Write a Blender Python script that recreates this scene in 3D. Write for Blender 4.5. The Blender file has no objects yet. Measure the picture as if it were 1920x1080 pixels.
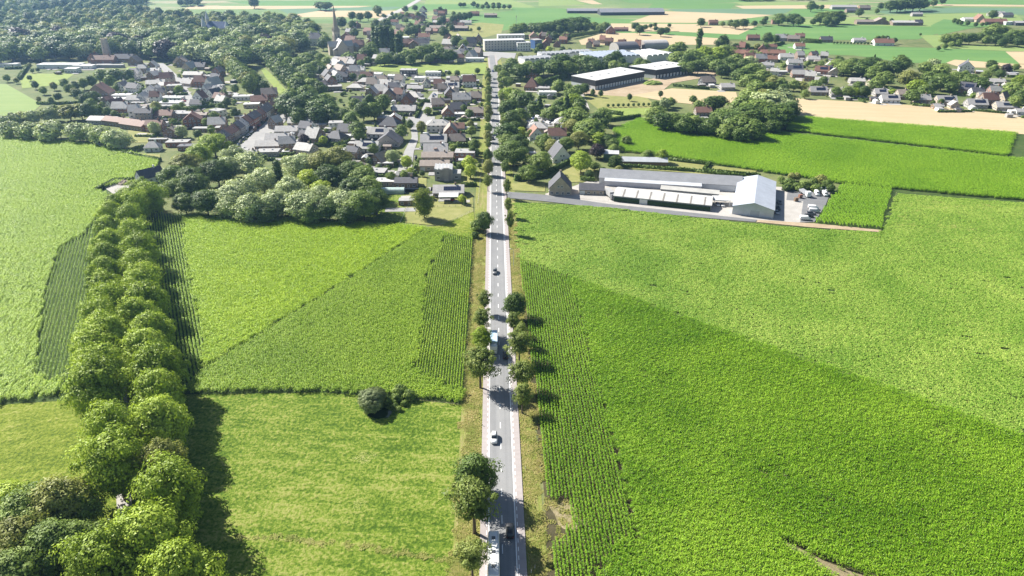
import bpy, math, random
import numpy as np
from mathutils import Vector, Matrix

# ------------------------------------------------------------ camera, light, exposure
S = bpy.context.scene
COL = S.collection
R = math.radians
CAM_H, FOC, PITCH = 120.0, 1280.0, R(27.1)
SP, CP = math.sin(PITCH), math.cos(PITCH)
cam_d = bpy.data.cameras.new("camera")
cam_d.sensor_width = 36.0
cam_d.lens = 24.0
cam_d.clip_start = 1.0
cam_d.clip_end = 30000.0
cam = bpy.data.objects.new("camera", cam_d)
cam.location = (0, 0, CAM_H)
cam.rotation_euler = (math.pi / 2 - PITCH, 0, 0)
COL.objects.link(cam)
S.camera = cam

SUN_EL, SUN_AZ = R(40), math.atan2(-0.83, 0.56)     # azimuth clockwise from +Y
world = bpy.data.worlds.new("World")
S.world = world
world.use_nodes = True
wn = world.node_tree
bg = wn.nodes["Background"]
sky = wn.nodes.new("ShaderNodeTexSky")
sky.sky_type = 'NISHITA'
sky.sun_disc = False
sky.sun_elevation = SUN_EL
sky.sun_rotation = SUN_AZ
wn.links.new(sky.outputs[0], bg.inputs[0])
bg.inputs[1].default_value = 0.05
sun_d = bpy.data.lights.new("sun", 'SUN')
sun_d.energy = 5.0
sun_d.angle = R(0.5)
sun_d.color = (1.0, 0.955, 0.87)
sun = bpy.data.objects.new("sun", sun_d)
sd = Vector((math.sin(SUN_AZ) * math.cos(SUN_EL), math.cos(SUN_AZ) * math.cos(SUN_EL), math.sin(SUN_EL)))
sun.rotation_euler = (-sd).to_track_quat('-Z', 'Y').to_euler()
sun.location = (0, 0, 300)
COL.objects.link(sun)
S.view_settings.view_transform = 'Standard'
S.view_settings.look = 'None'
S.view_settings.exposure = 1.2
S.view_settings.gamma = 1.0
S.view_settings.use_curve_mapping = False
S.cycles.max_bounces = 5
S.cycles.diffuse_bounces = 2
S.cycles.glossy_bounces = 2
S.cycles.transmission_bounces = 3
S.cycles.transparent_max_bounces = 6
S.cycles.volume_bounces = 0
S.cycles.use_denoising = True

HAZE, HAZE_D = True, 0.0001
rng = np.random.default_rng(7)
random.seed(7)


# ------------------------------------------------------------ helpers
def G(px, py, z=0.0):
    """ground position of a spot seen in the photograph (1920 px wide)"""
    u, v = (px - 960.0) / FOC, (py - 540.0) / FOC
    t = (CAM_H - z) / (SP + v * CP)
    return (u * t, (CP - v * SP) * t, z)


def GP(pts, z=0.0):
    return [G(x, y, z) for x, y in pts]


def link(o, parent=None):
    COL.objects.link(o)
    if parent is not None:
        o.parent = parent
    return o


def tag(o, label=None, cat=None, group=None, kind=None):
    if label: o["label"] = label
    if cat: o["category"] = cat
    if group: o["group"] = group
    if kind: o["kind"] = kind
    return o


class MB:
    """collects faces, builds one mesh"""
    def __init__(self):
        self.v, self.f, self.m = [], [], []

    def poly(self, pts, mi=0):
        i = len(self.v)
        self.v += [tuple(p) for p in pts]
        self.f.append(tuple(range(i, i + len(pts))))
        self.m.append(mi)

    def box(self, x0, x1, y0, y1, z0, z1, mi=0):
        i = len(self.v)
        self.v += [(x0, y0, z0), (x1, y0, z0), (x1, y1, z0), (x0, y1, z0), (x0, y0, z1), (x1, y0, z1), (x1, y1, z1), (x0, y1, z1)]
        for q in ((3, 2, 1, 0), (4, 5, 6, 7), (0, 1, 5, 4), (1, 2, 6, 5), (2, 3, 7, 6), (3, 0, 4, 7)):
            self.f.append(tuple(i + k for k in q)); self.m.append(mi)

    def prism(self, prof, y0, y1, mi=0, axis='y'):
        """profile [(a, z)] (counter-clockwise seen from -y) swept along y (or x)"""
        n = len(prof)
        i = len(self.v)
        for s in (y0, y1):
            for a, z in prof:
                self.v.append((a, s, z) if axis == 'y' else (s, a, z))
        for k in range(n):
            q = (i + k, i + (k + 1) % n, i + n + (k + 1) % n, i + n + k)
            self.f.append(q if axis != 'y' else q[::-1]); self.m.append(mi)
        a, b = tuple(range(i, i + n)), tuple(range(i + n, i + 2 * n))[::-1]
        self.f.append(a); self.f.append(b); self.m += [mi, mi]

    def tube(self, pts, rad, n=7, mi=0, cap=True):
        i0 = len(self.v)
        P = [Vector(p) for p in pts]
        for k, p in enumerate(P):
            d = (P[min(k + 1, len(P) - 1)] - P[max(k - 1, 0)]).normalized()
            a = d.orthogonal().normalized(); b = d.cross(a)
            r = rad[k] if hasattr(rad, '__len__') else rad
            for j in range(n):
                t = 2 * math.pi * j / n
                self.v.append(tuple(p + a * (r * math.cos(t)) + b * (r * math.sin(t))))
        for k in range(len(P) - 1):
            for j in range(n):
                a, b = i0 + k * n + j, i0 + k * n + (j + 1) % n
                self.f.append((a, b, b + n, a + n)); self.m.append(mi)
        if cap:
            self.f.append(tuple(range(i0, i0 + n))[::-1]); self.m.append(mi)
            e = i0 + (len(P) - 1) * n
            self.f.append(tuple(range(e, e + n))); self.m.append(mi)

    def lathe(self, prof, n=16, mi=0, c=(0, 0), cap=True):
        self.tube_like = True
        i0 = len(self.v)
        for r, z in prof:
            for j in range(n):
                t = 2 * math.pi * j / n
                self.v.append((c[0] + r * math.cos(t), c[1] + r * math.sin(t), z))
        for k in range(len(prof) - 1):
            for j in range(n):
                a, b = i0 + k * n + j, i0 + k * n + (j + 1) % n
                self.f.append((a, b, b + n, a + n)); self.m.append(mi)
        if cap:
            self.f.append(tuple(range(i0, i0 + n))[::-1]); self.m.append(mi)
            e = i0 + (len(prof) - 1) * n
            self.f.append(tuple(range(e, e + n))); self.m.append(mi)

    def mesh(self, name, mats, smooth=False):
        me = bpy.data.meshes.new(name)
        me.from_pydata(self.v, [], self.f)
        for m in (mats if isinstance(mats, (list, tuple)) else [mats]):
            me.materials.append(m)
        if any(self.m):
            me.polygons.foreach_set("material_index", self.m)
        if smooth:
            me.polygons.foreach_set("use_smooth", [True] * len(self.f))
        me.update()
        return me

    def build(self, name, mats, parent=None, smooth=False):
        return link(bpy.data.objects.new(name, self.mesh(name, mats, smooth)), parent)


def np_mesh(name, verts, faces4, mats, fattr=None):
    """big quad mesh from numpy arrays"""
    me = bpy.data.meshes.new(name)
    nv, nf = len(verts), len(faces4)
    me.vertices.add(nv)
    me.vertices.foreach_set("co", np.ascontiguousarray(verts, dtype=np.float32).ravel())
    me.loops.add(nf * 4)
    me.loops.foreach_set("vertex_index", np.ascontiguousarray(faces4, dtype=np.int32).ravel())
    me.polygons.add(nf)
    me.polygons.foreach_set("loop_start", np.arange(0, nf * 4, 4, dtype=np.int32))
    for m in (mats if isinstance(mats, (list, tuple)) else [mats]):
        me.materials.append(m)
    if fattr is not None:
        a = me.attributes.new("tint", 'FLOAT', 'FACE')
        a.data.foreach_set("value", np.ascontiguousarray(fattr, dtype=np.float32))
    me.update(calc_edges=True)
    return me


def empty(name, loc, rz=0.0, scale=1.0):
    o = bpy.data.objects.new(name, None)
    o.empty_display_size = 0.5
    o.location = loc
    o.rotation_euler = (0, 0, rz)
    o.scale = (scale,) * 3
    return link(o)


def copy_tree(o, parent=None):
    c = o.copy()
    COL.objects.link(c)
    if parent is not None:
        c.parent = parent
    for ch in list(o.children):
        copy_tree(ch, c)
    return c


# things with a description and a place; labels are worked out at the end
PEND = []
ORD = ["", "first", "second", "third", "fourth", "fifth", "sixth", "seventh", "eighth", "ninth", "tenth", "eleventh", "twelfth",
       "thirteenth", "fourteenth", "fifteenth", "sixteenth", "seventeenth", "eighteenth", "nineteenth", "twentieth"]


def pend(o, desc, where, cat, group=None, axis='x', word=None):
    o["category"] = cat
    if group: o["group"] = group
    PEND.append((o, desc, where, axis, word))
    return o


def finish_labels():
    groups = {}
    for t in PEND:
        groups.setdefault((t[1], t[2]), []).append(t)
    tens = {2: "twenty", 3: "thirty", 4: "forty", 5: "fifty", 6: "sixty", 7: "seventy", 8: "eighty", 9: "ninety"}
    def ordn(k):
        if k <= 20: return ORD[k]
        if k % 10 == 0: return tens[k // 10][:-1] + "ieth"
        return tens[k // 10] + "-" + ORD[k % 10]
    for (desc, where), L in groups.items():
        if len(L) == 1:
            L[0][0]["label"] = f"{desc} {where}".strip()
            continue
        ax = L[0][3]
        if ax == 'x':
            L = sorted(L, key=lambda t: t[0].location[0] / max(t[0].location[1], 1)); word = "from the left"
        else:
            L = sorted(L, key=lambda t: t[0].location[1]); word = "counted from the viewer"
        for k, t in enumerate(L):
            t[0]["label"] = f"{desc} {where}, {ordn(k + 1)} {t[4] or word}"


# ------------------------------------------------------------ materials
MATS = {}


def nd(nt, typ, **kw):
    n = nt.nodes.new(typ)
    for k, v in kw.items():
        if k[0] == 'i' and k[1:].isdigit(): n.inputs[int(k[1:])].default_value = v
        else: setattr(n, k, v)
    return n


def new_mat(name):
    m = bpy.data.materials.new(name)
    m.use_nodes = True
    nt = m.node_tree
    return m, nt, nt.nodes["Principled BSDF"], nt.links


def ramp(nt, fac, stops):
    r = nt.nodes.new("ShaderNodeValToRGB")
    e = r.color_ramp.elements
    while len(e) < len(stops): e.new(0.5)
    for k, (p, c) in enumerate(stops):
        e[k].position = p; e[k].color = (*c[:3], 1)
    nt.links.new(fac, r.inputs[0])
    return r.outputs[0]


def noise(nt, scale, detail=4, rough=0.6, vec=None, dist=0.0):
    n = nt.nodes.new("ShaderNodeTexNoise")
    n.inputs["Scale"].default_value = scale
    n.inputs["Detail"].default_value = detail
    n.inputs["Roughness"].default_value = rough
    n.inputs["Distortion"].default_value = dist
    if vec is not None: nt.links.new(vec, n.inputs["Vector"])
    return n.outputs[0]


def mixc(nt, fac, a, b, mode='MIX'):
    n = nt.nodes.new("ShaderNodeMix"); n.data_type = 'RGBA'; n.blend_type = mode
    for s, v in ((0, fac), (6, a), (7, b)):
        if hasattr(v, 'links') or isinstance(v, bpy.types.NodeSocket): nt.links.new(v, n.inputs[s])
        elif s == 0: n.inputs[0].default_value = v
        else: n.inputs[s].default_value = (*v[:3], 1)
    return n.outputs[2]


def geo_pos(nt):
    return nt.nodes.new("ShaderNodeNewGeometry").outputs["Position"]


def obj_pos(nt):
    return nt.nodes.new("ShaderNodeTexCoord").outputs["Object"]


def flat(name, c, rough=0.75, var=0.18, scale=1.2, metal=0.0, spec=0.3, world_space=False):
    """plain surface with a little wear"""
    if name in MATS: return MATS[name]
    m, nt, b, L = new_mat(name)
    n = noise(nt, scale, 5, 0.65, geo_pos(nt) if world_space else obj_pos(nt))
    lo = tuple(x * (1 - var) for x in c); hi = tuple(min(1, x * (1 + var)) for x in c)
    L.new(ramp(nt, n, [(0.3, lo), (0.7, hi)]), b.inputs["Base Color"])
    b.inputs["Roughness"].default_value = rough
    b.inputs["Metallic"].default_value = metal
    b.inputs["Specular IOR Level"].default_value = spec
    MATS[name] = m
    return m


def ground_mat(name, stops, s_big=0.02, s_mid=0.15, s_fine=1.6, bump=0.3, streak=None, dist=0.5, fine=0.5):
    """field / soil / lawn: patches, mid mottling and fine grain in world metres.
    streak = (angle, along, across): stretched noise along a working direction"""
    if name in MATS: return MATS[name]
    m, nt, b, L = new_mat(name)
    P = geo_pos(nt)
    big = noise(nt, s_big, 3, 0.5, P)
    mid = noise(nt, s_mid, 4, 0.6, P, dist)
    fin = noise(nt, s_fine, 4, 0.75, P)
    if streak:
        mp = nt.nodes.new("ShaderNodeMapping"); L.new(P, mp.inputs[0])
        mp.vector_type = 'TEXTURE'
        mp.inputs["Rotation"].default_value = (0, 0, streak[0])
        mp.inputs["Scale"].default_value = (1 / streak[1], 1 / streak[2], 1)
        st = noise(nt, 1.0, 3, 0.6, mp.outputs[0])
    else:
        st = mid
    def ma(op, a, b_):
        n = nt.nodes.new("ShaderNodeMath"); n.operation = op
        for k, v in ((0, a), (1, b_)):
            if isinstance(v, (int, float)): n.inputs[k].default_value = v
            else: L.new(v, n.inputs[k])
        return n.outputs[0]
    t = ma('ADD', ma('MULTIPLY', big, 0.35), ma('MULTIPLY', mid, 0.2))
    t = ma('ADD', t, ma('MULTIPLY', st, 0.45))
    t = ma('ADD', t, ma('MULTIPLY', ma('SUBTRACT', fin, 0.5), fine))
    L.new(ramp(nt, t, stops), b.inputs["Base Color"])
    b.inputs["Roughness"].default_value = 0.9
    b.inputs["Specular IOR Level"].default_value = 0.15
    if bump:
        bp = nt.nodes.new("ShaderNodeBump"); bp.inputs["Strength"].default_value = min(1.0, bump)
        bp.inputs["Distance"].default_value = 0.5
        L.new(ma('ADD', fin, ma('MULTIPLY', st, 0.8)), bp.inputs["Height"]); L.new(bp.outputs[0], b.inputs["Normal"])
    MATS[name] = m
    return m


def leaf_mat(name, dark, mid, light, trans=0.3, patch=None, objvar=0.35, rough=0.5):
    """foliage: per-leaf tint, per-plant tint, light let through"""
    if name in MATS: return MATS[name]
    m, nt, b, L = new_mat(name)
    at = nt.nodes.new("ShaderNodeAttribute"); at.attribute_name = "tint"
    oi = nt.nodes.new("ShaderNodeObjectInfo")
    def ma(op, a, b_):
        n = nt.nodes.new("ShaderNodeMath"); n.operation = op
        for k, v in ((0, a), (1, b_)):
            if isinstance(v, (int, float)): n.inputs[k].default_value = v
            else: L.new(v, n.inputs[k])
        return n.outputs[0]
    t = ma('ADD', ma('MULTIPLY', at.outputs["Fac"], 1 - objvar), ma('MULTIPLY', oi.outputs["Random"], objvar))
    if patch:
        n = noise(nt, patch[0], 4, 0.6, geo_pos(nt), 0.6)
        t = ma('ADD', t, ma('MULTIPLY', ma('SUBTRACT', n, 0.5), patch[1]))
    c = ramp(nt, t, [(0.05, dark), (0.5, mid), (0.95, light)])
    L.new(c, b.inputs["Base Color"])
    b.inputs["Roughness"].default_value = rough
    b.inputs["Specular IOR Level"].default_value = 0.2
    tr = nt.nodes.new("ShaderNodeBsdfTranslucent")
    L.new(mixc(nt, 1.0, c, (1.0, 1.0, 0.55), 'MULTIPLY'), tr.inputs[0])
    mx = nt.nodes.new("ShaderNodeMixShader"); mx.inputs[0].default_value = trans
    L.new(b.outputs[0], mx.inputs[1]); L.new(tr.outputs[0], mx.inputs[2])
    L.new(mx.outputs[0], nt.nodes["Material Output"].inputs[0])
    MATS[name] = m
    return m

# ------------------------------------------------------------ ground, fields, roads
ROAD_C = [(944.5, 1250), (943.0, 1080), (938.2, 800), (934.0, 547), (931.7, 400), (929.5, 270), (927.5, 180), (925.5, 130), (922, 104)]
RC = [Vector(G(*p)) for p in ROAD_C]
ROAD_ANG = math.atan2(RC[4][1] - RC[1][1], RC[4][0] - RC[1][0])
ROAD_N = Vector((math.sin(ROAD_ANG), -math.cos(ROAD_ANG), 0))      # to the right of the driving direction away from us


def road_x(y):
    for a, b in zip(RC, RC[1:]):
        if a[1] <= y <= b[1]:
            return a[0] + (b[0] - a[0]) * (y - a[1]) / (b[1] - a[1])
    return RC[0][0] if y < RC[0][1] else RC[-1][0]


def sheet(name, pts, mat, z, kind='structure'):
    """flat sheet over a polygon given in photo pixels"""
    b = MB(); b.poly([(p[0], p[1], z) for p in GP(pts)])
    o = b.build(name, mat)
    me = o.data
    if me.polygons[0].normal.z < 0: me.flip_normals()
    o["kind"] = kind
    return o


def strip(name, line, o0, o1, mat, z, dash=None, kind='structure'):
    """ribbon beside a world polyline, offsets to the right; dash = (length, gap)"""
    b = MB()
    P = [Vector((p[0], p[1], 0)) for p in line]
    cum = [0]
    for a, c in zip(P, P[1:]): cum.append(cum[-1] + (c - a).length)
    def at(s):
        for k in range(len(P) - 1):
            if s <= cum[k + 1] + 1e-6:
                d = (P[k + 1] - P[k]).normalized()
                return P[k] + d * (s - cum[k]), d
        return P[-1], (P[-1] - P[-2]).normalized()
    def nrm(k):
        d = (P[min(k + 1, len(P) - 1)] - P[max(k - 1, 0)]).normalized()
        return Vector((d.y, -d.x, 0))
    if dash is None:
        for k in range(len(P) - 1):
            n0, n1 = nrm(k), nrm(k + 1)
            q = [P[k] + n0 * o1, P[k + 1] + n1 * o1, P[k + 1] + n1 * o0, P[k] + n0 * o0]
            b.poly([(v.x, v.y, z) for v in q])
    else:
        s = 0.0
        while s + dash[0] < cum[-1]:
            (a, d), (c, _) = at(s), at(s + dash[0])
            n = Vector((d.y, -d.x, 0))
            q = [a + n * o1, c + n * o1, c + n * o0, a + n * o0]
            b.poly([(v.x, v.y, z) for v in q])
            s += sum(dash)
    o = b.build(name, mat)
    o["kind"] = kind
    return o


GREEN = lambda g, k=1.0: (g[0] * k, g[1] * k, g[2] * k)
m_base = ground_mat("village_green", [(0.15, (0.05, 0.075, 0.028)), (0.4, (0.10, 0.135, 0.045)), (0.6, (0.17, 0.18, 0.075)), (0.85, (0.30, 0.27, 0.17))], 0.012, 0.06, 0.8, 0.3, fine=0.7)
m_meadow = ground_mat("meadow_grass", [(0.37, (0.05, 0.10, 0.007)), (0.45, (0.10, 0.165, 0.014)), (0.54, (0.16, 0.22, 0.026)), (0.63, (0.26, 0.275, 0.075))], 0.03, 0.22, 1.1, 1.0, streak=(R(-4), 0.09, 0.4), fine=1.1)
m_meadow2 = ground_mat("meadow_pale", [(0.32, (0.07, 0.115, 0.009)), (0.46, (0.145, 0.195, 0.018)), (0.57, (0.21, 0.25, 0.035)), (0.7, (0.31, 0.31, 0.10))], 0.03, 0.2, 1.1, 1.0, streak=(R(20), 0.1, 0.4), fine=1.1)
m_verge = ground_mat("verge_grass", [(0.25, (0.11, 0.17, 0.025)), (0.46, (0.20, 0.23, 0.05)), (0.62, (0.29, 0.255, 0.11)), (0.85, (0.34, 0.28, 0.17))], 0.08, 0.3, 2.5, 0.6, streak=(ROAD_ANG, 0.12, 1.3))
m_soil = ground_mat("soil", [(0.2, (0.035, 0.034, 0.016)), (0.5, (0.07, 0.062, 0.032)), (0.8, (0.12, 0.10, 0.058))], 0.05, 0.3, 2.5, 0.4)
m_soil_green = ground_mat("weedy_soil", [(0.2, (0.03, 0.055, 0.012)), (0.5, (0.05, 0.085, 0.02)), (0.8, (0.10, 0.12, 0.04))], 0.05, 0.3, 2.5, 0.4)
m_stubble = ground_mat("stubble", [(0.2, (0.36, 0.28, 0.165)), (0.5, (0.44, 0.35, 0.215)), (0.8, (0.52, 0.42, 0.27))], 0.01, 0.05, 0.7, 0.15, streak=(R(-8), 0.006, 0.22), fine=0.25)
m_bare = ground_mat("bare_earth", [(0.2, (0.25, 0.19, 0.12)), (0.5, (0.36, 0.28, 0.19)), (0.8, (0.45, 0.37, 0.27))], 0.03, 0.12, 0.8, 0.3)
m_lawn = ground_mat("dry_lawn", [(0.2, (0.14, 0.165, 0.05)), (0.5, (0.23, 0.235, 0.08)), (0.8, (0.33, 0.30, 0.14))], 0.03, 0.2, 1.4, 0.2, fine=0.35)
m_park = ground_mat("park_lawn", [(0.2, (0.15, 0.21, 0.05)), (0.5, (0.21, 0.27, 0.065)), (0.8, (0.29, 0.32, 0.11))], 0.02, 0.1, 1.0, 0.15, fine=0.3)
m_fgreen = ground_mat("far_green", [(0.2, (0.075, 0.165, 0.045)), (0.5, (0.11, 0.215, 0.06)), (0.8, (0.17, 0.27, 0.08))], 0.006, 0.03, 0.3, 0.1, streak=(R(3), 0.003, 0.09), fine=0.25)
m_fgreen2 = ground_mat("far_green_pale", [(0.2, (0.15, 0.225, 0.07)), (0.5, (0.20, 0.27, 0.085)), (0.8, (0.27, 0.31, 0.12))], 0.006, 0.03, 0.3, 0.1, streak=(R(3), 0.003, 0.09), fine=0.25)
m_fblue = ground_mat("far_blue_green", [(0.2, (0.085, 0.16, 0.085)), (0.5, (0.12, 0.20, 0.115)), (0.8, (0.16, 0.24, 0.13))], 0.006, 0.03, 0.3, 0.1, streak=(R(2), 0.003, 0.09), fine=0.2)
m_farwild = ground_mat("far_patchwork", [(0.3, (0.09, 0.16, 0.05)), (0.5, (0.15, 0.22, 0.075)), (0.6, (0.30, 0.27, 0.16)), (0.75, (0.40, 0.34, 0.22))], 0.004, 0.012, 0.2, 0.0, streak=(0, 0.0012, 0.02), fine=0.15)
m_asph = ground_mat("asphalt", [(0.33, (0.18, 0.182, 0.185)), (0.5, (0.225, 0.226, 0.229)), (0.67, (0.275, 0.275, 0.275))], 0.05, 0.3, 3.0, 0.05, streak=(ROAD_ANG, 0.01, 0.95), fine=0.3)
m_asph2 = ground_mat("old_asphalt", [(0.2, (0.24, 0.24, 0.24)), (0.5, (0.30, 0.295, 0.29)), (0.8, (0.37, 0.36, 0.345))], 0.05, 0.2, 2.0, 0.05, fine=0.3)
m_asphd = ground_mat("dark_asphalt", [(0.2, (0.13, 0.132, 0.14)), (0.5, (0.165, 0.168, 0.175)), (0.8, (0.21, 0.21, 0.21))], 0.05, 0.2, 2.0, 0.05, fine=0.3)
m_conc = ground_mat("concrete", [(0.2, (0.30, 0.285, 0.26)), (0.5, (0.38, 0.36, 0.335)), (0.8, (0.46, 0.44, 0.41))], 0.05, 0.2, 1.5, 0.05, fine=0.35)
m_cycle = ground_mat("cycle_path_concrete", [(0.2, (0.28, 0.25, 0.24)), (0.5, (0.345, 0.31, 0.30)), (0.8, (0.41, 0.375, 0.36))], 0.05, 0.3, 2.0, 0.05, streak=(ROAD_ANG + R(90), 0.02, 0.9), fine=0.3)
m_paint = flat("road_paint", (0.78, 0.78, 0.76), 0.6, 0.1, 1.5)

# one ground sheet to the horizon
b = MB(); b.poly([(-6000, -400, 0), (6000, -400, 0), (6000, 9000, 0), (-6000, 9000, 0)])
b.build("ground", m_base)["kind"] = 'structure'

# far farmland, back to front, 2 cm steps
FAR = [
 ("far_field", [(-1500, 44), (3600, 44), (9000, -60), (-7000, -60)], m_farwild),
 ("far_field", [(-60, 3), (20, 5), (38, 28), (30, 33), (-60, 33)], m_fgreen2),
 ("far_field", [(-60, 26), (90, 26), (60, 34), (-60, 38)], m_fgreen2),
 ("far_field", [(400, 12), (420, 9), (960, 9), (990, 16), (745, 18), (560, 18), (430, 15)], m_fgreen),
 ("far_field", [(360, 11), (700, 11), (640, 17), (345, 17)], m_stubble),
 ("far_field", [(420, 2), (780, 0), (760, 9), (470, 9)], m_fgreen),
 ("far_field", [(520, 17), (760, 12), (720, 21), (540, 26)], m_fblue),
 ("far_field", [(555, 27), (600, 20), (760, 20), (720, 34), (640, 32), (560, 32)], m_stubble),
 ("far_field", [(800, 0), (960, 0), (1005, 14), (860, 23), (790, 17)], m_fgreen2),
 ("far_field", [(720, 8), (960, 8), (930, 16), (780, 20)], m_fgreen),
 ("far_field", [(850, 34), (960, 20), (1060, 18), (1040, 40), (940, 58), (850, 62), (840, 44)], m_fgreen),
 ("far_field", [(850, 50), (900, 42), (945, 46), (940, 62), (910, 70), (840, 66)], m_lawn),
 ("far_field", [(960, 14), (1060, 16), (1100, 32), (1310, 42), (1300, 46), (1120, 44), (960, 36)], m_fgreen),
 ("far_field", [(1010, 0), (1075, 0), (1100, 8), (1010, 12)], m_fgreen2),
 ("far_field", [(1080, 1), (1110, 0), (1130, 8), (1110, 8)], m_stubble),
 ("far_field", [(1160, 0), (1460, 0), (1400, 4), (1240, 7), (1180, 5)], m_fgreen),
 ("far_field", [(1225, 6), (1380, 6), (1370, 17), (1215, 16)], m_fgreen),
 ("far_field", [(1375, 4), (1600, 4), (1580, 12), (1400, 12)], m_fgreen2),
 ("far_field", [(1378, 11), (1560, 9), (1640, 11), (1600, 15), (1395, 17)], m_stubble),
 ("far_field", [(1250, 17), (1490, 16), (1465, 28), (1280, 25)], m_fblue),
 ("far_field", [(1240, 21), (1280, 22), (1450, 28), (1400, 35), (1300, 43), (1180, 42)], m_stubble),
 ("far_field", [(1400, 34), (1440, 33), (1440, 44), (1400, 43)], m_fgreen),
 ("far_field", [(1490, 17), (1590, 17), (1560, 33), (1470, 31)], m_fgreen),
 ("far_field", [(1145, 44), (1310, 45), (1290, 58), (1150, 60)], m_stubble),
 ("far_field", [(1260, 48), (1420, 49), (1390, 65), (1280, 64)], m_stubble),
 ("far_field", [(1150, 59), (1280, 60), (1385, 65), (1420, 49), (1510, 45), (1910, 47), (1790, 54), (1720, 74), (1460, 76), (1350, 73), (1200, 68)], m_fgreen),
 ("far_field", [(1085, 76), (1130, 62), (1200, 62), (1350, 72), (1345, 84), (1200, 84), (1090, 84)], m_stubble),
 ("far_field", [(1600, 32), (1900, 22), (1920, 40), (1740, 50), (1500, 46), (1500, 38)], m_fgreen2),
 ("far_field", [(1640, 21), (1790, 14), (1960, 16), (1960, 30), (1840, 24), (1660, 26)], m_fblue),
 ("far_field", [(1740, 7), (1960, 10), (1960, 13), (1740, 11)], m_stubble),
 ("far_field", [(1740, 0), (1960, 0), (1960, 9), (1740, 8)], m_fgreen),
 ("far_field", [(1745, 48), (1770, 36), (1850, 47), (1760, 66)], m_fgreen),
 ("far_field", [(1724, 66), (1764, 66), (1772, 80), (1752, 90)], m_fgreen2),
 ("far_field", [(1430, 84), (1550, 80), (1680, 88), (1750, 90), (1900, 97), (1912, 120), (1700, 118), (1600, 104), (1470, 100)], m_fgreen),
 ("far_field", [(1750, 90), (1830, 84), (1960, 88), (1960, 97), (1890, 96)], m_fgreen2),
 ("far_field", [(1774, 118), (1790, 112), (1960, 124), (1960, 130), (1800, 126)], m_stubble),
 ("far_field", [(1885, 97), (1960, 97), (1960, 122), (1912, 120)], m_stubble),
]
for k, (n, pts, m) in enumerate(FAR):
    sheet(n, pts, m, 0.02 + 0.004 * k)
ZF = 0.02 + 0.004 * len(FAR)

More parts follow.
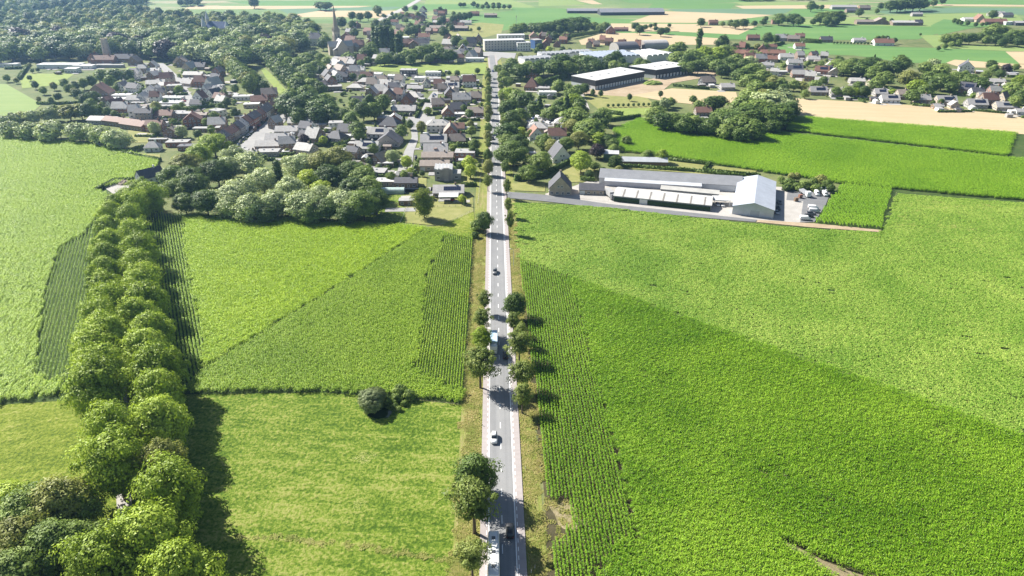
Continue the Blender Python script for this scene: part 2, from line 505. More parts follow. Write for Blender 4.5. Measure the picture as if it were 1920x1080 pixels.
# nearer lawns, plots and yards
PLOTS = [
 ("village_green", [(690, 124), (720, 120), (912, 119), (910, 139), (760, 136), (700, 132)], m_park),
 ("sports_field", [(38, 150), (50, 138), (140, 139), (110, 160), (42, 166)], m_park),
 ("sports_field", [(236, 127), (268, 125), (278, 140), (245, 143)], m_park),
 ("crop_field", [(-300, 262), (-300, 150), (12, 158), (60, 185), (78, 196), (60, 212), (0, 230)], m_fgreen2),
 ("avenue_track", [(484, 122), (490, 122), (512, 142), (545, 178), (524, 176), (498, 145)], m_park),
 ("dry_meadow", [(1090, 180), (1200, 172), (1222, 192), (1220, 205), (1120, 204)], m_lawn),
 ("dry_meadow", [(1120, 204), (1222, 203), (1225, 214), (1150, 222)], m_park),
 ("building_site", [(1070, 168), (1206, 152), (1300, 130), (1350, 134), (1350, 141), (1260, 156), (1240, 172), (1180, 182), (1090, 176)], m_bare),
 ("stubble_field", [(1185, 179), (1260, 166), (1380, 173), (1385, 192), (1310, 197), (1245, 190)], m_stubble),
 ("stubble_field", [(1440, 182), (1500, 185), (1700, 197), (1930, 214), (2200, 236), (2200, 285), (1930, 253), (1700, 235), (1488, 218), (1440, 212)], m_stubble),
 ("garden_lawn", [(240, 244), (300, 252), (290, 268), (240, 268)], m_lawn),
 ("garden_lawn", [(208, 285), (300, 290), (300, 298), (225, 296)], m_lawn),
 ("paddock", [(715, 366), (886, 366), (888, 398), (820, 424), (760, 418), (715, 405)], m_lawn),
 ("paddock", [(715, 366), (760, 366), (760, 418), (640, 416), (640, 395)], m_meadow),
 ("garden_lawn", [(710, 334), (800, 334), (800, 350), (710, 350)], m_lawn),
 ("garden_lawn", [(850, 335), (888, 325), (888, 350), (850, 352)], m_lawn),
 ("grass_corner", [(888, 398), (893, 440), (886, 450), (800, 427), (820, 424)], m_meadow2),
 ("garden_lawn", [(960, 343), (1022, 342), (1022, 360), (960, 358)], m_lawn),
 ("garden_lawn", [(1050, 312), (1120, 312), (1120, 340), (1040, 344)], m_lawn),
 ("farm_lawn", [(1165, 306), (1260, 303), (1330, 311), (1420, 320), (1405, 336), (1330, 328), (1140, 313)], m_lawn),
 ("farm_yard", [(1022, 364), (1075, 350), (1100, 341), (1290, 340), (1395, 348), (1480, 352), (1560, 354), (1548, 385), (1527, 417), (1490, 418), (1420, 414), (1330, 404), (1140, 384), (1025, 370)], m_conc),
 ("asphalt_yard", [(1478, 352), (1560, 354), (1548, 385), (1527, 417), (1500, 418), (1506, 378), (1474, 376)], m_asphd),
 ("farm_lane", [(950, 360), (1022, 366), (1140, 383), (1330, 403), (1420, 413), (1416, 417), (1330, 410), (1140, 392), (1020, 378), (952, 372)], m_asphd),
 ("field_track", [(1420, 413), (1530, 420), (1652, 432), (1652, 436), (1520, 427), (1418, 417)], m_bare),
 ("farm_yard", [(192, 350), (235, 336), (252, 344), (250, 352), (212, 364)], m_conc),
 ("street", [(440, 283), (478, 281), (512, 251), (541, 222), (541, 210), (524, 209), (500, 228)], m_asph2),
 ("street", [(294, 119), (307, 119), (342, 150), (352, 168), (372, 198), (352, 203), (330, 165)], m_asph2),
 ("street", [(745, 322), (772, 322), (776, 285), (784, 262), (782, 238), (814, 233), (816, 219), (800, 219), (820, 186), (822, 172), (812, 172), (798, 190), (786, 218), (765, 220), (762, 230), (770, 236), (772, 258), (758, 285)], m_asph2),
 ("street", [(1086, 176), (1094, 176), (1106, 206), (1098, 208)], m_conc),
 ("street", [(880, 100), (920, 97), (968, 100), (964, 112), (940, 108), (930, 118), (918, 118), (915, 106), (880, 104)], m_asph2),
 ("street", [(600, 122), (630, 104), (690, 98), (690, 104), (640, 112), (612, 128), (600, 150)], m_asph2),
 ("parking_yard", [(960, 216), (1018, 218), (1062, 226), (1060, 236), (1000, 240), (955, 236)], m_asph2),
 ("forecourt", [(1108, 346), (1136, 343), (1150, 352), (1140, 379), (1028, 366), (1075, 362)], m_conc),
]
for k, (n, pts, m) in enumerate(PLOTS):
    sheet(n, pts, m, ZF + 0.004 + 0.004 * k)
ZP = ZF + 0.012 + 0.004 * len(PLOTS)

# near meadows, verges
sheet("meadow", [(330, 735), (600, 735), (760, 748), (872, 760), (885, 730), (905, 730), (880, 1250), (250, 1250)], m_meadow, 0.03)
sheet("meadow", [(-700, 757), (0, 757), (150, 744), (260, 800), (260, 1250), (-700, 1250)], m_meadow2, 0.035)
strip("verge", RC, -11, 9.6, m_verge, 0.05)
# field soils under the crops
sheet("field_soil", [(-700, 262), (0, 262), (240, 285), (300, 300), (300, 420), (180, 640), (145, 750), (-20, 760), (-700, 790)], m_soil_green, 0.06)
sheet("field_soil", [(255, 400), (540, 406), (640, 416), (760, 422), (800, 427), (889, 442), (868, 757), (760, 746), (600, 736), (330, 740), (240, 740)], m_soil_green, 0.065)
sheet("field_soil", [(963, 378), (1130, 386), (1380, 415), (1530, 428), (1652, 436), (1682, 360), (1920, 378), (2500, 430), (2500, 1000), (1920, 826)], m_soil_green, 0.07)
sheet("field_soil", [(968, 486), (1068, 516), (1400, 640), (1700, 742), (1920, 826), (2500, 1020), (2700, 1300), (1034, 1300), (1022, 938)], m_soil, 0.075)
sheet("field_soil", [(1148, 240), (1240, 212), (1490, 217), (1920, 250), (2300, 290), (2300, 420), (1920, 379), (1680, 360), (1655, 434), (1526, 421), (1575, 345), (1450, 326), (1260, 298)], m_soil_green, 0.08)
# bare corner by the right-hand verge
sheet("bare_corner", [(1022, 940), (1040, 938), (1072, 946), (1082, 965), (1108, 978), (1088, 990), (1066, 996), (1048, 988), (1040, 965)], ground_mat("trodden_corner", [(0.3, (0.12, 0.13, 0.03)), (0.5, (0.24, 0.20, 0.11)), (0.7, (0.36, 0.30, 0.2))], 0.1, 0.4, 2.0, 0.5, fine=0.9), 0.085)
sheet("bare_track", [(1455, 1015), (1478, 1019), (1560, 1058), (1640, 1085), (1790, 1250), (1660, 1250), (1560, 1080), (1500, 1040)], ground_mat("cracked_track", [(0.2, (0.10, 0.09, 0.04)), (0.5, (0.24, 0.20, 0.12)), (0.8, (0.36, 0.30, 0.20))], 0.05, 0.3, 2.5, 0.4, streak=(R(-35), 0.1, 1.6)), 0.09)

# main road
ZR = ZP + 0.008
if True:
    strip("road", RC, -3.1, 3.1, m_asph, ZR)
    strip("cycle_path", RC, -5.0, -3.1, m_cycle, ZR + 0.02)
    strip("cycle_path", RC, 3.1, 5.15, m_cycle, ZR + 0.02)
    NEARRC = RC[:7]
    strip("road_edge_line", NEARRC, -3.15, -2.92, m_paint, ZR + 0.028)
    strip("road_edge_line", NEARRC, 2.92, 3.15, m_paint, ZR + 0.028)
    strip("road_centre_dashes", NEARRC, -0.1, 0.1, m_paint, ZR + 0.01, dash=(2.6, 6.0))
    strip("cycle_path_dashes", NEARRC, 3.42, 3.6, m_paint, ZR + 0.03, dash=(1.2, 1.2))
    strip("cycle_path_dashes", NEARRC, -3.6, -3.45, m_paint, ZR + 0.03, dash=(1.2, 1.2))
FARROAD = [Vector(G(*p)) for p in [(708, 40), (722, 33), (745, 22), (765, 12), (782, 2), (800, -8)]]
strip("far_road", FARROAD, -6, 6, m_conc, ZR)


# ------------------------------------------------------------ crops: countless plants, scattered along rows
def inside(P, poly):
    x, y = P[:, 0], P[:, 1]
    c = np.zeros(len(P), bool)
    n = len(poly)
    for i in range(n):
        x0, y0 = poly[i][:2]; x1, y1 = poly[(i + 1) % n][:2]
        if y0 == y1: continue
        k = ((y0 > y) != (y1 > y)) & (x < (x1 - x0) * (y - y0) / (y1 - y0) + x0)
        c ^= k
    return c


def leaf_quads(base, az, length, rise, droop, width, h):
    """arching leaves: two quads each. arrays of n"""
    n = len(az)
    d = np.stack([np.cos(az), np.sin(az), np.zeros(n)], 1)
    w = np.stack([-np.sin(az), np.cos(az), np.zeros(n)], 1) * (width / 2)[:, None]
    z = np.zeros((n, 3)); z[:, 2] = h
    p0 = base + z
    up = np.zeros((n, 3)); up[:, 2] = rise
    p1 = p0 + d * (length * 0.5)[:, None] + up
    dn = np.zeros((n, 3)); dn[:, 2] = rise - droop
    p2 = p0 + d * length[:, None] + dn
    V = np.stack([p0 - w * 0.6, p0 + w * 0.6, p1 + w, p1 - w, p2 + w * 0.35, p2 - w * 0.35], 1).reshape(-1, 3)
    i = np.arange(n)[:, None] * 6
    F = np.concatenate([i + np.array([[0, 1, 2, 3]]), i + np.array([[3, 2, 4, 5]])], 0)
    return V, F


def crop_proto(name, mat, L=3.0, step=0.22, nl=7, reach=(0.35, 0.6), h=(0.6, 2.0), width=0.13, spread=0.06, rows=(0.0,), seed=1):
    r = np.random.default_rng(seed)
    B, K = [], []
    for ry in rows:
        xs = np.arange(-L / 2 + step / 2, L / 2, step)
        xs = xs + r.normal(0, step * 0.25, len(xs))
        b = np.stack([xs, ry + r.normal(0, spread, len(xs)), np.zeros(len(xs))], 1)
        B.append(np.repeat(b, nl, 0))
        K.append(np.repeat(r.uniform(0.75, 1.12, len(xs)), nl))
    B = np.concatenate(B); K = np.concatenate(K)
    n = len(B)
    lv = r.uniform(0, 1, n) ** 0.8
    V, F = leaf_quads(B, r.uniform(0, 2 * math.pi, n), r.uniform(*reach, n), r.uniform(0.08, 0.3, n), r.uniform(0.0, 0.55, n), np.full(n, width) * r.uniform(0.8, 1.2, n), (h[0] + (h[1] - h[0]) * lv) * K)
    t = np.clip(r.normal(0.5, 0.24, n), 0, 1)
    return bpy.data.objects.new(name, np_mesh(name, V, F, mat, np.concatenate([t, t])))


def scatter(name, label, pts, rot, scl, protos, cat="crop"):
    me = bpy.data.meshes.new(name)
    me.vertices.add(len(pts))
    me.vertices.foreach_set("co", np.ascontiguousarray(pts, np.float32).ravel())
    for nm, arr in (("rot", rot), ("scl", scl)):
        a = me.attributes.new(nm, 'FLOAT', 'POINT'); a.data.foreach_set("value", np.ascontiguousarray(arr, np.float32))
    o = link(bpy.data.objects.new(name, me))
    pc = bpy.data.collections.new(name + "_plants")
    for p in protos: pc.objects.link(p)
    ng = bpy.data.node_groups.new(name, 'GeometryNodeTree')
    ng.interface.new_socket("Geometry", in_out='INPUT', socket_type='NodeSocketGeometry')
    ng.interface.new_socket("Geometry", in_out='OUTPUT', socket_type='NodeSocketGeometry')
    N = ng.nodes; L = ng.links
    gi, go = N.new("NodeGroupInput"), N.new("NodeGroupOutput")
    ci = N.new("GeometryNodeCollectionInfo"); ci.inputs[0].default_value = pc
    ci.inputs["Separate Children"].default_value = True; ci.inputs["Reset Children"].default_value = True
    ip = N.new("GeometryNodeInstanceOnPoints"); ip.inputs["Pick Instance"].default_value = True
    ra = N.new("GeometryNodeInputNamedAttribute"); ra.data_type = 'FLOAT'; ra.inputs[0].default_value = "rot"
    sa = N.new("GeometryNodeInputNamedAttribute"); sa.data_type = 'FLOAT'; sa.inputs[0].default_value = "scl"
    cx = N.new("ShaderNodeCombineXYZ")
    L.new(ra.outputs[0], cx.inputs[2])
    L.new(gi.outputs[0], ip.inputs["Points"]); L.new(ci.outputs[0], ip.inputs["Instance"])
    L.new(cx.outputs[0], ip.inputs["Rotation"]); L.new(sa.outputs[0], ip.inputs["Scale"])
    L.new(ip.outputs[0], go.inputs[0])
    md = o.modifiers.new("plants", 'NODES'); md.node_group = ng
    tag(o, label, cat, None, 'stuff')
    return o


def rows_points(poly, ang, gap, seg, jit=0.0, z=0.0, keep=1.0, wob=0.0, holes=()):
    """points along parallel rows inside a world polygon"""
    Q = np.array([(p[0], p[1]) for p in poly])
    c, s = math.cos(ang), math.sin(ang)
    U = Q @ np.array([[c, -s], [s, c]])
    us = np.arange(U[:, 0].min(), U[:, 0].max(), seg); vs = np.arange(U[:, 1].min(), U[:, 1].max(), gap)
    uu, vv = np.meshgrid(us, vs)
    uu = uu.ravel() + np.repeat(rng.uniform(0, seg, len(vs)), len(us)); vv = vv.ravel()
    if jit: vv = vv + rng.normal(0, jit, len(vv)); uu = uu + rng.normal(0, jit, len(vv))
    if wob: vv = vv + wob * np.sin(uu * 0.05)
    P = np.stack([uu * c - vv * s, uu * s + vv * c], 1)
    k = inside(P, poly)
    for h in holes: k &= ~inside(P, h)
    if keep < 1: k &= rng.uniform(0, 1, len(P)) < keep
    P = P[k]
    n = len(P)
    rot = np.full(n, ang) + np.where(rng.uniform(0, 1, n) < 0.5, 0, math.pi)
    return np.concatenate([P, np.full((n, 1), z)], 1), rot


c_lime = leaf_mat("corn_lime", (0.146, 0.280, 0.009), (0.336, 0.504, 0.016), (0.560, 0.706, 0.050), 0.22, (0.06, 0.45), 0.0, 0.42)
c_mid = leaf_mat("corn_mid", (0.120, 0.228, 0.013), (0.240, 0.393, 0.021), (0.480, 0.616, 0.076), 0.22, (0.05, 0.6), 0.0, 0.42)
c_deep = leaf_mat("corn_deep", (0.065, 0.171, 0.005), (0.167, 0.330, 0.012), (0.378, 0.561, 0.055), 0.2, (0.03, 1.1), 0.0, 0.38)
c_up = leaf_mat("corn_upper", (0.121, 0.270, 0.014), (0.198, 0.378, 0.018), (0.374, 0.562, 0.050), 0.2, (0.02, 0.9), 0.0, 0.42)
c_beet = leaf_mat("beet_green", (0.103, 0.232, 0.020), (0.230, 0.378, 0.050), (0.483, 0.583, 0.135), 0.22, (0.03, 1.0), 0.0, 0.42)


def corn_set(nm, mat, reach, h=(0.6, 2.0), n=3, **kw):
    return [crop_proto(nm, mat, reach=reach, h=h, seed=11 + k, **kw) for k in range(n)]


W = lambda pts: [G(*p) for p in pts]
# left-hand corn field with a strip of visible rows beside the avenue
pl_A = W([(-420, 262), (0, 262), (60, 262), (140, 268), (235, 285), (300, 302), (290, 325), (265, 335), (215, 348), (180, 358), (200, 366), (215, 385), (190, 400), (160, 440), (112, 468), (90, 530), (78, 600), (68, 712), (150, 722), (140, 738), (0, 757), (-420, 790)])
P, r_ = rows_points(pl_A, R(100), 0.95, 3.0, 0.18)
scatter("corn_field", "bright lime green corn field on the left beyond the avenue of trees", P, r_, rng.uniform(0.95, 1.05, len(P)), corn_set("corn_plant", c_lime, (0.4, 0.72), n=5, nl=9, width=0.105), "corn field")
pl_A2 = W([(190, 400), (160, 440), (112, 468), (90, 530), (78, 600), (68, 712), (150, 722), (165, 640), (172, 560), (185, 470), (230, 420)])
P, r_ = rows_points(pl_A2, R(115), 1.2, 3.0, 0.02, wob=0.0)
scatter("corn_rows", "strip of open corn rows along the left edge of the tree avenue", P, r_, rng.uniform(0.75, 0.95, len(P)), corn_set("corn_row_plant", c_mid, (0.2, 0.4)), "corn rows")
# middle field: smooth bright upper-left half, darker rowed lower-right half
pl_B1 = W([(345, 405), (440, 412), (540, 410), (640, 420), (760, 426), (800, 431), (600, 560), (378, 695), (388, 640), (365, 560), (350, 480)])
P, r_ = rows_points(pl_B1, R(40), 0.95, 3.0, 0.18)
scatter("corn_field", "bright lime corn triangle between the avenue and the diagonal furrow", P, r_, rng.uniform(0.95, 1.05, len(P)), corn_set("corn_plant", c_lime, (0.4, 0.72), n=5, nl=9, width=0.105), "corn field")
pl_B1b = W([(255, 402), (345, 405), (350, 480), (365, 560), (388, 640), (378, 690), (350, 735), (240, 735)])
P, r_ = rows_points(pl_B1b, R(117), 1.1, 3.0, 0.03)
scatter("corn_rows", "corn rows in the shadow beside the right edge of the avenue", P, r_, rng.uniform(0.75, 1.0, len(P)), corn_set("corn_row_plant", c_mid, (0.35, 0.6)), "corn rows")
pl_B2 = W([(803, 432), (840, 440), (800, 520), (790, 640), (780, 700), (868, 740), (866, 757), (840, 753), (760, 745), (600, 735), (352, 737), (376, 702), (600, 563)])
P, r_ = rows_points(pl_B2, R(37), 0.85, 3.0, 0.12)
scatter("corn_field", "mid green corn triangle below the diagonal furrow beside the main road", P, r_, rng.uniform(0.92, 1.03, len(P)), corn_set("corn_plant", c_mid, (0.35, 0.62), n=4), "corn field")
pl_B3 = W([(840, 440), (889, 444), (868, 740), (780, 700), (790, 640), (800, 520)])
P, r_ = rows_points(pl_B3, ROAD_ANG, 0.85, 3.0, 0.02)
scatter("corn_rows", "corn rows running along the left verge of the main road", P, r_, rng.uniform(0.8, 1.0, len(P)), corn_set("corn_row_plant", c_mid, (0.22, 0.42)), "corn rows")
# right-hand field
pl_E1 = W([(974, 488), (1062, 520), (1085, 580), (1110, 690), (1140, 800), (1180, 960), (1190, 1010), (1110, 1080), (1100, 1250), (1042, 1250), (1036, 1030), (1072, 985), (1070, 945), (1028, 938)])
P, r_ = rows_points(pl_E1, ROAD_ANG, 0.85, 3.0, 0.02)
scatter("corn_rows", "tall corn rows running along the right verge of the main road", P, r_, rng.uniform(0.85, 1.05, len(P)), corn_set("corn_row_plant", c_deep, (0.24, 0.45), n=4), "corn rows")
pl_E2 = W([(1062, 520), (1400, 640), (1700, 742), (1920, 826), (2400, 990), (2500, 1280), (1100, 1280), (1110, 1080), (1190, 1010), (1180, 960), (1140, 800), (1110, 690), (1085, 580)])
hole = W([(1455, 1015), (1478, 1019), (1560, 1058), (1640, 1085), (1790, 1250), (1660, 1250), (1560, 1080), (1500, 1040)])
P, r_ = rows_points(pl_E2, R(-32), 0.78, 3.0, 0.10, holes=[hole])
th = noise_keep = np.sin(P[:, 0] * 0.11 + P[:, 1] * 0.05) + np.sin(P[:, 1] * 0.13 - P[:, 0] * 0.04) + rng.normal(0, 0.8, len(P))
k = th < 3.1
P, r_ = P[k], r_[k]
scatter("corn_field", "large deep green corn field right of the main road", P, r_, rng.uniform(0.93, 1.06, len(P)), corn_set("corn_plant", c_deep, (0.34, 0.62), n=5, nl=8, width=0.11), "corn field")
# sugar beet
pl_F = W([(966, 381), (1130, 389), (1380, 418), (1530, 431), (1654, 437), (1684, 364), (1920, 382), (2300, 415), (2300, 940), (1920, 822), (1700, 738), (1400, 636), (1062, 515), (973, 484)])
P, r_ = rows_points(pl_F, R(-14), 1.35, 3.0, 0.1)
th = np.sin(P[:, 0] * 0.09) * np.sin(P[:, 1] * 0.07 + 1) + rng.normal(0, 0.45, len(P))
P, r_ = P[th < 1.7], r_[th < 1.7]
scatter("beet_field", "paler blue green low beet field right of the road below the farm sheds", P, r_, rng.uniform(0.8, 1.2, len(P)), [crop_proto("beet_plant", c_beet, step=0.3, nl=8, reach=(0.25, 0.5), h=(0.1, 0.4), width=0.24, spread=0.12, rows=(-0.45, 0.0, 0.45), seed=30 + k) for k in range(4)], "beet field")
# corn block beside the yard, upper right corn
pl_G = W([(1578, 347), (1672, 354), (1651, 430), (1528, 419)])
P, r_ = rows_points(pl_G, R(82), 1.6, 3.0, 0.02)
scatter("corn_block", "square block of rowed corn beside the asphalt yard", P, r_, rng.uniform(0.95, 1.2, len(P)), corn_set("corn_row_plant", c_up, (0.25, 0.45)), "corn rows")
pl_H1 = W([(1150, 245), (1200, 224), (1330, 240), (1472, 252), (1880, 298), (1920, 300), (2200, 330), (2200, 405), (1920, 377), (1676, 355), (1580, 345), (1450, 326), (1260, 296), (1165, 285)])
P, r_ = rows_points(pl_H1, R(12), 1.0, 3.0, 0.18)
scatter("corn_field", "green corn field behind the farm sheds on the right", P, r_, rng.uniform(0.95, 1.06, len(P)), corn_set("corn_plant", c_up, (0.5, 0.85), n=4), "corn field")
pl_H2 = W([(1460, 222), (1500, 221), (1905, 252), (1888, 294), (1478, 246)])
P, r_ = rows_points(pl_H2, R(-6), 1.0, 3.0, 0.15)
scatter("corn_field", "green corn strip below the pale stubble field on the right", P, r_, rng.uniform(0.9, 1.12, len(P)), corn_set("corn_plant", c_up, (0.5, 0.8), n=4), "corn field")
# long grass on verges, around the pond and along the ditch
g_dry = leaf_mat("dry_grass", (0.20, 0.27, 0.04), (0.38, 0.38, 0.10), (0.58, 0.48, 0.22), 0.4, (0.16, 1.6), 0.0)
g_green = leaf_mat("rough_grass", (0.17, 0.25, 0.03), (0.32, 0.42, 0.06), (0.50, 0.55, 0.13), 0.4, (0.12, 0.9), 0.0)


def grass_proto(name, mat, size=3.0, n=420, h=(0.15, 0.45), seed=5):
    r = np.random.default_rng(seed)
    B = np.stack([r.uniform(-size / 2, size / 2, n), r.uniform(-size / 2, size / 2, n), np.zeros(n)], 1)
    V, F = leaf_quads(B, r.uniform(0, 6.3, n), r.uniform(0.12, 0.4, n), r.uniform(*h, n), r.uniform(0, 0.25, n), r.uniform(0.08, 0.2, n), np.zeros(n))
    t = r.uniform(0.1, 0.9, n)
    return bpy.data.objects.new(name, np_mesh(name, V, F, mat, np.concatenate([t, t])))


g_ditch = leaf_mat("ditch_grass", (0.20, 0.27, 0.04), (0.36, 0.39, 0.09), (0.56, 0.52, 0.2), 0.4, (0.16, 1.2), 0.0)


def grass(name, label, poly, mat, h, keep=1.0, z=0.05, gap=2.4, ang=0.3, size=3.0, n=420):
    P, r_ = rows_points(poly, ang, gap, gap, 0.4, z, keep)
    return scatter(name, label, P, rng.uniform(0, 6.3, len(P)), rng.uniform(0.7, 1.3, len(P)), [grass_proto(name, mat, h=h, seed=50 + k, size=size, n=n) for k in range(3)], "grass")


def side(o0, o1, y0, y1):
    ys = np.linspace(y0, y1, 30)
    return [(road_x(y) + o0, y) for y in ys] + [(road_x(y) + o1, y) for y in ys[::-1]]


grass("verge_grass", "dry yellow grass on the left verge of the main road", side(-10.5, -5.2, 95, 300), g_dry, (0.05, 0.2))
grass("verge_grass", "dry yellow grass on the right verge of the main road", side(5.4, 9.3, 95, 300), g_dry, (0.05, 0.2))
grass("corner_grass", "tufts of green grass on the trodden corner right of the road", W([(1012, 935), (1042, 935), (1075, 945), (1108, 978), (1088, 992), (1062, 998), (1036, 1030), (1036, 1100), (1018, 1100)]), g_dry, (0.05, 0.22), 0.3, 0.1, 0.9, size=1.3, n=70)
grass("corn_edge_grass", "weedy grass along the edge of the tall corn rows", [(road_x(y) + o, y) for o, ys in ((8.8, np.linspace(128, 290, 30)), (11.2, np.linspace(290, 128, 30))) for y in ys], g_dry, (0.05, 0.3), 0.45, 0.09, 0.9, size=1.3, n=70)
grass("ditch_grass", "rough ditch grass crossing the lower end of the meadow", W([(410, 1002), (560, 1006), (700, 1022), (860, 1048), (860, 1058), (700, 1034), (560, 1015), (410, 1010)]), g_ditch, (0.05, 0.2), 0.55, 0.04, 0.9, size=1.3, n=70)

P, r_ = rows_points(hole, R(-32), 0.9, 3.0, 0.1, keep=0.45)
scatter("thin_corn", "stunted thin corn on the cracked bare streak at the lower right", P, r_, rng.uniform(0.35, 0.6, len(P)), corn_set("corn_row_plant", c_deep, (0.24, 0.45), n=2), "corn rows")
g_weed = leaf_mat("yellow_weed", (0.34, 0.40, 0.08), (0.52, 0.54, 0.16), (0.68, 0.64, 0.30), 0.4, (0.1, 1.0), 0.0)
for k, pg in enumerate(([(1690, 372), (1780, 376), (1920, 386), (1920, 398), (1800, 392), (1720, 396)], [(1700, 420), (1790, 424), (1880, 432), (1860, 440), (1740, 436)], [(1685, 390), (1710, 400), (1690, 430), (1668, 425)])):
    P, r_ = rows_points(W(pg), 0.3, 2.6, 2.6, 0.8, 0.25, 0.5)
    scatter("weed_patch", ("yellow flowering weeds along the top edge of the beet field", "yellow weed streak inside the upper beet field", "yellow weeds beside the square corn block")[k], P, rng.uniform(0, 6.3, len(P)), rng.uniform(0.6, 1.2, len(P)), [grass_proto("weed", g_weed, h=(0.1, 0.3), n=160, seed=80 + k)], "weeds")
AVT = [Vector(G(*p)) for p in [(245, 1250), (240, 1080), (236, 980), (228, 880), (228, 780), (226, 700), (230, 600), (234, 500), (236, 430), (246, 380)]]
strip("avenue_path", AVT, -1.6, 1.6, m_conc, 0.1)
for k, pg in enumerate(([(664, 850), (676, 847), (704, 849), (708, 858), (690, 866), (668, 862)], [(650, 938), (664, 933), (690, 936), (688, 946), (668, 953), (652, 950)])):
    P, r_ = rows_points(W(pg), 0.3, 2.2, 2.2, 0.6, 0.03, 0.7)
    scatter("pale_grass", ("farther pale dry grass ring in the meadow", "nearer pale dry grass ring in the meadow")[k], P, rng.uniform(0, 6.3, len(P)), rng.uniform(0.6, 1.0, len(P)), [grass_proto("grass_tuft", g_weed, h=(0.02, 0.08), n=90, seed=90 + k)], "grass")

# ------------------------------------------------------------ trees: tapered trunk with limbs, crown of leaf-sized faces in clumps
m_bark = flat("bark", (0.13, 0.10, 0.07), 0.9, 0.3, 3.0)
L_lime = leaf_mat("leaf_lime", (0.141, 0.211, 0.024), (0.312, 0.422, 0.044), (0.509, 0.623, 0.101), 0.28)
L_plane = leaf_mat("leaf_plane", (0.096, 0.147, 0.032), (0.216, 0.276, 0.064), (0.400, 0.449, 0.136), 0.30)
L_dark = leaf_mat("leaf_dark", (0.043, 0.086, 0.022), (0.102, 0.164, 0.035), (0.203, 0.282, 0.065), 0.25)
L_mid = leaf_mat("leaf_mid", (0.096, 0.156, 0.035), (0.200, 0.285, 0.064), (0.352, 0.432, 0.120), 0.30)
L_silver = leaf_mat("leaf_silver", (0.218, 0.270, 0.122), (0.400, 0.471, 0.226), (0.634, 0.697, 0.383), 0.25)
L_yellow = leaf_mat("leaf_yellow", (0.240, 0.311, 0.032), (0.448, 0.553, 0.072), (0.672, 0.743, 0.160), 0.35)
L_purple = leaf_mat("leaf_purple", (0.024, 0.017, 0.022), (0.054, 0.039, 0.043), (0.102, 0.078, 0.072), 0.20)
L_olive = leaf_mat("leaf_olive", (0.160, 0.181, 0.048), (0.304, 0.328, 0.088), (0.464, 0.484, 0.176), 0.30)
L_hedge = leaf_mat("leaf_hedge", (0.049, 0.091, 0.021), (0.105, 0.166, 0.035), (0.196, 0.272, 0.070), 0.25)


def unit(a):
    return a / np.maximum(np.linalg.norm(a, axis=1, keepdims=True), 1e-6)


def crown_arrays(r, clumps, cr, per, leaf, flat_k=0.8, jitter=0.55, hang=0.0, outk=0.5):
    """clumps: (n,3) centres, cr: (n,) radii, per: leaves per clump -> leaf quads"""
    n = len(clumps)
    C = np.repeat(clumps, per, 0); RR = np.repeat(cr, per)
    d = unit(r.normal(0, 1, (n * per, 3)))
    flip = (d[:, 2] < -0.2) & (r.uniform(0, 1, len(d)) < 0.75)
    d[flip, 2] *= -1
    rad = RR * r.uniform(0.6, 1.08, len(d))
    P = C + d * rad[:, None] * np.array([1, 1, flat_k])
    mid = clumps.mean(0)
    out = unit(P - mid)
    N = unit(d * 0.85 + out * outk + r.normal(0, jitter * 0.7, d.shape) + np.array([0, 0, 0.25]))
    t = unit(np.cross(N, r.normal(0, 1, N.shape)))
    if hang: t = unit(t * (1 - hang) + np.array([0, 0, -1.0]) * hang)
    b = np.cross(N, t)
    s = leaf * r.uniform(0.6, 1.25, len(d))
    t = t * (s * 0.62)[:, None]; b = b * (s * 0.42)[:, None]
    V = np.stack([P - t, P + b * 0.9, P + t, P - b * 0.9], 1).reshape(-1, 3)
    F = np.arange(len(V)).reshape(-1, 4)
    tint = np.clip(0.5 + 0.2 * np.repeat(r.normal(0, 1, n), per) + r.normal(0, 0.15, len(d)), 0, 1)
    return V, F, tint


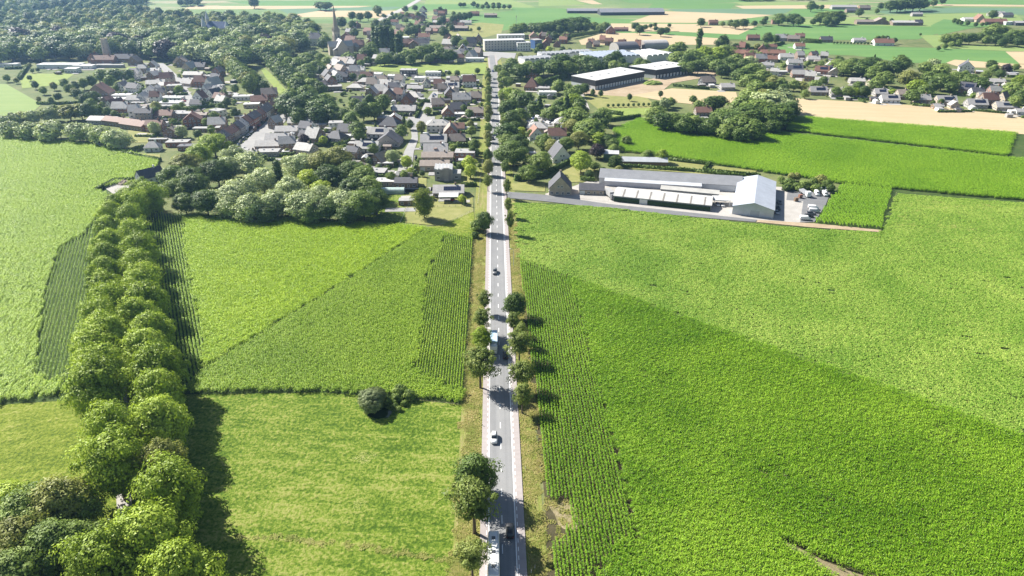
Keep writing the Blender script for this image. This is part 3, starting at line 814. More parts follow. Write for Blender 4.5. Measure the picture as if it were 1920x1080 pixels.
def make_tree(name, mat, seed, H=13.0, cw=11.0, base=0.3, n_cl=46, per=130, leaf=0.62, shape='round', clr=(0.16, 0.24), hang=0.0, trunk_r=0.32, jitter=0.5, outk=0.5, smooth=0):
    """returns (crown mesh, trunk mesh)"""
    r = np.random.default_rng(seed)
    z0 = H * base; ch = H - z0; R_ = cw / 2
    cl = []
    gold = math.pi * (3 - math.sqrt(5))
    ph = r.uniform(0, 6.28); l1, l2 = r.uniform(0.06, 0.16, 2); p1, p2 = r.uniform(0, 6.28, 2)
    for k in range(n_cl):
        f = (k + 0.5) / n_cl
        a = k * gold + ph
        if shape == 'round':
            ct = 1 - 1.75 * f; st = math.sqrt(max(0, 1 - ct * ct))
            q = (r.uniform(0.94, 1.02) if smooth else r.uniform(0.5, 1.12)) * (1 + l1 * math.sin(2 * a + p1) + l2 * math.sin(3 * a + p2))
            c = (R_ * 0.84 * st * q * math.cos(a), R_ * 0.84 * st * q * math.sin(a), z0 + ch * (0.47 + 0.43 * ct * r.uniform(0.8, 1.05)))
        elif shape == 'column':
            w = math.sin(math.pi * min(1, 0.12 + 0.85 * f)) ** 0.6
            c = (R_ * 0.7 * w * r.uniform(0.4, 1) * math.cos(a), R_ * 0.7 * w * r.uniform(0.4, 1) * math.sin(a), z0 + ch * (1 - f) * 0.95)
        elif shape == 'cone':
            w = 0.06 + 0.94 * f
            c = (R_ * 0.85 * w * r.uniform(0.75, 1) * math.cos(a), R_ * 0.85 * w * r.uniform(0.75, 1) * math.sin(a), z0 + ch * (0.97 - 0.93 * f))
        else:   # upright, irregular
            w = math.sin(math.pi * (0.1 + 0.8 * f)) ** 0.8
            q = r.uniform(0.45, 1.15) * (1 + 1.3 * l1 * math.sin(2 * a + p1))
            c = (R_ * 0.85 * w * q * math.cos(a), R_ * 0.85 * w * q * math.sin(a), z0 + ch * (0.93 - 0.83 * f) + r.normal(0, ch * 0.05))
        cl.append(c)
    cl = np.array(cl)
    cr = R_ * r.uniform(clr[0] * 0.8, clr[1] * 1.25, n_cl) * 1.9
    if shape == 'cone': cr = cr * np.linspace(0.4, 1.0, n_cl)
    V, F, t = crown_arrays(r, cl, cr, per, leaf, hang=hang, jitter=jitter, outk=outk)
    # sparse inner leaves so that the crown is not hollow
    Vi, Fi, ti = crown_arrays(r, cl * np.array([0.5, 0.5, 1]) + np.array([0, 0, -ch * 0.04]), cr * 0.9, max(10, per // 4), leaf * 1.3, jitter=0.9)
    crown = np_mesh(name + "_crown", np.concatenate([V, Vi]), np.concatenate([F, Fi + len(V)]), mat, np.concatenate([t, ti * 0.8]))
    b = MB()
    top = z0 + ch * 0.45
    b.tube([(0, 0, -0.1), (0.02 * H * r.normal(0, .3), 0.02 * H * r.normal(0, .3), z0), (r.normal(0, .2), r.normal(0, .2), top)], [trunk_r * 1.25, trunk_r * 0.85, trunk_r * 0.3], 8)
    for k in range(6):
        a = k * 1.05 + r.uniform(0, 0.6); zz = z0 * r.uniform(0.8, 1.1) + 0.3
        e = cl[r.integers(0, n_cl)]
        b.tube([(0, 0, zz), (e[0] * 0.45, e[1] * 0.45, zz + (e[2] - zz) * 0.55), tuple(e)], [trunk_r * 0.5, trunk_r * 0.3, 0.04], 5)
    return crown, b.mesh(name + "_trunk", m_bark)


KINDS = {}


def kind(key, obj_name, desc, cat, mat, n, **kw):
    """tree kind: near version with parts, far version in one mesh"""
    near, far = [], []
    for k in range(n):
        kn = dict(kw)
        near.append(make_tree(obj_name, mat, 100 + 17 * k + len(KINDS) * 7, **kn))
    fw = dict(kw); fw["outk"] = 0.7; fw["jitter"] = 0.5; fw["per"] = max(20, int(kw.get("per", 130) * 0.35)); fw["leaf"] = kw.get("leaf", 0.62) * 1.7
    for k in range(n):
        c, t = make_tree(obj_name, mat, 100 + 17 * k + len(KINDS) * 7, **fw)
        # one mesh: join trunk into the crown
        nv = len(c.vertices)
        import bmesh as _b
        bm = _b.new(); bm.from_mesh(c); 
        for f in bm.faces: f.material_index = 0
        o1 = len(bm.faces)
        bm.from_mesh(t)
        bm.faces.ensure_lookup_table()
        for f in bm.faces[o1:]: f.material_index = 1
        bm.to_mesh(c); bm.free()
        c.materials.append(m_bark)
        far.append(c)
    KINDS[key] = dict(name=obj_name, desc=desc, cat=cat, near=near, far=far, H=kw.get("H", 13.0))


kind("lime", "lime_tree", "broad yellow green tree", "tree", L_lime, 4, H=13, cw=12.5, base=0.12, n_cl=100, per=130, leaf=0.44, clr=(0.085, 0.16))
kind("lime2", "lime_tree", "broad yellow green tree", "tree", L_lime, 4, H=13, cw=12.5, base=0.12, n_cl=80, per=140, leaf=0.44, clr=(0.08, 0.19), shape="open")
kind("plane", "plane_tree", "grey green roadside tree", "tree", L_plane, 4, H=13, cw=10, base=0.36, n_cl=40, per=150, leaf=0.42, clr=(0.07, 0.18), shape='open', jitter=0.6)
kind("dark", "oak_tree", "dark green leafy tree", "tree", L_dark, 3, H=14, cw=12, base=0.12, n_cl=80, per=130, leaf=0.5, clr=(0.10, 0.18))
kind("mid", "broadleaf_tree", "mid green leafy tree", "tree", L_mid, 4, H=13, cw=11.5, base=0.10, n_cl=80, per=125, leaf=0.5, clr=(0.10, 0.18))
kind("olive", "broadleaf_tree", "olive green leafy tree", "tree", L_olive, 3, H=13, cw=11.5, base=0.10, n_cl=80, per=125, leaf=0.5, clr=(0.10, 0.18))
kind("silver", "willow_tree", "silver grey willow", "tree", L_silver, 3, H=11, cw=11, base=0.06, n_cl=50, per=130, leaf=0.6, clr=(0.13, 0.2), hang=0.3)
kind("yellow", "ornamental_tree", "bright yellow green tree", "tree", L_yellow, 2, H=8, cw=7, base=0.1, n_cl=36, per=90, leaf=0.5)
kind("purple", "copper_beech", "dark purple copper beech", "tree", L_purple, 2, H=11, cw=10, base=0.12, n_cl=44, per=110, leaf=0.65)
kind("poplar", "poplar_tree", "tall narrow poplar", "tree", L_dark, 2, H=20, cw=5.5, base=0.05, n_cl=44, per=90, leaf=0.7, shape='column', clr=(0.2, 0.3))
L_sage = leaf_mat("leaf_sage", (0.10, 0.14, 0.05), (0.19, 0.24, 0.10), (0.32, 0.36, 0.18), 0.2)
kind("dome", "willow_bush", "large rounded grey green bush", "bush", L_sage, 1, H=7, cw=10, base=0.0, n_cl=110, per=110, leaf=0.35, clr=(0.06, 0.10), trunk_r=0.15, outk=1.0, smooth=1)
kind("birch", "weeping_birch", "drooping grey green birch", "tree", L_plane, 2, H=14, cw=10, base=0.1, n_cl=46, per=120, leaf=0.6, shape='open', hang=0.55)
kind("conifer", "conifer_tree", "dark pointed conifer", "tree", L_dark, 2, H=11, cw=5.5, base=0.04, n_cl=44, per=80, leaf=0.5, shape='cone')
kind("bush", "bush", "rounded green bush", "bush", L_mid, 3, H=3.2, cw=4, base=0.0, n_cl=22, per=60, leaf=0.4, trunk_r=0.08)
kind("dbush", "bush", "dark green bush", "bush", L_hedge, 3, H=3.2, cw=4, base=0.0, n_cl=22, per=60, leaf=0.4, trunk_r=0.08)


TREE_XY = []


def tree(key, x, y, h, where, group=None, near=None, wide=1.0, desc=None):
    K = KINDS[key]
    s = h / K["H"]
    if near is None: near = y < 430
    v = random.randrange(len(K["near"]))
    rz = random.uniform(0, 6.28)
    if near:
        cm, tm = K["near"][v]
        o = empty(K["name"], (x, y, 0), rz)
        o.scale = (s * wide, s * wide, s)
        link(bpy.data.objects.new("crown", cm), o)
        link(bpy.data.objects.new("trunk", tm), o)
    else:
        o = link(bpy.data.objects.new(K["name"], K["far"][v]))
        o.location = (x, y, 0); o.rotation_euler = (0, 0, rz); o.scale = (s * wide, s * wide, s)
    if key in ('mid', 'dark', 'olive') and any(q in where for q in ('estate', 'gardens', 'beyond the stubble', 'right of the main road')): o.name = 'garden_tree'
    TREE_XY.append((x, y, h * 0.45))
    pend(o, desc or K["desc"], where, K["cat"], group)
    return o


def T(key, px, py, h, where, group=None, c=0.6, wide=1.0, near=None, desc=None):
    """tree whose crown middle is seen at this photo pixel (c: that height / h); c=0: trunk foot"""
    x, y, _ = G(px, py, h * c)
    return tree(key, x, y, h, where, group, near, wide, desc)


def TL(s, where, group=None, c=0.6, up=1.0, out=1.0):
    """list 'kind px py h [wide]; ...'"""
    for it in s.split(';'):
        a = it.split()
        if not a: continue
        T(a[0], float(a[1]), float(a[2]), float(a[3]) * up, where, group, c, (float(a[4]) if len(a) > 4 else 1.0) * out)


def shared(objs, label, group):
    """trees nothing tells apart: one label and group, taken off the ordered list"""
    ids = {id(o) for o in objs}
    PEND[:] = [t for t in PEND if id(t[0]) not in ids]
    for o in objs:
        o["label"] = label; o["group"] = group


# hedge: clipped box of leaves, one object per hedge
def hedge(px_pts, w, h, where, desc="clipped dark green hedge", mat=None, leaf=0.45, dens=26, world=False):
    P = [Vector(p) for p in (px_pts if world else [G(*p) for p in px_pts])]
    P = [Vector((p.x, p.y, 0)) for p in P]
    r = np.random.default_rng(int(abs(P[0].x * 7 + P[0].y * 3)) + 1)
    Vs, Fs, n0 = [], [], 0
    for a, c in zip(P, P[1:]):
        L_ = (c - a).length
        n = max(20, int(L_ * (w + 2 * h) * dens * (0.35 if a.y > 350 else 1) / 3))
        d = (c - a) / L_; nn = Vector((-d.y, d.x, 0))
        u = r.uniform(0, L_, n)
        q = r.uniform(0, w + 2 * h, n)
        off = np.where(q < h, -w / 2, np.where(q < h + w, q - h - w / 2, w / 2))
        z = np.where(q < h, q, np.where(q < h + w, h, w + 2 * h - q))
        N = np.zeros((n, 3)); 
        sd_ = np.where(q < h, -1.0, np.where(q < h + w, 0.0, 1.0))
        N[:, 0] = nn.x * sd_; N[:, 1] = nn.y * sd_; N[:, 2] = np.where(sd_ == 0, 1, 0.2)
        N = unit(N + r.normal(0, 0.45, N.shape))
        C = np.stack([a.x + d.x * u + nn.x * off, a.y + d.y * u + nn.y * off, z], 1) + r.normal(0, 0.08, (n, 3))
        t = unit(np.cross(N, r.normal(0, 1, N.shape))); b_ = np.cross(N, t)
        lf = leaf * (1.5 if a.y > 350 else 1) * r.uniform(0.7, 1.3, n)[:, None]
        V = np.stack([C - t * lf, C + b_ * lf * .7, C + t * lf, C - b_ * lf * .7], 1).reshape(-1, 3)
        Vs.append(V); Fs.append(np.arange(len(V)).reshape(-1, 4) + n0); n0 += len(V)
        # solid core
        e = w / 2 - 0.12; hh = h - 0.12
        k = np.array([[a.x + nn.x * s, a.y + nn.y * s, zz] for s in (-e, e) for zz in (0, hh)] + [[c.x + nn.x * s, c.y + nn.y * s, zz] for s in (-e, e) for zz in (0, hh)])
        f = np.array([[0, 1, 5, 4], [2, 6, 7, 3], [1, 3, 7, 5], [0, 2, 3, 1], [4, 5, 7, 6]]) + n0
        Vs.append(k); Fs.append(f); n0 += 8
    V = np.concatenate(Vs); F = np.concatenate(Fs)
    o = link(bpy.data.objects.new("hedge", np_mesh("hedge", V - np.array([P[0].x, P[0].y, 0]), F, mat or L_hedge, np.clip(r.normal(0.5, 0.2, len(F)), 0, 1))))
    o.location = (P[0].x, P[0].y, 0)
    pend(o, desc, where, "hedge")
    return o

# ------------------------------------------------------------ houses and sheds
def tile_mat(name, c, along=0.35, var=0.14, rough=0.7, spec=0.35):
    """roof covering: courses + stains"""
    if name in MATS: return MATS[name]
    m, nt, b, L = new_mat(name)
    P = obj_pos(nt)
    wv = nt.nodes.new("ShaderNodeTexWave"); wv.wave_type = 'BANDS'; wv.bands_direction = 'Z'
    wv.inputs["Scale"].default_value = 1.6; wv.inputs["Distortion"].default_value = 0.6
    L.new(P, wv.inputs["Vector"])
    n = noise(nt, 0.7, 5, 0.7, P)
    lo = tuple(x * (1 - 1.6 * var) for x in c); hi = tuple(min(1, x * (1 + 1.4 * var)) for x in c)
    col = ramp(nt, n, [(0.3, lo), (0.7, hi)])
    L.new(mixc(nt, mixc(nt, wv.outputs[0], (0.0, 0, 0), (0.16, 0.16, 0.16)), col, tuple(x * 0.55 for x in c)), b.inputs["Base Color"])
    b.inputs["Roughness"].default_value = rough
    b.inputs["Specular IOR Level"].default_value = spec
    MATS[name] = m
    return m


def brick_mat(name, c1, c2, mortar):
    if name in MATS: return MATS[name]
    m, nt, b, L = new_mat(name)
    P = obj_pos(nt)
    br = nt.nodes.new("ShaderNodeTexBrick")
    mp = nt.nodes.new("ShaderNodeMapping"); L.new(P, mp.inputs[0]); mp.inputs["Rotation"].default_value = (R(90), 0, 0)
    L.new(mp.outputs[0], br.inputs[0])
    br.inputs["Color1"].default_value = (*c1, 1); br.inputs["Color2"].default_value = (*c2, 1); br.inputs["Mortar"].default_value = (*mortar, 1)
    br.inputs["Scale"].default_value = 4.0
    n = noise(nt, 0.5, 5, 0.7, P)
    L.new(mixc(nt, 0.5, br.outputs[0], ramp(nt, n, [(0.3, tuple(x * 0.7 for x in c1)), (0.7, tuple(min(1, x * 1.3) for x in c2))])), b.inputs["Base Color"])
    b.inputs["Roughness"].default_value = 0.9; b.inputs["Specular IOR Level"].default_value = 0.2
    MATS[name] = m
    return m


def corr_mat(name, c, axis='X', scale=4.0, rough=0.45, var=0.12, metal=0.0):
    """ribbed sheet"""
    if name in MATS: return MATS[name]
    m, nt, b, L = new_mat(name)
    P = obj_pos(nt)
    wv = nt.nodes.new("ShaderNodeTexWave"); wv.bands_direction = axis
    wv.inputs["Scale"].default_value = scale
    L.new(P, wv.inputs["Vector"])
    n = noise(nt, 0.25, 5, 0.7, P)
    L.new(ramp(nt, n, [(0.3, tuple(x * (1 - var) for x in c)), (0.7, tuple(min(1, x * (1 + var)) for x in c))]), b.inputs["Base Color"])
    bp = nt.nodes.new("ShaderNodeBump"); bp.inputs["Strength"].default_value = 0.35; bp.inputs["Distance"].default_value = 0.05
    L.new(wv.outputs[0], bp.inputs["Height"]); L.new(bp.outputs[0], b.inputs["Normal"])
    b.inputs["Roughness"].default_value = rough; b.inputs["Metallic"].default_value = metal
    MATS[name] = m
    return m


RM = {
 'grey': tile_mat("roof_grey_tile", (0.40, 0.385, 0.375)), 'brown': tile_mat("roof_brown_tile", (0.30, 0.25, 0.215)),
 'dark': tile_mat("roof_slate", (0.10, 0.10, 0.115)), 'red': tile_mat("roof_red_tile", (0.27, 0.14, 0.10)),
 'rust': tile_mat("roof_rust_tile", (0.20, 0.11, 0.085)), 'pale': tile_mat("roof_pale_tile", (0.46, 0.445, 0.42)),
 'white': flat("roof_white_membrane", (0.52, 0.52, 0.515), 0.6, 0.08, 0.4), 'felt': flat("roof_felt", (0.33, 0.325, 0.32), 0.85, 0.16, 0.5),
 'metal': corr_mat("roof_sheet_grey", (0.48, 0.49, 0.50), 'X', 3.0),
}
RN = {'grey': 'grey tiled', 'brown': 'brown tiled', 'dark': 'dark slate', 'red': 'red tiled', 'rust': 'rusty red', 'pale': 'pale grey', 'white': 'flat white', 'felt': 'flat grey', 'metal': 'grey sheet metal'}
WM = {
 'red': brick_mat("wall_red_brick", (0.27, 0.115, 0.075), (0.27, 0.14, 0.10), (0.36, 0.30, 0.26)),
 'brown': brick_mat("wall_brown_brick", (0.20, 0.145, 0.11), (0.26, 0.19, 0.14), (0.32, 0.28, 0.25)),
 'tan': brick_mat("wall_tan_brick", (0.38, 0.31, 0.23), (0.45, 0.37, 0.28), (0.46, 0.42, 0.37)),
 'grey': brick_mat("wall_grey_brick", (0.30, 0.28, 0.265), (0.37, 0.345, 0.325), (0.40, 0.38, 0.37)),
 'white': flat("wall_white_render", (0.72, 0.71, 0.68), 0.8, 0.06, 0.6), 'dark': flat("wall_dark_cladding", (0.07, 0.07, 0.08), 0.6, 0.2, 1.0),
 'green': flat("wall_green_sheet", (0.06, 0.12, 0.075), 0.6, 0.15, 1.0), 'wood': flat("wall_wood", (0.22, 0.15, 0.10), 0.8, 0.25, 2.0),
}
WN = {'red': 'red brick', 'brown': 'brown brick', 'tan': 'tan brick', 'grey': 'grey brick', 'white': 'white', 'dark': 'dark clad', 'green': 'green', 'wood': 'wooden'}
m_frame = flat("window_frame", (0.75, 0.75, 0.73), 0.5, 0.04)
m_door = flat("door_paint", (0.30, 0.27, 0.24), 0.5, 0.1)
m_garage = flat("garage_door_white", (0.66, 0.66, 0.64), 0.5, 0.05)


def glass_mat():
    m, nt, b, L = new_mat("window_glass")
    b.inputs["Base Color"].default_value = (0.035, 0.042, 0.05, 1)
    b.inputs["Roughness"].default_value = 0.08
    b.inputs["Specular IOR Level"].default_value = 0.7
    return m


m_glass = glass_mat()
m_solar = flat("solar_panel", (0.022, 0.027, 0.055), 0.18, 0.15, 1.0, 0.0, 0.6)
_cache = {}


def window_mesh(w, h):
    k = ('w', round(w, 1), round(h, 1))
    if k not in _cache:
        b = MB(); w, h = k[1], k[2]; f = 0.09
        b.box(-w / 2, -w / 2 + f, -0.06, 0.03, 0, h); b.box(w / 2 - f, w / 2, -0.06, 0.03, 0, h)
        b.box(-w / 2 + f, w / 2 - f, -0.06, 0.03, 0, f); b.box(-w / 2 + f, w / 2 - f, -0.06, 0.03, h - f, h)
        b.box(-0.035, 0.035, -0.05, 0.03, f, h - f)
        b.box(-w / 2 - 0.06, w / 2 + 0.06, -0.14, 0.0, -0.08, -0.002)
        b.box(-w / 2 + f, -0.037, -0.02, 0.02, f + .002, h - f - .002, 1); b.box(0.037, w / 2 - f, -0.02, 0.02, f + .002, h - f - .002, 1)
        _cache[k] = b.mesh("window", [m_frame, m_glass])
    return _cache[k]


def door_mesh(w, h, m):
    k = ('d', round(w, 1), round(h, 1), m.name)
    if k not in _cache:
        b = MB(); f = 0.08
        b.box(-w / 2 - f, -w / 2, -0.07, 0.03, 0, h + f, 1); b.box(w / 2, w / 2 + f, -0.07, 0.03, 0, h + f, 1); b.box(-w / 2, w / 2, -0.07, 0.03, h, h + f, 1)
        if w > 2:
            n = 5
            for j in range(n): b.box(-w / 2, w / 2, -0.03, 0.02, j * h / n + 0.012, (j + 1) * h / n - 0.012)
        else:
            b.box(-w / 2, w / 2, -0.03, 0.02, 0.02, h - 0.002); b.box(-w / 4, w / 4, -0.05, -0.031, h * 0.55, h * 0.85, 2)
        _cache[k] = b.mesh("door", [m, m_frame, m_glass])
    return _cache[k]


def put(name, me, parent, loc, rz=0.0, rx=0.0):
    o = link(bpy.data.objects.new(name, me), parent)
    o.location = loc; o.rotation_euler = (rx, 0, rz)
    return o


HOUSE_XY = []


def house(px, py, w, d, rot=0.0, h=2.8, pitch=38, roof='grey', wall='brown', ridge='x', where="", name="house", cat="house", desc=None,
          chim=1, solar=0, garage=0, wins=True, world=False, over=0.4, dorm=0, skyl=0, hip=0.0, group=None, label=None, near=None):
    """px, py: photo pixel of the middle of the wall facing us. w across, d deep (m), rot degrees"""
    x, y, _ = (px, py, 0) if world else G(px, py)
    a = R(rot)
    ox, oy = -math.sin(a) * d / 2, math.cos(a) * d / 2
    cx, cy = x + ox, y + oy
    if near is None: near = cy < 720
    root = empty(name, (cx, cy, 0), a)
    HOUSE_XY.append((cx, cy, max(w, d) * 0.62))
    W2, D2 = w / 2, d / 2
    wm, rm = WM[wall], RM[roof]
    flatroof = roof in ('white', 'felt') or pitch < 3
    b = MB()
    wp = MB()
    if flatroof:
        wp.box(-W2, W2, -D2, D2, -0.1, h)
        wp.build("wall", wm, root)
        b.box(-W2 - 0.12, W2 + 0.12, -D2 - 0.12, D2 + 0.12, h + 0.002, h + 0.28)
        b.build("roof", rm, root)
        if near and min(w, d) > 5:
            k = MB(); k.box(-0.5, 0.5, -0.5, 0.5, 0, 0.35); k.box(-0.4, 0.4, -0.4, 0.4, 0.352, 0.42, 1)
            for j in range(1 + (w > 12)): put("skylight", _cache.setdefault('sk', k.mesh("skylight", [m_frame, m_glass])), root, (W2 * (-0.45 + 0.8 * j), D2 * 0.15, h + 0.282))
        rh = 0.0
    else:
        if ridge == 'x':
            run = D2; 
        else:
            run = W2
        rh = run * math.tan(R(pitch))
        th = 0.22
        tn = math.tan(R(pitch))
        ov = over
        if hip <= 0:
            if ridge == 'x':
                wp.prism([(-D2, -0.1), (D2, -0.1), (D2, h), (0, h + rh), (-D2, h)], -W2, W2, axis='x')
                wp.build("wall", wm, root)
                for s in (-1, 1):
                    pr = [(s * (D2 + ov), h - ov * tn + 0.004), (0, h + rh + 0.004), (0, h + rh + th), (s * (D2 + ov), h - ov * tn + th)]
                    b.prism(pr if s < 0 else pr[::-1], -W2 - ov * .6, W2 + ov * .6, axis='x')
            else:
                wp.prism([(-W2, -0.1), (W2, -0.1), (W2, h), (0, h + rh), (-W2, h)], -D2, D2)
                wp.build("wall", wm, root)
                for s in (-1, 1):
                    pr = [(s * (W2 + ov), h - ov * tn + 0.004), (0, h + rh + 0.004), (0, h + rh + th), (s * (W2 + ov), h - ov * tn + th)]
                    b.prism(pr if s < 0 else pr[::-1], -D2 - ov * .6, D2 + ov * .6)
        else:
            wp.box(-W2, W2, -D2, D2, -0.1, h); wp.build("wall", wm, root)
            e = ov; zb = h - 0.02; 
            if ridge == 'x':
                hx = max(0.3, W2 - hip * D2); r0, r1 = (-hx, 0), (hx, 0)
            else:
                hx = max(0.3, D2 - hip * W2); r0, r1 = (0, -hx), (0, hx)
            A, B_, C_, Dd = (-W2 - e, -D2 - e, zb), (W2 + e, -D2 - e, zb), (W2 + e, D2 + e, zb), (-W2 - e, D2 + e, zb)
            P0, P1 = (*r0, h + rh), (*r1, h + rh)
            if ridge == 'x':
                for q in ((A, B_, P1, P0), (C_, Dd, P0, P1), (B_, C_, P1), (Dd, A, P0)): b.poly(q)
            else:
                for q in ((A, B_, P0), (B_, C_, P1, P0), (C_, Dd, P1), (Dd, A, P0, P1)): b.poly(q)
            b.poly((Dd, C_, B_, A))
        ro = b.build("roof", rm, root)
        # ridge line of a different tone reads at this distance
        if chim:
            c = MB(); c.box(-0.42, 0.42, -0.36, 0.36, -1.0, 1.1); c.box(-0.5, 0.5, -0.44, 0.44, 1.102, 1.22); c.box(-0.22, 0.22, -0.16, 0.16, 1.222, 1.5)
            ck = ('ch', wall)
            cm = _cache.setdefault(ck, c.mesh("chimney", wm))
            for j in range(chim):
                f = (0.45, -0.5)[j % 2] * (W2 if ridge == 'x' else D2)
                put("chimney", cm, root, (f, 0.1, h + rh) if ridge == 'x' else (0.1, f, h + rh))
        if solar or skyl:
            for j in range(max(solar, 0)):
                pw = (W2 if ridge == 'x' else D2) * 1.1; ph = run / math.cos(R(pitch)) * 0.5
                k = MB()
                nx = max(2, int(pw / 1.05))
                for q in range(nx):
                    for q2 in range(2):
                        k.box(-pw / 2 + q * pw / nx + .02, -pw / 2 + (q + 1) * pw / nx - .02, -ph / 2 + q2 * ph / 2 + .02, -ph / 2 + (q2 + 1) * ph / 2 - .02, 0.02, 0.07)
                po = k.build("solar_panel", m_solar, root)
                zz = h + rh * 0.5 + th + 0.04
                if ridge == 'x':
                    po.location = (0.12 * w * (1 if j == 0 else -1), -D2 * 0.5, zz); po.rotation_euler = (R(pitch), 0, 0)
                else:
                    po.location = (-W2 * 0.5, 0, zz); po.rotation_euler = (0, -R(pitch), 0); po.rotation_euler = Matrix.Rotation(-R(pitch), 3, 'Y').to_euler()
                    po.data.transform(Matrix.Rotation(R(90), 4, 'Z'))
            for j in range(skyl):
                k = MB(); k.box(-0.4, 0.4, -0.55, 0.55, 0, 0.09); k.box(-0.33, 0.33, -0.47, 0.47, 0.092, 0.1, 1)
                sm = _cache.setdefault('rw', k.mesh("roof_window", [m_frame, m_glass]))
                f = (-0.5 + (j + 0.5) / skyl) * (w if ridge == 'x' else d) * 0.8
                o = put("roof_window", sm, root, (0, 0, 0))
                zz = h + rh * 0.5 + th
                if ridge == 'x': o.location = (f, -D2 * 0.5, zz); o.rotation_euler = (R(pitch), 0, 0)
                else: o.location = (-W2 * 0.5, f, zz); o.rotation_euler = (0, -R(pitch), 0)
        if dorm:
            for j in range(dorm):
                f = (-0.5 + (j + 0.5) / dorm) * w * 0.8
                k = MB(); k.box(-0.9, 0.9, 0.0, D2 * 0.7, 0, 1.5)
                dm = k.mesh("dormer", wm); o = put("dormer", dm, root, (f, -D2 + 0.7, h + 0.5 * tn))
                put("window", window_mesh(1.4, 1.1), o, (0, 0, 0.25))
    # openings on the walls that can be seen from the camera side
    if wins:
        two = h > 4.2
        up = (not flatroof and hip <= 0 and rh > 2.2)
        def wallrow(fx, fy, length, nrm_rz, gable):
            n = max(1, int(length / (2.9 if near else 4.5)))
            if not near: n = min(n, 3)
            for lev in range(2 if two else 1):
                zb = 0.9 + lev * 2.7
                for j in range(n):
                    t = -length / 2 + length * (j + 0.5) / n
                    p = (fx(t)[0], fx(t)[1], 0)
                    if lev == 0 and near and j == n // 2 and nrm_rz == 0:
                        put("door", door_mesh(1.0, 2.1, m_door), root, (p[0], p[1], 0.02), nrm_rz)
                    elif lev == 0 and garage and j == 0 and nrm_rz == 0:
                        put("garage_door", door_mesh(2.5, 2.2, m_garage), root, (p[0], p[1], 0.02), nrm_rz)
                    else:
                        put("window", window_mesh(1.5, 1.2), root, (p[0], p[1], zb), nrm_rz)
            if gable and up:
                for t in ((-0.9, 0.9) if length > 8 and near else (0,)):
                    p = fx(t); put("window", window_mesh(1.0, 1.2), root, (p[0], p[1], h + 0.35), nrm_rz)
        e = 0.012
        wallrow(lambda t: (t, -D2 - e), 0, w, 0.0, ridge == 'y')
        # side wall that faces the camera
        if near:
            camdir = math.atan2(-cy, -cx) - a
            if math.cos(camdir) > 0: wallrow(lambda t: (W2 + e, t), 0, d, math.pi / 2, ridge == 'x')
            else: wallrow(lambda t: (-W2 - e, -t), 0, d, -math.pi / 2, ridge == 'x')
    dd = desc or f"{RN[roof]} roofed {WN[wall]} house"
    if label: tag(root, label, cat, group)
    else: pend(root, dd, where, cat, group)
    return root

# ------------------------------------------------------------ village houses: px py w d rot h pitch roof wall ridge [options]
def HL(s, where, group):
    out = []
    for it in s.split(';'):
        a = it.split()
        if not a: continue
        kw = {}
        for o in a[10:]:
            k, v = o.split('='); kw[k] = float(v) if '.' in v else int(v)
        out.append(house(float(a[0]), float(a[1]), float(a[2]), float(a[3]), float(a[4]), float(a[5]), float(a[6]), a[7], a[8], a[9], where, group=group, **kw))
    return out


HL("""699 147 16 9 -6 4 0 white white x; 742 150 17 9 -4 3.6 0 white white x; 765 143 16 10 -4 5.6 0 felt dark x; 812 143 15 9 0 3.6 0 white white x;
787 154 10 9 0 3.8 0 white white x; 815 155 11 8 0 3.6 0 felt white x; 850 156 13 10 2 4.6 0 felt grey x; 877 150 12 8 2 3.4 0 white white x; 880 160 10 6 2 3 0 felt dark x;
684 159 14 10 -5 2.7 30 pale brown x hip=0.8; 719 164 13 10 -8 2.8 35 pale brown x; 741 168 15 11 -5 2.8 30 pale tan x hip=0.9; 778 172 14 9 0 2.7 26 grey brown x;
845 170 15 10 2 3 35 pale white x solar=1; 664 170 14 10 -6 2.6 28 pale brown x hip=0.9; 733 183 14 10 -10 2.8 35 grey brown x; 770 188 15 12 -12 2.7 30 pale brown x hip=0.9;
844 186 9 12 6 3.6 48 dark brown y; 866 194 15 10 4 3.2 42 grey tan x skyl=2; 762 199 11 12 -4 2.9 46 rust red y chim=1; 757 214 18 10 -4 2.7 32 grey brown x skyl=1;
727 229 16 9 -4 2.8 0 felt brown x; 728 243 14 11 -12 2.7 44 dark red x hip=0.9; 861 212 13 10 8 3 40 dark brown x; 840 221 9 11 4 3 45 brown red y; 864 220 11 6 2 2.4 0 white grey x""",
   "in the roadside estate", "houses of the estate left of the main road")
HL("""822 248 16 10 2 4.8 32 pale white x hip=0.8 skyl=2; 845 257 9 12 4 3 46 brown red y; 710 259 16 10 -4 2.8 33 grey white x solar=1; 726 276 15 13 -5 3 34 dark grey y garage=1;
813 275 17 11 2 3 34 grey white x solar=1 chim=2; 686 287 15 10 -4 2.9 34 pale white x solar=1 chim=2; 704 311 10 14 -32 3 40 brown brown y; 817 293 15 10 3 2.9 36 grey red x dorm=1;
820 304 19 9 1 3 24 brown tan x; 815 321 17 9 1 3.2 24 brown tan x garage=1; 693 333 17 9 -4 2.8 0 felt dark x; 723 314 9 6 0 2.4 0 white wood x; 841 371 16 10 2 2.7 28 grey brown x solar=1;
761 353 12 8 0 3 24 dark wood x; 727 350 16 7 0 2.6 0 white tan x; 761 386 7 4.5 2 2.5 0 felt wood x""",
   "in the near roadside estate", "houses of the estate left of the main road")
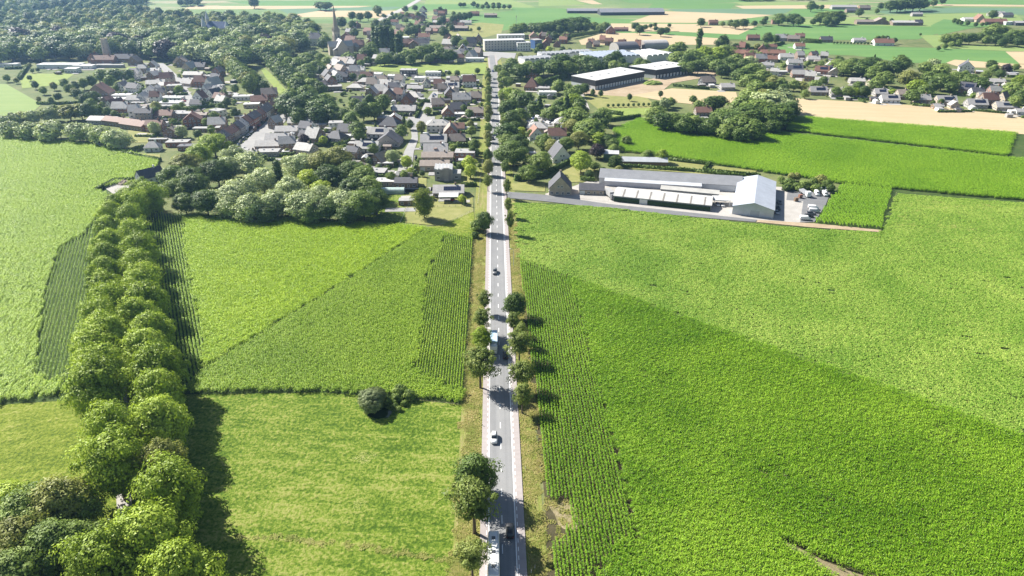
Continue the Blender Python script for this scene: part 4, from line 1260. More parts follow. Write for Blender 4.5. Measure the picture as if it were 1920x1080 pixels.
HL("""522 271 17 10 4 3 32 grey white x chim=1 skyl=1; 537 254 15 9 4 2.9 30 grey tan x; 562 238 17 10 2 3 30 pale tan x dorm=1; 504 282 17 9 4 2.8 28 grey brown x; 502 294 13 8 4 2.8 0 felt grey x;
570 281 8 4 5 2.4 0 felt brown x; 599 241 9 5 0 2.5 0 felt brown x; 624 267 12 10 -20 2.8 36 dark grey x hip=0.8; 655 262 12 5 0 2.4 0 white grey x; 640 288 10 5 0 2.3 0 white tan x; 468 297 9 6 4 2.6 30 grey brown x""",
   "right of the left street", "houses along the left street")
# terrace on the left street, gable to gable
TR = [('dark', 'tan', 5.6), ('dark', 'brown', 5.4), ('rust', 'brown', 5.2), ('rust', 'tan', 5.0), ('dark', 'grey', 5.6), ('grey', 'white', 5.2), ('rust', 'red', 5.8), ('dark', 'red', 6.0), ('dark', 'brown', 5.4),
      ('rust', 'red', 5.2), ('dark', 'white', 5.4), ('dark', 'tan', 5.6), ('rust', 'brown', 5.2), ('brown', 'red', 5.4), ('brown', 'brown', 5.6)]
yy = 429.0
for k, (ro, wa, hh) in enumerate(TR):
    ww = (7.6, 8.4, 7.0, 9.2)[k % 4]
    house(-185.5 + (0.0, 0.4, -0.3)[k % 3] + (yy - 429) * 0.045, yy + ww / 2, ww, 8.6, 88.0, hh, 40, ro, wa, 'x', "in the street terrace", name="terraced_house", world=True, chim=1, over=0.15, group="terraced houses on the left street", skyl=k % 2,
          desc=f"{RN[ro]} roofed {WN[wa]} terraced house")
    yy += ww + 0.05
HL("""507 187 13 10 20 4.6 40 brown red x; 487 198 13 9 14 4 36 rust red x; 472 203 12 7 10 3 0 white tan x; 455 188 16 7 5 3 0 white white x; 452 226 9 6 5 2.6 0 felt brown x""",
   "behind the street terrace", "houses along the left street")
HL("""285 131 10 11 10 3 45 pale brown y; 287 138 12 8 8 2.7 28 pale white x; 292 147 13 8 12 2.6 26 pale white x; 335 122 12 11 -10 3 42 pale tan y; 350 133 10 12 -14 3 45 pale tan y; 368 131 18 9 -4 3 40 dark brown x;
361 146 19 9 -3 2.8 28 pale tan x; 392 148 14 7 0 2.6 0 felt grey x; 391 166 10 12 -30 3.4 48 pale white y; 395 187 10 11 -25 3.4 45 dark white y; 384 177 9 11 -28 3.2 46 pale white y; 292 163 16 9 14 2.8 30 pale tan x; 293 178 10 11 10 3 40 pale brown y; 309 166 12 8 -4 2.7 25 pale white x;
185 186 18 13 4 4.6 38 rust brown y; 226 186 15 8 0 3 0 white white x; 214 193 17 8 0 2.8 0 white tan x; 265 193 9 10 0 3 45 pale white y; 250 194 11 8 0 3 36 grey white x; 321 190 17 8 -3 2.8 0 white white x; 316 200 17 9 -3 2.8 0 white white x; 180 191 13 6 0 2.6 0 white white x;
306 224 13 9 0 3 34 rust tan x; 346 227 10 8 0 5.2 0 felt brown x; 332 222 9 8 0 4 0 felt tan x; 372 222 13 6 -2 2.6 24 brown wood x; 267 216 11 6 0 2.6 0 white tan x; 247 211 8 6 0 2.6 30 dark grey x; 300 205 9 5 0 2.4 0 felt grey x""",
   "in the left estate", "houses of the far left estate")
HL("""215 237 24 9 -22 3.4 26 rust brown x; 246 244 22 11 -24 3.6 26 rust brown x; 190 234 22 10 -8 3 22 grey grey x; 285 285 9 7 6 2.8 42 grey white x hip=0.8; 332 276 14 7 4 3 0 felt red x; 352 283 12 6 4 2.8 0 dark red x; 262 345 7.5 13 -38 3.4 46 dark white y; 378 248 12 5 0 2.5 0 felt brown x; 296 268 12 3 3 2.3 0 felt wood x""",
   "near the row of willows", "farm buildings near the willows")
HL("""194 119 24 9 0 4 40 rust red x skyl=1; 232 117 20 9 0 4 42 dark brown x; 250 123 11 11 0 4 44 brown brown y; 174 118 10 11 0 4.4 46 rust red y; 110 129 44 12 0 4 0 white white x; 133 137 12 9 0 4 0 white white x; 155 130 20 9 0 3.4 0 white white x; 10 126 24 8 0 3 0 white white x; 200 127 34 5 0 2.6 0 felt grey x; 228 105 16 10 0 5 45 grey brown x""",
   "by the old mill", "buildings round the old mill")
HL("""1054 305 11.5 12 14 3.2 50 dark white y; 1007 264 10 11 10 3.4 46 red white y; 1045 263 12 9 0 3.2 42 rust white x; 1007 248 14 11 -4 2.9 30 grey tan x hip=0.9; 1056 239 13 11 -6 2.9 32 grey tan x hip=0.9; 1041 226 20 10 0 3.2 22 pale white x; 1063 228 9 8 0 4 0 white white x;
995 211 11 12 -30 3 40 pale white y; 1027 181 15 8 0 3.4 0 white white x; 995 170 12 12 -10 3 52 rust red x hip=1.0; 996 147 12 11 -14 5 46 rust red y; 1017 171 12 6 -4 2.6 20 grey brown x; 1330 160 13 10 12 3 40 brown dark x; 1365 170 12 9 0 3 30 grey grey x; 1320 218 12 9 0 3 34 rust brown x; 985 190 10 5 0 2.4 0 white grey x""",
   "right of the main road", "houses right of the main road")
HL("""1450 106 27 10 -3 3.6 32 red red x; 1443 117 17 10 -4 3.4 34 red tan x; 1500 92 12 9 -3 3.4 36 red white x; 1475 113 15 9 -4 3.4 36 pale white x; 1491 124 15 9 -4 3.4 36 grey white x; 1526 117 13 9 -4 3.2 34 pale grey x; 1491 136 15 9 -8 3 38 dark red x solar=1;
1504 146 19 9 -6 3.4 36 grey red x; 1540 140 13 10 -20 3.6 38 rust red x solar=1; 1553 140 10 10 -20 3.6 42 dark red x solar=1; 1394 105 24 10 -3 3.2 32 red red x; 1535 179 14 9 -4 3 40 grey brown x solar=1; 1574 183 14 10 -5 2.9 40 grey grey x; 1612 185 12 10 -8 2.9 38 pale white x solar=1; 1608 158 13 9 -8 2.8 26 pale grey x;
1652 182 10 9 -5 3 36 grey grey x solar=1; 1670 194 14 9 -5 3 36 grey white x solar=1; 1694 186 9 9 -4 4 34 brown tan x; 1731 194 12 9 -4 3 38 grey brown x; 1776 198 15 10 -5 3 38 grey tan x solar=1; 1810 175 12 12 -35 3.4 40 dark brown x solar=1; 1853 175 13 11 -26 3.2 38 grey white x solar=1; 1833 203 15 9 -6 2.9 38 grey grey x solar=1;
1852 189 14 9 -6 2.9 36 grey tan x solar=1; 1887 208 15 9 -6 2.9 36 grey tan x solar=1; 1902 215 6 5 -4 2.6 0 white white x; 1915 216 8 6 -4 2.6 30 grey white x; 1811 136 13 11 -24 5 40 dark white y; 1896 143 13 8 -4 3 0 white grey x; 1870 160 14 9 -6 3 26 grey grey x; 1440 128 12 8 -4 3 30 grey white x;
1465 140 12 6 0 2.8 0 white grey x; 1588 172 8 5 0 2.4 20 grey wood x; 1640 190 7 5 0 2.4 20 dark wood x; 1760 205 8 5 0 2.4 30 grey wood x; 1790 204 7 6 -5 2.6 40 grey tan y""",
   "beyond the stubble field", "houses beyond the stubble field")
HL("""1622 46 26 12 -3 4 24 brown brown x; 1652 46 22 14 -3 4 26 brown brown y; 1697 48 38 14 -2 4.4 18 pale brown x; 1723 48 12 10 0 4 40 dark brown x; 1658 86 24 12 -2 3.6 36 red white x; 1612 80 16 8 0 3 30 grey white x; 1827 41 34 12 2 4 22 pale white x; 1838 42 14 12 0 4.4 46 red tan y; 1867 46 36 12 0 4 34 red red x; 1895 47 16 12 0 4.4 0 white white x; 1916 48 20 12 0 4 20 grey dark x;
1872 31 26 14 0 4 26 grey grey x; 1890 33 18 12 0 4 30 dark grey x; 1583 18 46 14 -4 4.5 24 grey grey x; 1600 24 24 12 -4 4 26 dark brown x; 1622 19 20 10 0 4 40 brown red x; 1145 64 13 11 -4 4.6 42 dark red y; 1165 59 20 8 -2 3 30 rust red x; 1338 47 14 8 0 4 38 rust red x; 1455 45 12 8 0 4 36 rust red x; 1413 76 16 9 -4 3.4 38 rust red x; 1465 77 14 10 -4 4 40 grey grey x;
1488 78 15 10 -10 3.6 38 brown brown x; 1500 73 12 9 -10 3.4 36 rust red x; 1550 80 15 9 -4 3.4 40 dark brown x; 1720 31 18 8 0 4 30 grey grey x; 1712 11 30 12 0 4.4 34 rust red x; 106 10 24 12 0 5 34 red white x; 890 30 16 9 0 4 36 rust red x; 920 33 22 9 0 4 26 brown brown x; 873 47 18 9 0 3.6 34 pale white x; 850 45 16 9 0 3.6 34 rust white x; 838 44 14 9 0 3.6 34 rust red x; 860 58 26 12 -8 4 24 brown dark x; 820 58 24 12 -4 4 26 brown dark x""",
   "among the far fields", "farm buildings among the far fields")
HL("""670 92 15 10 0 5 46 rust red x; 655 84 14 10 -20 5 46 rust tan x; 690 66 15 9 -20 5 44 red red x; 700 72 16 9 10 5 44 brown brown x; 720 60 15 9 0 5 42 rust red x; 757 78 15 10 8 5 46 white white y; 795 76 15 10 0 4.6 40 red white x; 760 88 20 9 0 4.6 44 rust red x; 788 87 22 9 0 4.6 44 dark white x; 862 82 12 10 20 4.6 46 brown white y;
838 90 14 10 -20 5 44 pale tan x; 884 88 12 10 0 5 50 dark grey x; 897 82 10 10 0 5 50 dark brown y; 880 112 10 12 -24 4 48 pale white y; 890 116 20 8 0 3.4 0 white white x; 868 101 12 9 0 4 46 grey brown y; 640 126 13 10 -30 4.4 44 brown tan x; 625 130 13 10 -40 4.4 44 grey brown x; 612 140 13 9 -60 4.6 44 brown red x; 606 150 12 10 -62 4.4 44 dark tan x; 610 162 12 10 -62 5 44 dark red x;
622 152 13 9 -60 4.4 44 grey white x; 632 140 12 9 -40 5 44 brown tan x; 652 122 12 9 -10 4 40 grey white x; 665 126 12 9 -10 4 0 felt grey x; 640 152 12 9 0 4 40 dark brown x; 655 140 16 9 0 3.4 36 grey white x; 672 138 12 8 0 3.4 36 pale white x; 700 146 9 6 0 3 0 felt white x; 596 172 14 7 0 3.6 40 dark brown x; 628 170 12 7 10 3.4 0 felt brown x""",
   "near the church", "houses round the church")


def fill_houses(poly, n, where, group, roofs, walls, gap=15, rot=(0, -20, 10, 70)):
    P = [G(*p) for p in poly]
    xs = [p[0] for p in P]; ys = [p[1] for p in P]
    k = t = 0
    while k < n and t < n * 60:
        t += 1
        x, y = random.uniform(min(xs), max(xs)), random.uniform(min(ys), max(ys))
        if not inside(np.array([[x, y]]), P)[0]: continue
        if any((x - a) ** 2 + (y - b_) ** 2 < (gap * 0.5 + c) ** 2 for a, b_, c in HOUSE_XY): continue
        if any(inside(np.array([[x, y]]), [G(*q) for q in p_[1]])[0] for p_ in PLOTS if p_[0] == 'street') or abs(x - road_x(y)) < 14: continue
        if any((x - a) ** 2 + (y - b_) ** 2 < (c * 0.75 + 3) ** 2 for a, b_, c in TREE_XY if c > 2.5): continue
        house(x, y, random.choice((8, 10, 12)), random.choice((7, 8, 9)), random.choice(rot) + random.uniform(-4, 4), random.choice((3, 4.6, 5.2)), random.choice((36, 42, 46)), random.choice(roofs), random.choice(walls), random.choice('xxy'), where, world=True, group=group)
        k += 1


fill_houses([(640, 62), (700, 40), (790, 38), (880, 45), (860, 62), (905, 78), (800, 92), (690, 100), (640, 100)], 34, "in the village centre", "houses of the village centre", ('rust', 'rust', 'red', 'brown', 'grey', 'dark'), ('red', 'brown', 'tan', 'white'), 7)
fill_houses([(960, 82), (1000, 72), (1060, 74), (1200, 84), (1260, 96), (1190, 92), (1060, 92), (1000, 92)], 20, "in the red roofed quarter", "houses of the red roofed quarter", ('red', 'red', 'rust', 'brown'), ('red', 'red', 'tan'), 6, (0, -8, 8, 80))
fill_houses([(745, 30), (800, 20), (840, 26), (830, 40), (760, 42)], 9, "along the far road", "houses along the far road", ('rust', 'red', 'grey'), ('red', 'white'), 16)
fill_houses([(1380, 96), (1440, 92), (1470, 100), (1440, 122), (1390, 116)], 6, "in the far right hamlet", "houses of the far right hamlet", ('red', 'rust'), ('red', 'tan'), 8)


# ------------------------------------------------------------ special buildings
def shed(name, px, py, L_, D_, rot, parts, where, desc, cat="shed"):
    x, y, _ = G(px, py)
    o = empty(name, (x, y, 0), R(rot))
    HOUSE_XY.append((x, y + D_ / 2, max(L_, D_) * 0.5))
    for nm, fn, mat in parts:
        b = MB(); fn(b); b.build(nm, mat, o)
    tag(o, desc, cat)
    return o


m_white_sheet = corr_mat("white_sheet", (0.50, 0.52, 0.55), 'X', 2.0)
m_pale_sheet = corr_mat("pale_roof_sheet", (0.42, 0.44, 0.46), 'X', 1.5)
m_dark_sheet = corr_mat("dark_roof_sheet", (0.24, 0.245, 0.26), 'X', 1.5)
m_lightroof = flat("fibre_roof", (0.47, 0.465, 0.45), 0.6, 0.16, 0.4)
m_strip = flat("weathered_roof_strip", (0.22, 0.20, 0.18), 0.7, 0.2, 0.6)
m_net = flat("green_netting", (0.028, 0.055, 0.02), 0.9, 0.35, 2.5)
m_black = flat("black_cladding", (0.03, 0.03, 0.033), 0.5, 0.2, 0.5)
m_cream = flat("cream_render", (0.50, 0.47, 0.41), 0.8, 0.06, 0.5)
m_stone = flat("pale_stone", (0.46, 0.40, 0.32), 0.85, 0.16, 0.8)
m_slate = RM['dark']


def from_px(a, b_):
    A, B_ = Vector(G(*a)), Vector(G(*b_))
    d = B_ - A
    return A, d.length, math.degrees(math.atan2(d.y, d.x))


def gable_hall(name, a, b_, depth, h, rise, roof, wall, label, cat, extra=None, ridge='x', n_door=0, door=(3.2, 3.2), doormat=None, over=0.3):
    """hall whose front wall runs between two ground points of the photograph"""
    A, L_, ang = from_px(a, b_)
    o = empty(name, tuple(A), R(ang))
    HOUSE_XY.append((A.x + L_ / 2, A.y + depth / 2, max(L_, depth) * 0.45))
    w = MB(); r = MB(); t = 0.2
    if ridge == 'x':
        w.prism([(0, -0.1), (depth, -0.1), (depth, h), (depth / 2, h + rise), (0, h)], 0, L_, axis='x')
        tn = rise / (depth / 2)
        for s, e in ((-over, 0), (depth + over, depth)):
            pr = [(s, h - over * tn + .004), (depth / 2, h + rise + .004), (depth / 2, h + rise + t), (s, h - over * tn + t)]
            r.prism(pr if s < 0 else pr[::-1], -over, L_ + over, axis='x')
    else:
        w.prism([(0, -0.1), (L_, -0.1), (L_, h), (L_ / 2, h + rise), (0, h)], 0, depth)
        tn = rise / (L_ / 2)
        for s in (-over, L_ + over):
            pr = [(s, h - over * tn + .004), (L_ / 2, h + rise + .004), (L_ / 2, h + rise + t), (s, h - over * tn + t)]
            r.prism(pr if s < 0 else pr[::-1], -over, depth + over)
    w.build("wall", wall, o); r.build("roof", roof, o)
    for k in range(n_door):
        dm = door_mesh(door[0], door[1], doormat or m_garage)
        put("door", dm, o, (L_ * (k + 0.5) / n_door, -0.02, 0.02))
    tag(o, label, cat)
    return o, L_


# farm: long dark-roofed shed with a lean-to of white doors
o, L_ = gable_hall("storage_shed", (1123, 345), (1391, 361), 17, 3.6, 2.6, m_dark_sheet, m_white_sheet, "long dark roofed storage shed with a white panelled front", "shed", ridge='x')
b = MB(); b.prism([(-3.2, 2.95), (0.0, 3.72), (0.0, 3.86), (-3.2, 3.09)], 3, L_ * 0.72, axis='x'); b.build("canopy", m_white_sheet, o)
b = MB(); b.box(3.1, L_ * 0.72 - .1, -3.0, -2.85, 0, 2.94)
for k in range(18): b.box(3.2 + k * (L_ * 0.72 - 3.4) / 17 - .06, 3.2 + k * (L_ * 0.72 - 3.4) / 17 + .06, -3.08, -3.002, 0, 2.9)
b.build("panelled_front", flat("panel_white", (0.5, 0.5, 0.53), 0.6, 0.08, 0.5), o)
# greenhouse-like shed with netting along the lane
o, L_ = gable_hall("low_shed", (1150, 378), (1332, 397), 14, 3.2, 1.5, m_lightroof, flat("shed_grey", (0.3, 0.3, 0.29), 0.8), "low shed with a pale striped roof and dark green netting along the lane", "shed", ridge='x')
b = MB()
for k in range(7):
    x = L_ * (k + 0.7) / 7.2
    b.prism([(-0.34, 3.345), (6.95, 4.90), (6.95, 4.97), (-0.34, 3.41)], x - 0.35, x + 0.35, axis='x')
b.build("roof_strip", m_strip, o)
b = MB(); b.box(0.3, L_ * 0.27, -0.45, -0.05, 0, 2.5); b.build("netting", m_net, o)
b = MB(); b.box(L_ * 0.36, L_ - 0.2, -0.45, -0.05, 0, 2.5); b.build("netting", m_net, o)
b = MB(); b.box(L_ * 0.275, L_ * 0.355, -0.2, -0.02, 0, 2.9); b.build("door", m_garage, o)
o, L_ = gable_hall("low_shed", (1238, 366), (1346, 376), 6, 3.4, 1.0, flat("pale_roof_panels", (0.45, 0.44, 0.41), 0.5, 0.1, 0.3), flat("shed_grey", (0.3, 0.3, 0.29)), "low shed with a cream roof behind the netted shed", "shed", ridge='x')
# big white hall
o, L_ = gable_hall("farm_hall", (1372, 402), (1449, 411), 46, 4.4, 2.6, corr_mat("hall_roof_white", (0.40, 0.43, 0.49), 'Y', 1.2), m_white_sheet, "large white gabled farm hall at the end of the yard", "hall", ridge='y')
put("hall_door", door_mesh(4.4, 3.4, flat("hall_door_grey", (0.42, 0.44, 0.46), 0.5, 0.06)), o, (L_ * 0.55, -0.02, 0.02))
x, y, _ = G(1353, 387)
o = empty("carport", (x, y, 0), R(-6)); b = MB(); b.box(-4, 4, 0, 7, 2.9, 3.25); b.build("roof", RM['white'], o)
for sx in (-3.8, 3.8):
    for sy in (0.2, 6.8):
        b = MB(); b.box(sx - .1, sx + .1, sy - .1, sy + .1, 0, 2.9); b.build("post", m_frame, o)
tag(o, "flat white carport beside the large white farm hall", "carport")
# brick farmhouse with the gable to the lane, garage beside it
house(1050, 367, 11.6, 11, -3, 4.0, 47, 'dark', 'tan', 'y', name="farmhouse", label="tan brick farmhouse with a steep gable facing the lane", dorm=0, chim=1, garage=0)
house(1109, 366, 13, 8, -6, 2.8, 30, 'dark', 'tan', 'x', name="garage", cat="garage", label="low tan brick garage with a dark roof beside the farmhouse", garage=1, chim=0)
gable_hall("barn", (1164, 311), (1251, 313), 8, 2.8, 1.6, m_pale_sheet, WM['wood'], "long low barn with a pale patched roof behind the farm", "barn", ridge='x')
gable_hall("green_barn", (1131, 301), (1159, 302), 9, 4.2, 0.8, RM['metal'], WM['green'], "dark green barn with a flat grey roof beside trees", "barn", ridge='x')


# warehouses
def warehouse(fl, fc, fr, h, label, n):
    """front-left, near corner and right corner on the ground"""
    A, B_, C_ = (Vector(G(*p)) for p in (fl, fc, fr))
    D_ = A + (C_ - B_)
    o = empty("warehouse", tuple(B_), 0)
    HOUSE_XY.append((B_.x + 20, B_.y + 40, 60))
    P = [v - B_ for v in (A, B_, C_, D_)]
    z = lambda v, zz: (v.x, v.y, zz)
    def ring(z0, z1, grow=0.0, cap=False):
        b = MB(); c = sum(P, Vector()) / 4
        Q = [v + (v - c).normalized() * grow for v in P]
        for k in range(4):
            a, d = Q[k], Q[(k + 1) % 4]
            b.poly([z(a, z0), z(d, z0), z(d, z1), z(a, z1)])
        if cap: b.poly([z(q, z1) for q in Q])
        return b
    ring(0, h * 0.42).build("lower_wall", m_white_sheet, o)
    ring(h * 0.42, h, 0.15).build("upper_wall", m_black, o)
    ring(h - 0.02, h + 0.3, 0.3, True).build("roof", RM['white'], o)
    d = (P[2] - P[1]); L_ = d.length; u = d / L_; ang = math.atan2(u.y, u.x)
    b = MB(); b.box(0, L_, -0.12, -0.02, 0, h * 0.421)
    pw = b.build("dock_wall", m_black, o); pw.rotation_euler = (0, 0, ang)
    for k in range(n):
        p = u * (L_ * (k + 0.6) / n)
        put("dock_door", door_mesh(2.6, 3.2, m_garage), o, (p.x + u.y * 0.16, p.y - u.x * 0.16, 0.02), ang)
    c = sum(P, Vector()) / 4
    for k in range(5):
        k_ = MB(); k_.box(-1, 1, -1.5, 1.5, 0, 0.5)
        p = P[0].lerp(P[1], 0.5).lerp(P[2].lerp(P[3], 0.5), 0.15 + 0.17 * k)
        put("skylight", _cache.setdefault('ws', k_.mesh("skylight", m_lightroof)), o, (p.x, p.y, h + 0.302))
    tag(o, label, "warehouse")


warehouse((1071, 159.5), (1116, 169), (1207, 151), 8.2, "nearer black and white warehouse with a bright white roof", 18)
warehouse((1178, 140.5), (1229, 148), (1296, 137.5), 8.2, "farther black warehouse with a white roof by the building site", 11)


def block(name, a, b_, depth, h, wall, roofm, label, cat, floors=0, cols=0):
    A, L_, ang = from_px(a, b_)
    o = empty(name, tuple(A), R(ang))
    HOUSE_XY.append((A.x + L_ / 2, A.y + depth / 2, L_ * 0.5))
    b = MB(); b.box(0, L_, 0, depth, -0.1, h); b.build("wall", wall, o)
    b = MB(); b.box(-0.25, L_ + 0.25, -0.25, depth + 0.25, h + .002, h + 0.5); b.build("roof", roofm, o)
    for f in range(floors):
        for c in range(cols):
            put("window", window_mesh(1.5, 1.6), o, (L_ * (c + 0.5) / cols, -0.012, 1.0 + f * h / floors))
    tag(o, label, cat)
    return o


block("apartment_block", (909, 96), (983, 94), 14, 11.5, m_cream, RM['white'], "large cream apartment block with rows of windows at the road end", "apartment block", 4, 13)
block("apartment_block", (934, 84), (984, 83), 12, 11, WM['white'], RM['white'], "white flat building rising behind the cream apartment block", "apartment block", 3, 8)
block("office_block", (970, 96), (995, 95), 12, 9, WM['white'], RM['white'], "white office block right of the apartment block", "office", 3, 5)
block("office_block", (1003, 92), (1016, 91), 12, 10, flat("blue_glass", (0.06, 0.12, 0.28), 0.2, 0.1), RM['felt'], "small blue glazed office block beside red roofs", "office", 3, 4)


def sawtooth(a, b_, depth, h, n, label, roofm, wall):
    A, L_, ang = from_px(a, b_)
    o = empty("factory_hall", tuple(A), R(ang))
    HOUSE_XY.append((A.x + L_ / 2, A.y + depth / 2, L_ * 0.5))
    b = MB(); b.box(0, L_, 0, depth, -0.1, h); b.build("wall", wall, o)
    r = MB(); w = L_ / n
    for k in range(n):
        r.prism([(k * w, h + .002), ((k + 1) * w - .05, h + .002), (k * w + w * 0.75, h + 1.5), (k * w + w * .1, h + 1.5)], -0.2, depth + 0.2)
    r.build("roof", roofm, o)
    tag(o, label, "factory")


sawtooth((984, 122), (1040, 118), 18, 5, 6, "low white factory hall behind roadside trees, nearest to the road", flat('factory_roof_light', (0.26, 0.27, 0.285), 0.6, 0.12, 0.2), WM['white'])
sawtooth((1016, 113), (1075, 110), 16, 5.5, 7, "white factory hall with a ridged roof left of the large pale hall", flat('factory_roof_light', (0.26, 0.27, 0.285), 0.6, 0.12, 0.2), WM['white'])
sawtooth((1062, 108), (1112, 106), 14, 5, 6, "white factory hall below the dark long roof", flat('factory_roof_light', (0.26, 0.27, 0.285), 0.6, 0.12, 0.2), WM['white'])
sawtooth((1112, 122), (1200, 117), 38, 7, 10, "large pale blue roofed factory hall behind the warehouses", corr_mat("factory_roof_pale", (0.30, 0.34, 0.41), 'X', 0.4), WM['white'])
sawtooth((1212, 119), (1262, 113), 36, 7, 5, "white walled factory hall right of the large pale hall", RM['metal'], WM['white'])


def round_barn(a, b_, depth, h, label, mat):
    A, L_, ang = from_px(a, b_)
    o = empty("round_barn", tuple(A), R(ang))
    HOUSE_XY.append((A.x + L_ / 2, A.y + depth / 2, L_ * 0.5))
    pr = [(depth / 2 - depth / 2 * math.cos(t * math.pi / 10), h * 0.35 + h * 0.65 * math.sin(t * math.pi / 10)) for t in range(11)]
    b = MB(); b.prism([(0, -0.1), (depth, -0.1)] + pr[::-1], 0.2, L_ - 0.2, axis='x'); b.build("wall", WM['grey'], o)
    b = MB()
    up = [(p[0], p[1] + 0.25) for p in pr]
    for k in range(10):
        b.poly([(0, *pr[k]), (L_, *pr[k]), (L_, *up[k + 1]), (0, *up[k + 1])]) if False else b.poly([(0, *up[k]), (L_, *up[k]), (L_, *up[k + 1]), (0, *up[k + 1])])
    b.build("roof", mat, o)
    tag(o, label, "barn")


round_barn((1160, 99), (1198, 97), 26, 10, "dark curved barn with its end beside red roofs", RM['dark'])
round_barn((1209, 93), (1254, 91), 22, 9, "grey curved barn at the edge of the stubble", RM['grey'])
gable_hall("dark_barn", (1126, 29), (1246, 28), 30, 5, 5, m_dark_sheet, WM['dark'], "very long dark roofed barn on the far fields", "barn", ridge='x')
gable_hall("dark_barn", (1064, 25), (1124, 25), 24, 4, 3, m_dark_sheet, WM['dark'], "lower dark barn left of the very long barn", "barn", ridge='x')

# church
x, y, _ = G(640, 102)
ch = empty("church", (x, y, 0), R(24))
b = MB(); b.prism([(-6.5, -0.1), (6.5, -0.1), (6.5, 11), (0, 19.5), (-6.5, 11)], -14, 16); b.build("nave_wall", m_stone, ch)
b = MB()
for s in (-1, 1):
    pr = [(s * 7.0, 10.6), (0, 19.6), (0, 20.0), (s * 7.0, 11.0)]; b.prism(pr if s < 0 else pr[::-1], -14.4, 16.4)
b.build("nave_roof", RM['pale'], ch)
for s in (-1, 1):
    b = MB(); b.box(min(s * 6.52, s * 12), max(s * 6.52, s * 12), -12, 15, -0.1, 7.5); b.build("aisle_wall", m_stone, ch)
    b = MB(); pr = [(s * 12.4, 7.4), (s * 6.54, 10.3), (s * 6.54, 10.6), (s * 12.4, 7.7)]; b.prism(pr if s < 0 else pr[::-1], -12.2, 15.2); b.build("aisle_roof", RM['pale'], ch)
    for k in range(5): put("window", window_mesh(1.4, 3.4), ch, (s * 12.012, -9 + k * 5.2, 2.2), math.pi / 2 * s)
b = MB(); b.prism([(-5, -0.1), (5, -0.1), (5, 11.2), (0, 17), (-5, 11.2)], -16, 16, axis='x'); b.build("transept_wall", m_stone, ch)
b = MB()
for s in (-1, 1):
    pr = [(s * 5.4, 10.8), (0, 17.1), (0, 17.5), (s * 5.4, 11.2)]; b.prism(pr if s < 0 else pr[::-1], -16.4, 16.4, axis='x')
b.build("transept_roof", RM['pale'], ch)
tw = MB(); tw.box(-4.2, 4.2, 16.5, 24.9, -0.1, 27)
for sx in (-4.2, 4.2):
    for sy in (16.5, 24.9): tw.box(sx - .8, sx + .8, sy - .8, sy + .8, -0.1, 22)
tw.build("tower", m_stone, ch)
for k in (-1.6, 1.6): put("belfry_opening", window_mesh(1.4, 5.2), ch, (k, 16.4, 19))
for k in (-1.6, 1.6): put("belfry_opening", window_mesh(1.4, 5.2), ch, (-4.22, 20.7 + k, 19), -math.pi / 2)
sp = MB(); sp.lathe([(4.6, 27), (3.6, 31), (0.12, 62)], 8, c=(0, 20.7))
sp.build("spire", flat("spire_stone", (0.36, 0.31, 0.25), 0.8, 0.15, 0.5), ch)
for sx in (-3.9, 3.9):
    for sy in (16.8, 24.6):
        p = MB(); p.lathe([(0.9, 27), (0.8, 30), (0.04, 34)], 6, c=(sx, sy)); p.build("pinnacle", m_stone, ch)
ch.scale = (0.86, 0.86, 0.86)
tag(ch, "tall stone church with a pointed spire rising above the village", "church")
house(590, 86, 20, 12, -6, 8.5, 48, 'dark', 'white', 'x', name="mansion", cat="mansion", label="white mansion with a dark slate roof left of the church", hip=0.7, chim=2)

# castle in the wood
x, y, _ = G(408, 72)
cs = empty("castle", (x, y, 0), R(-8))
b = MB(); b.box(-15, 16, 0, 13, -0.1, 13); b.build("wall", m_cream, cs)
b = MB()
for q in (((-15.6, -0.6, 13), (16.6, -0.6, 13), (13, 6.5, 21), (-12, 6.5, 21)), ((16.6, 13.6, 13), (-15.6, 13.6, 13), (-12, 6.5, 21), (13, 6.5, 21)), ((16.6, -0.6, 13), (16.6, 13.6, 13), (13, 6.5, 21)), ((-15.6, 13.6, 13), (-15.6, -0.6, 13), (-12, 6.5, 21))): b.poly(q)
b.build("roof", flat("blue_slate", (0.07, 0.10, 0.19), 0.8, 0.12, 0.6), cs)
for tx, ty, tr, th, sh in ((-16.5, 0, 2.8, 16, 12), (-20, 4, 2.2, 14, 9), (-14, 7, 2.2, 24, 11), (16, 0, 2.2, 15, 8)):
    b = MB(); b.lathe([(tr, -0.1), (tr, th)], 12, c=(tx, ty)); tt = b.build("turret", m_cream, cs)
    b = MB(); b.lathe([(tr * 1.15, th + .01), (0.08, th + sh)], 12, c=(tx, ty)); b.build("turret_roof", flat("turret_slate", (0.6, 0.6, 0.6), 0.5, 0.1, 0.6), tt)
for f in range(3):
    for c in range(7): put("window", window_mesh(1.4, 2.2), cs, (-12 + c * 4.2, -0.012, 1.6 + f * 4))
tag(cs, "pale castle with a blue slate roof and turrets amid the wood", "castle")

# old mill tower
x, y, _ = G(204, 112)
ml = empty("mill_tower", (x, y, 0), 0)
b = MB(); b.lathe([(5.0, -0.1), (4.0, 10), (3.3, 20.5), (3.35, 21.5)], 20); b.build("wall", brick_mat("mill_brick", (0.42, 0.36, 0.29), (0.50, 0.43, 0.36), (0.5, 0.46, 0.4)), ml, True)
b = MB()
for k in range(10):
    t = k * math.pi / 5; b.box(3.0 * math.cos(t) - .5, 3.0 * math.cos(t) + .5, 3.0 * math.sin(t) - .5, 3.0 * math.sin(t) + .5, 21.502, 22.6)
b.build("battlement", m_stone, ml)
for k in range(4): put("window", window_mesh(0.9, 1.6), ml, (0.4 * (k % 2), -(4.85 - k * 0.42) + .02, 3 + k * 4.6))
tag(ml, "tall tapering brick mill tower without sails by the wood", "tower")

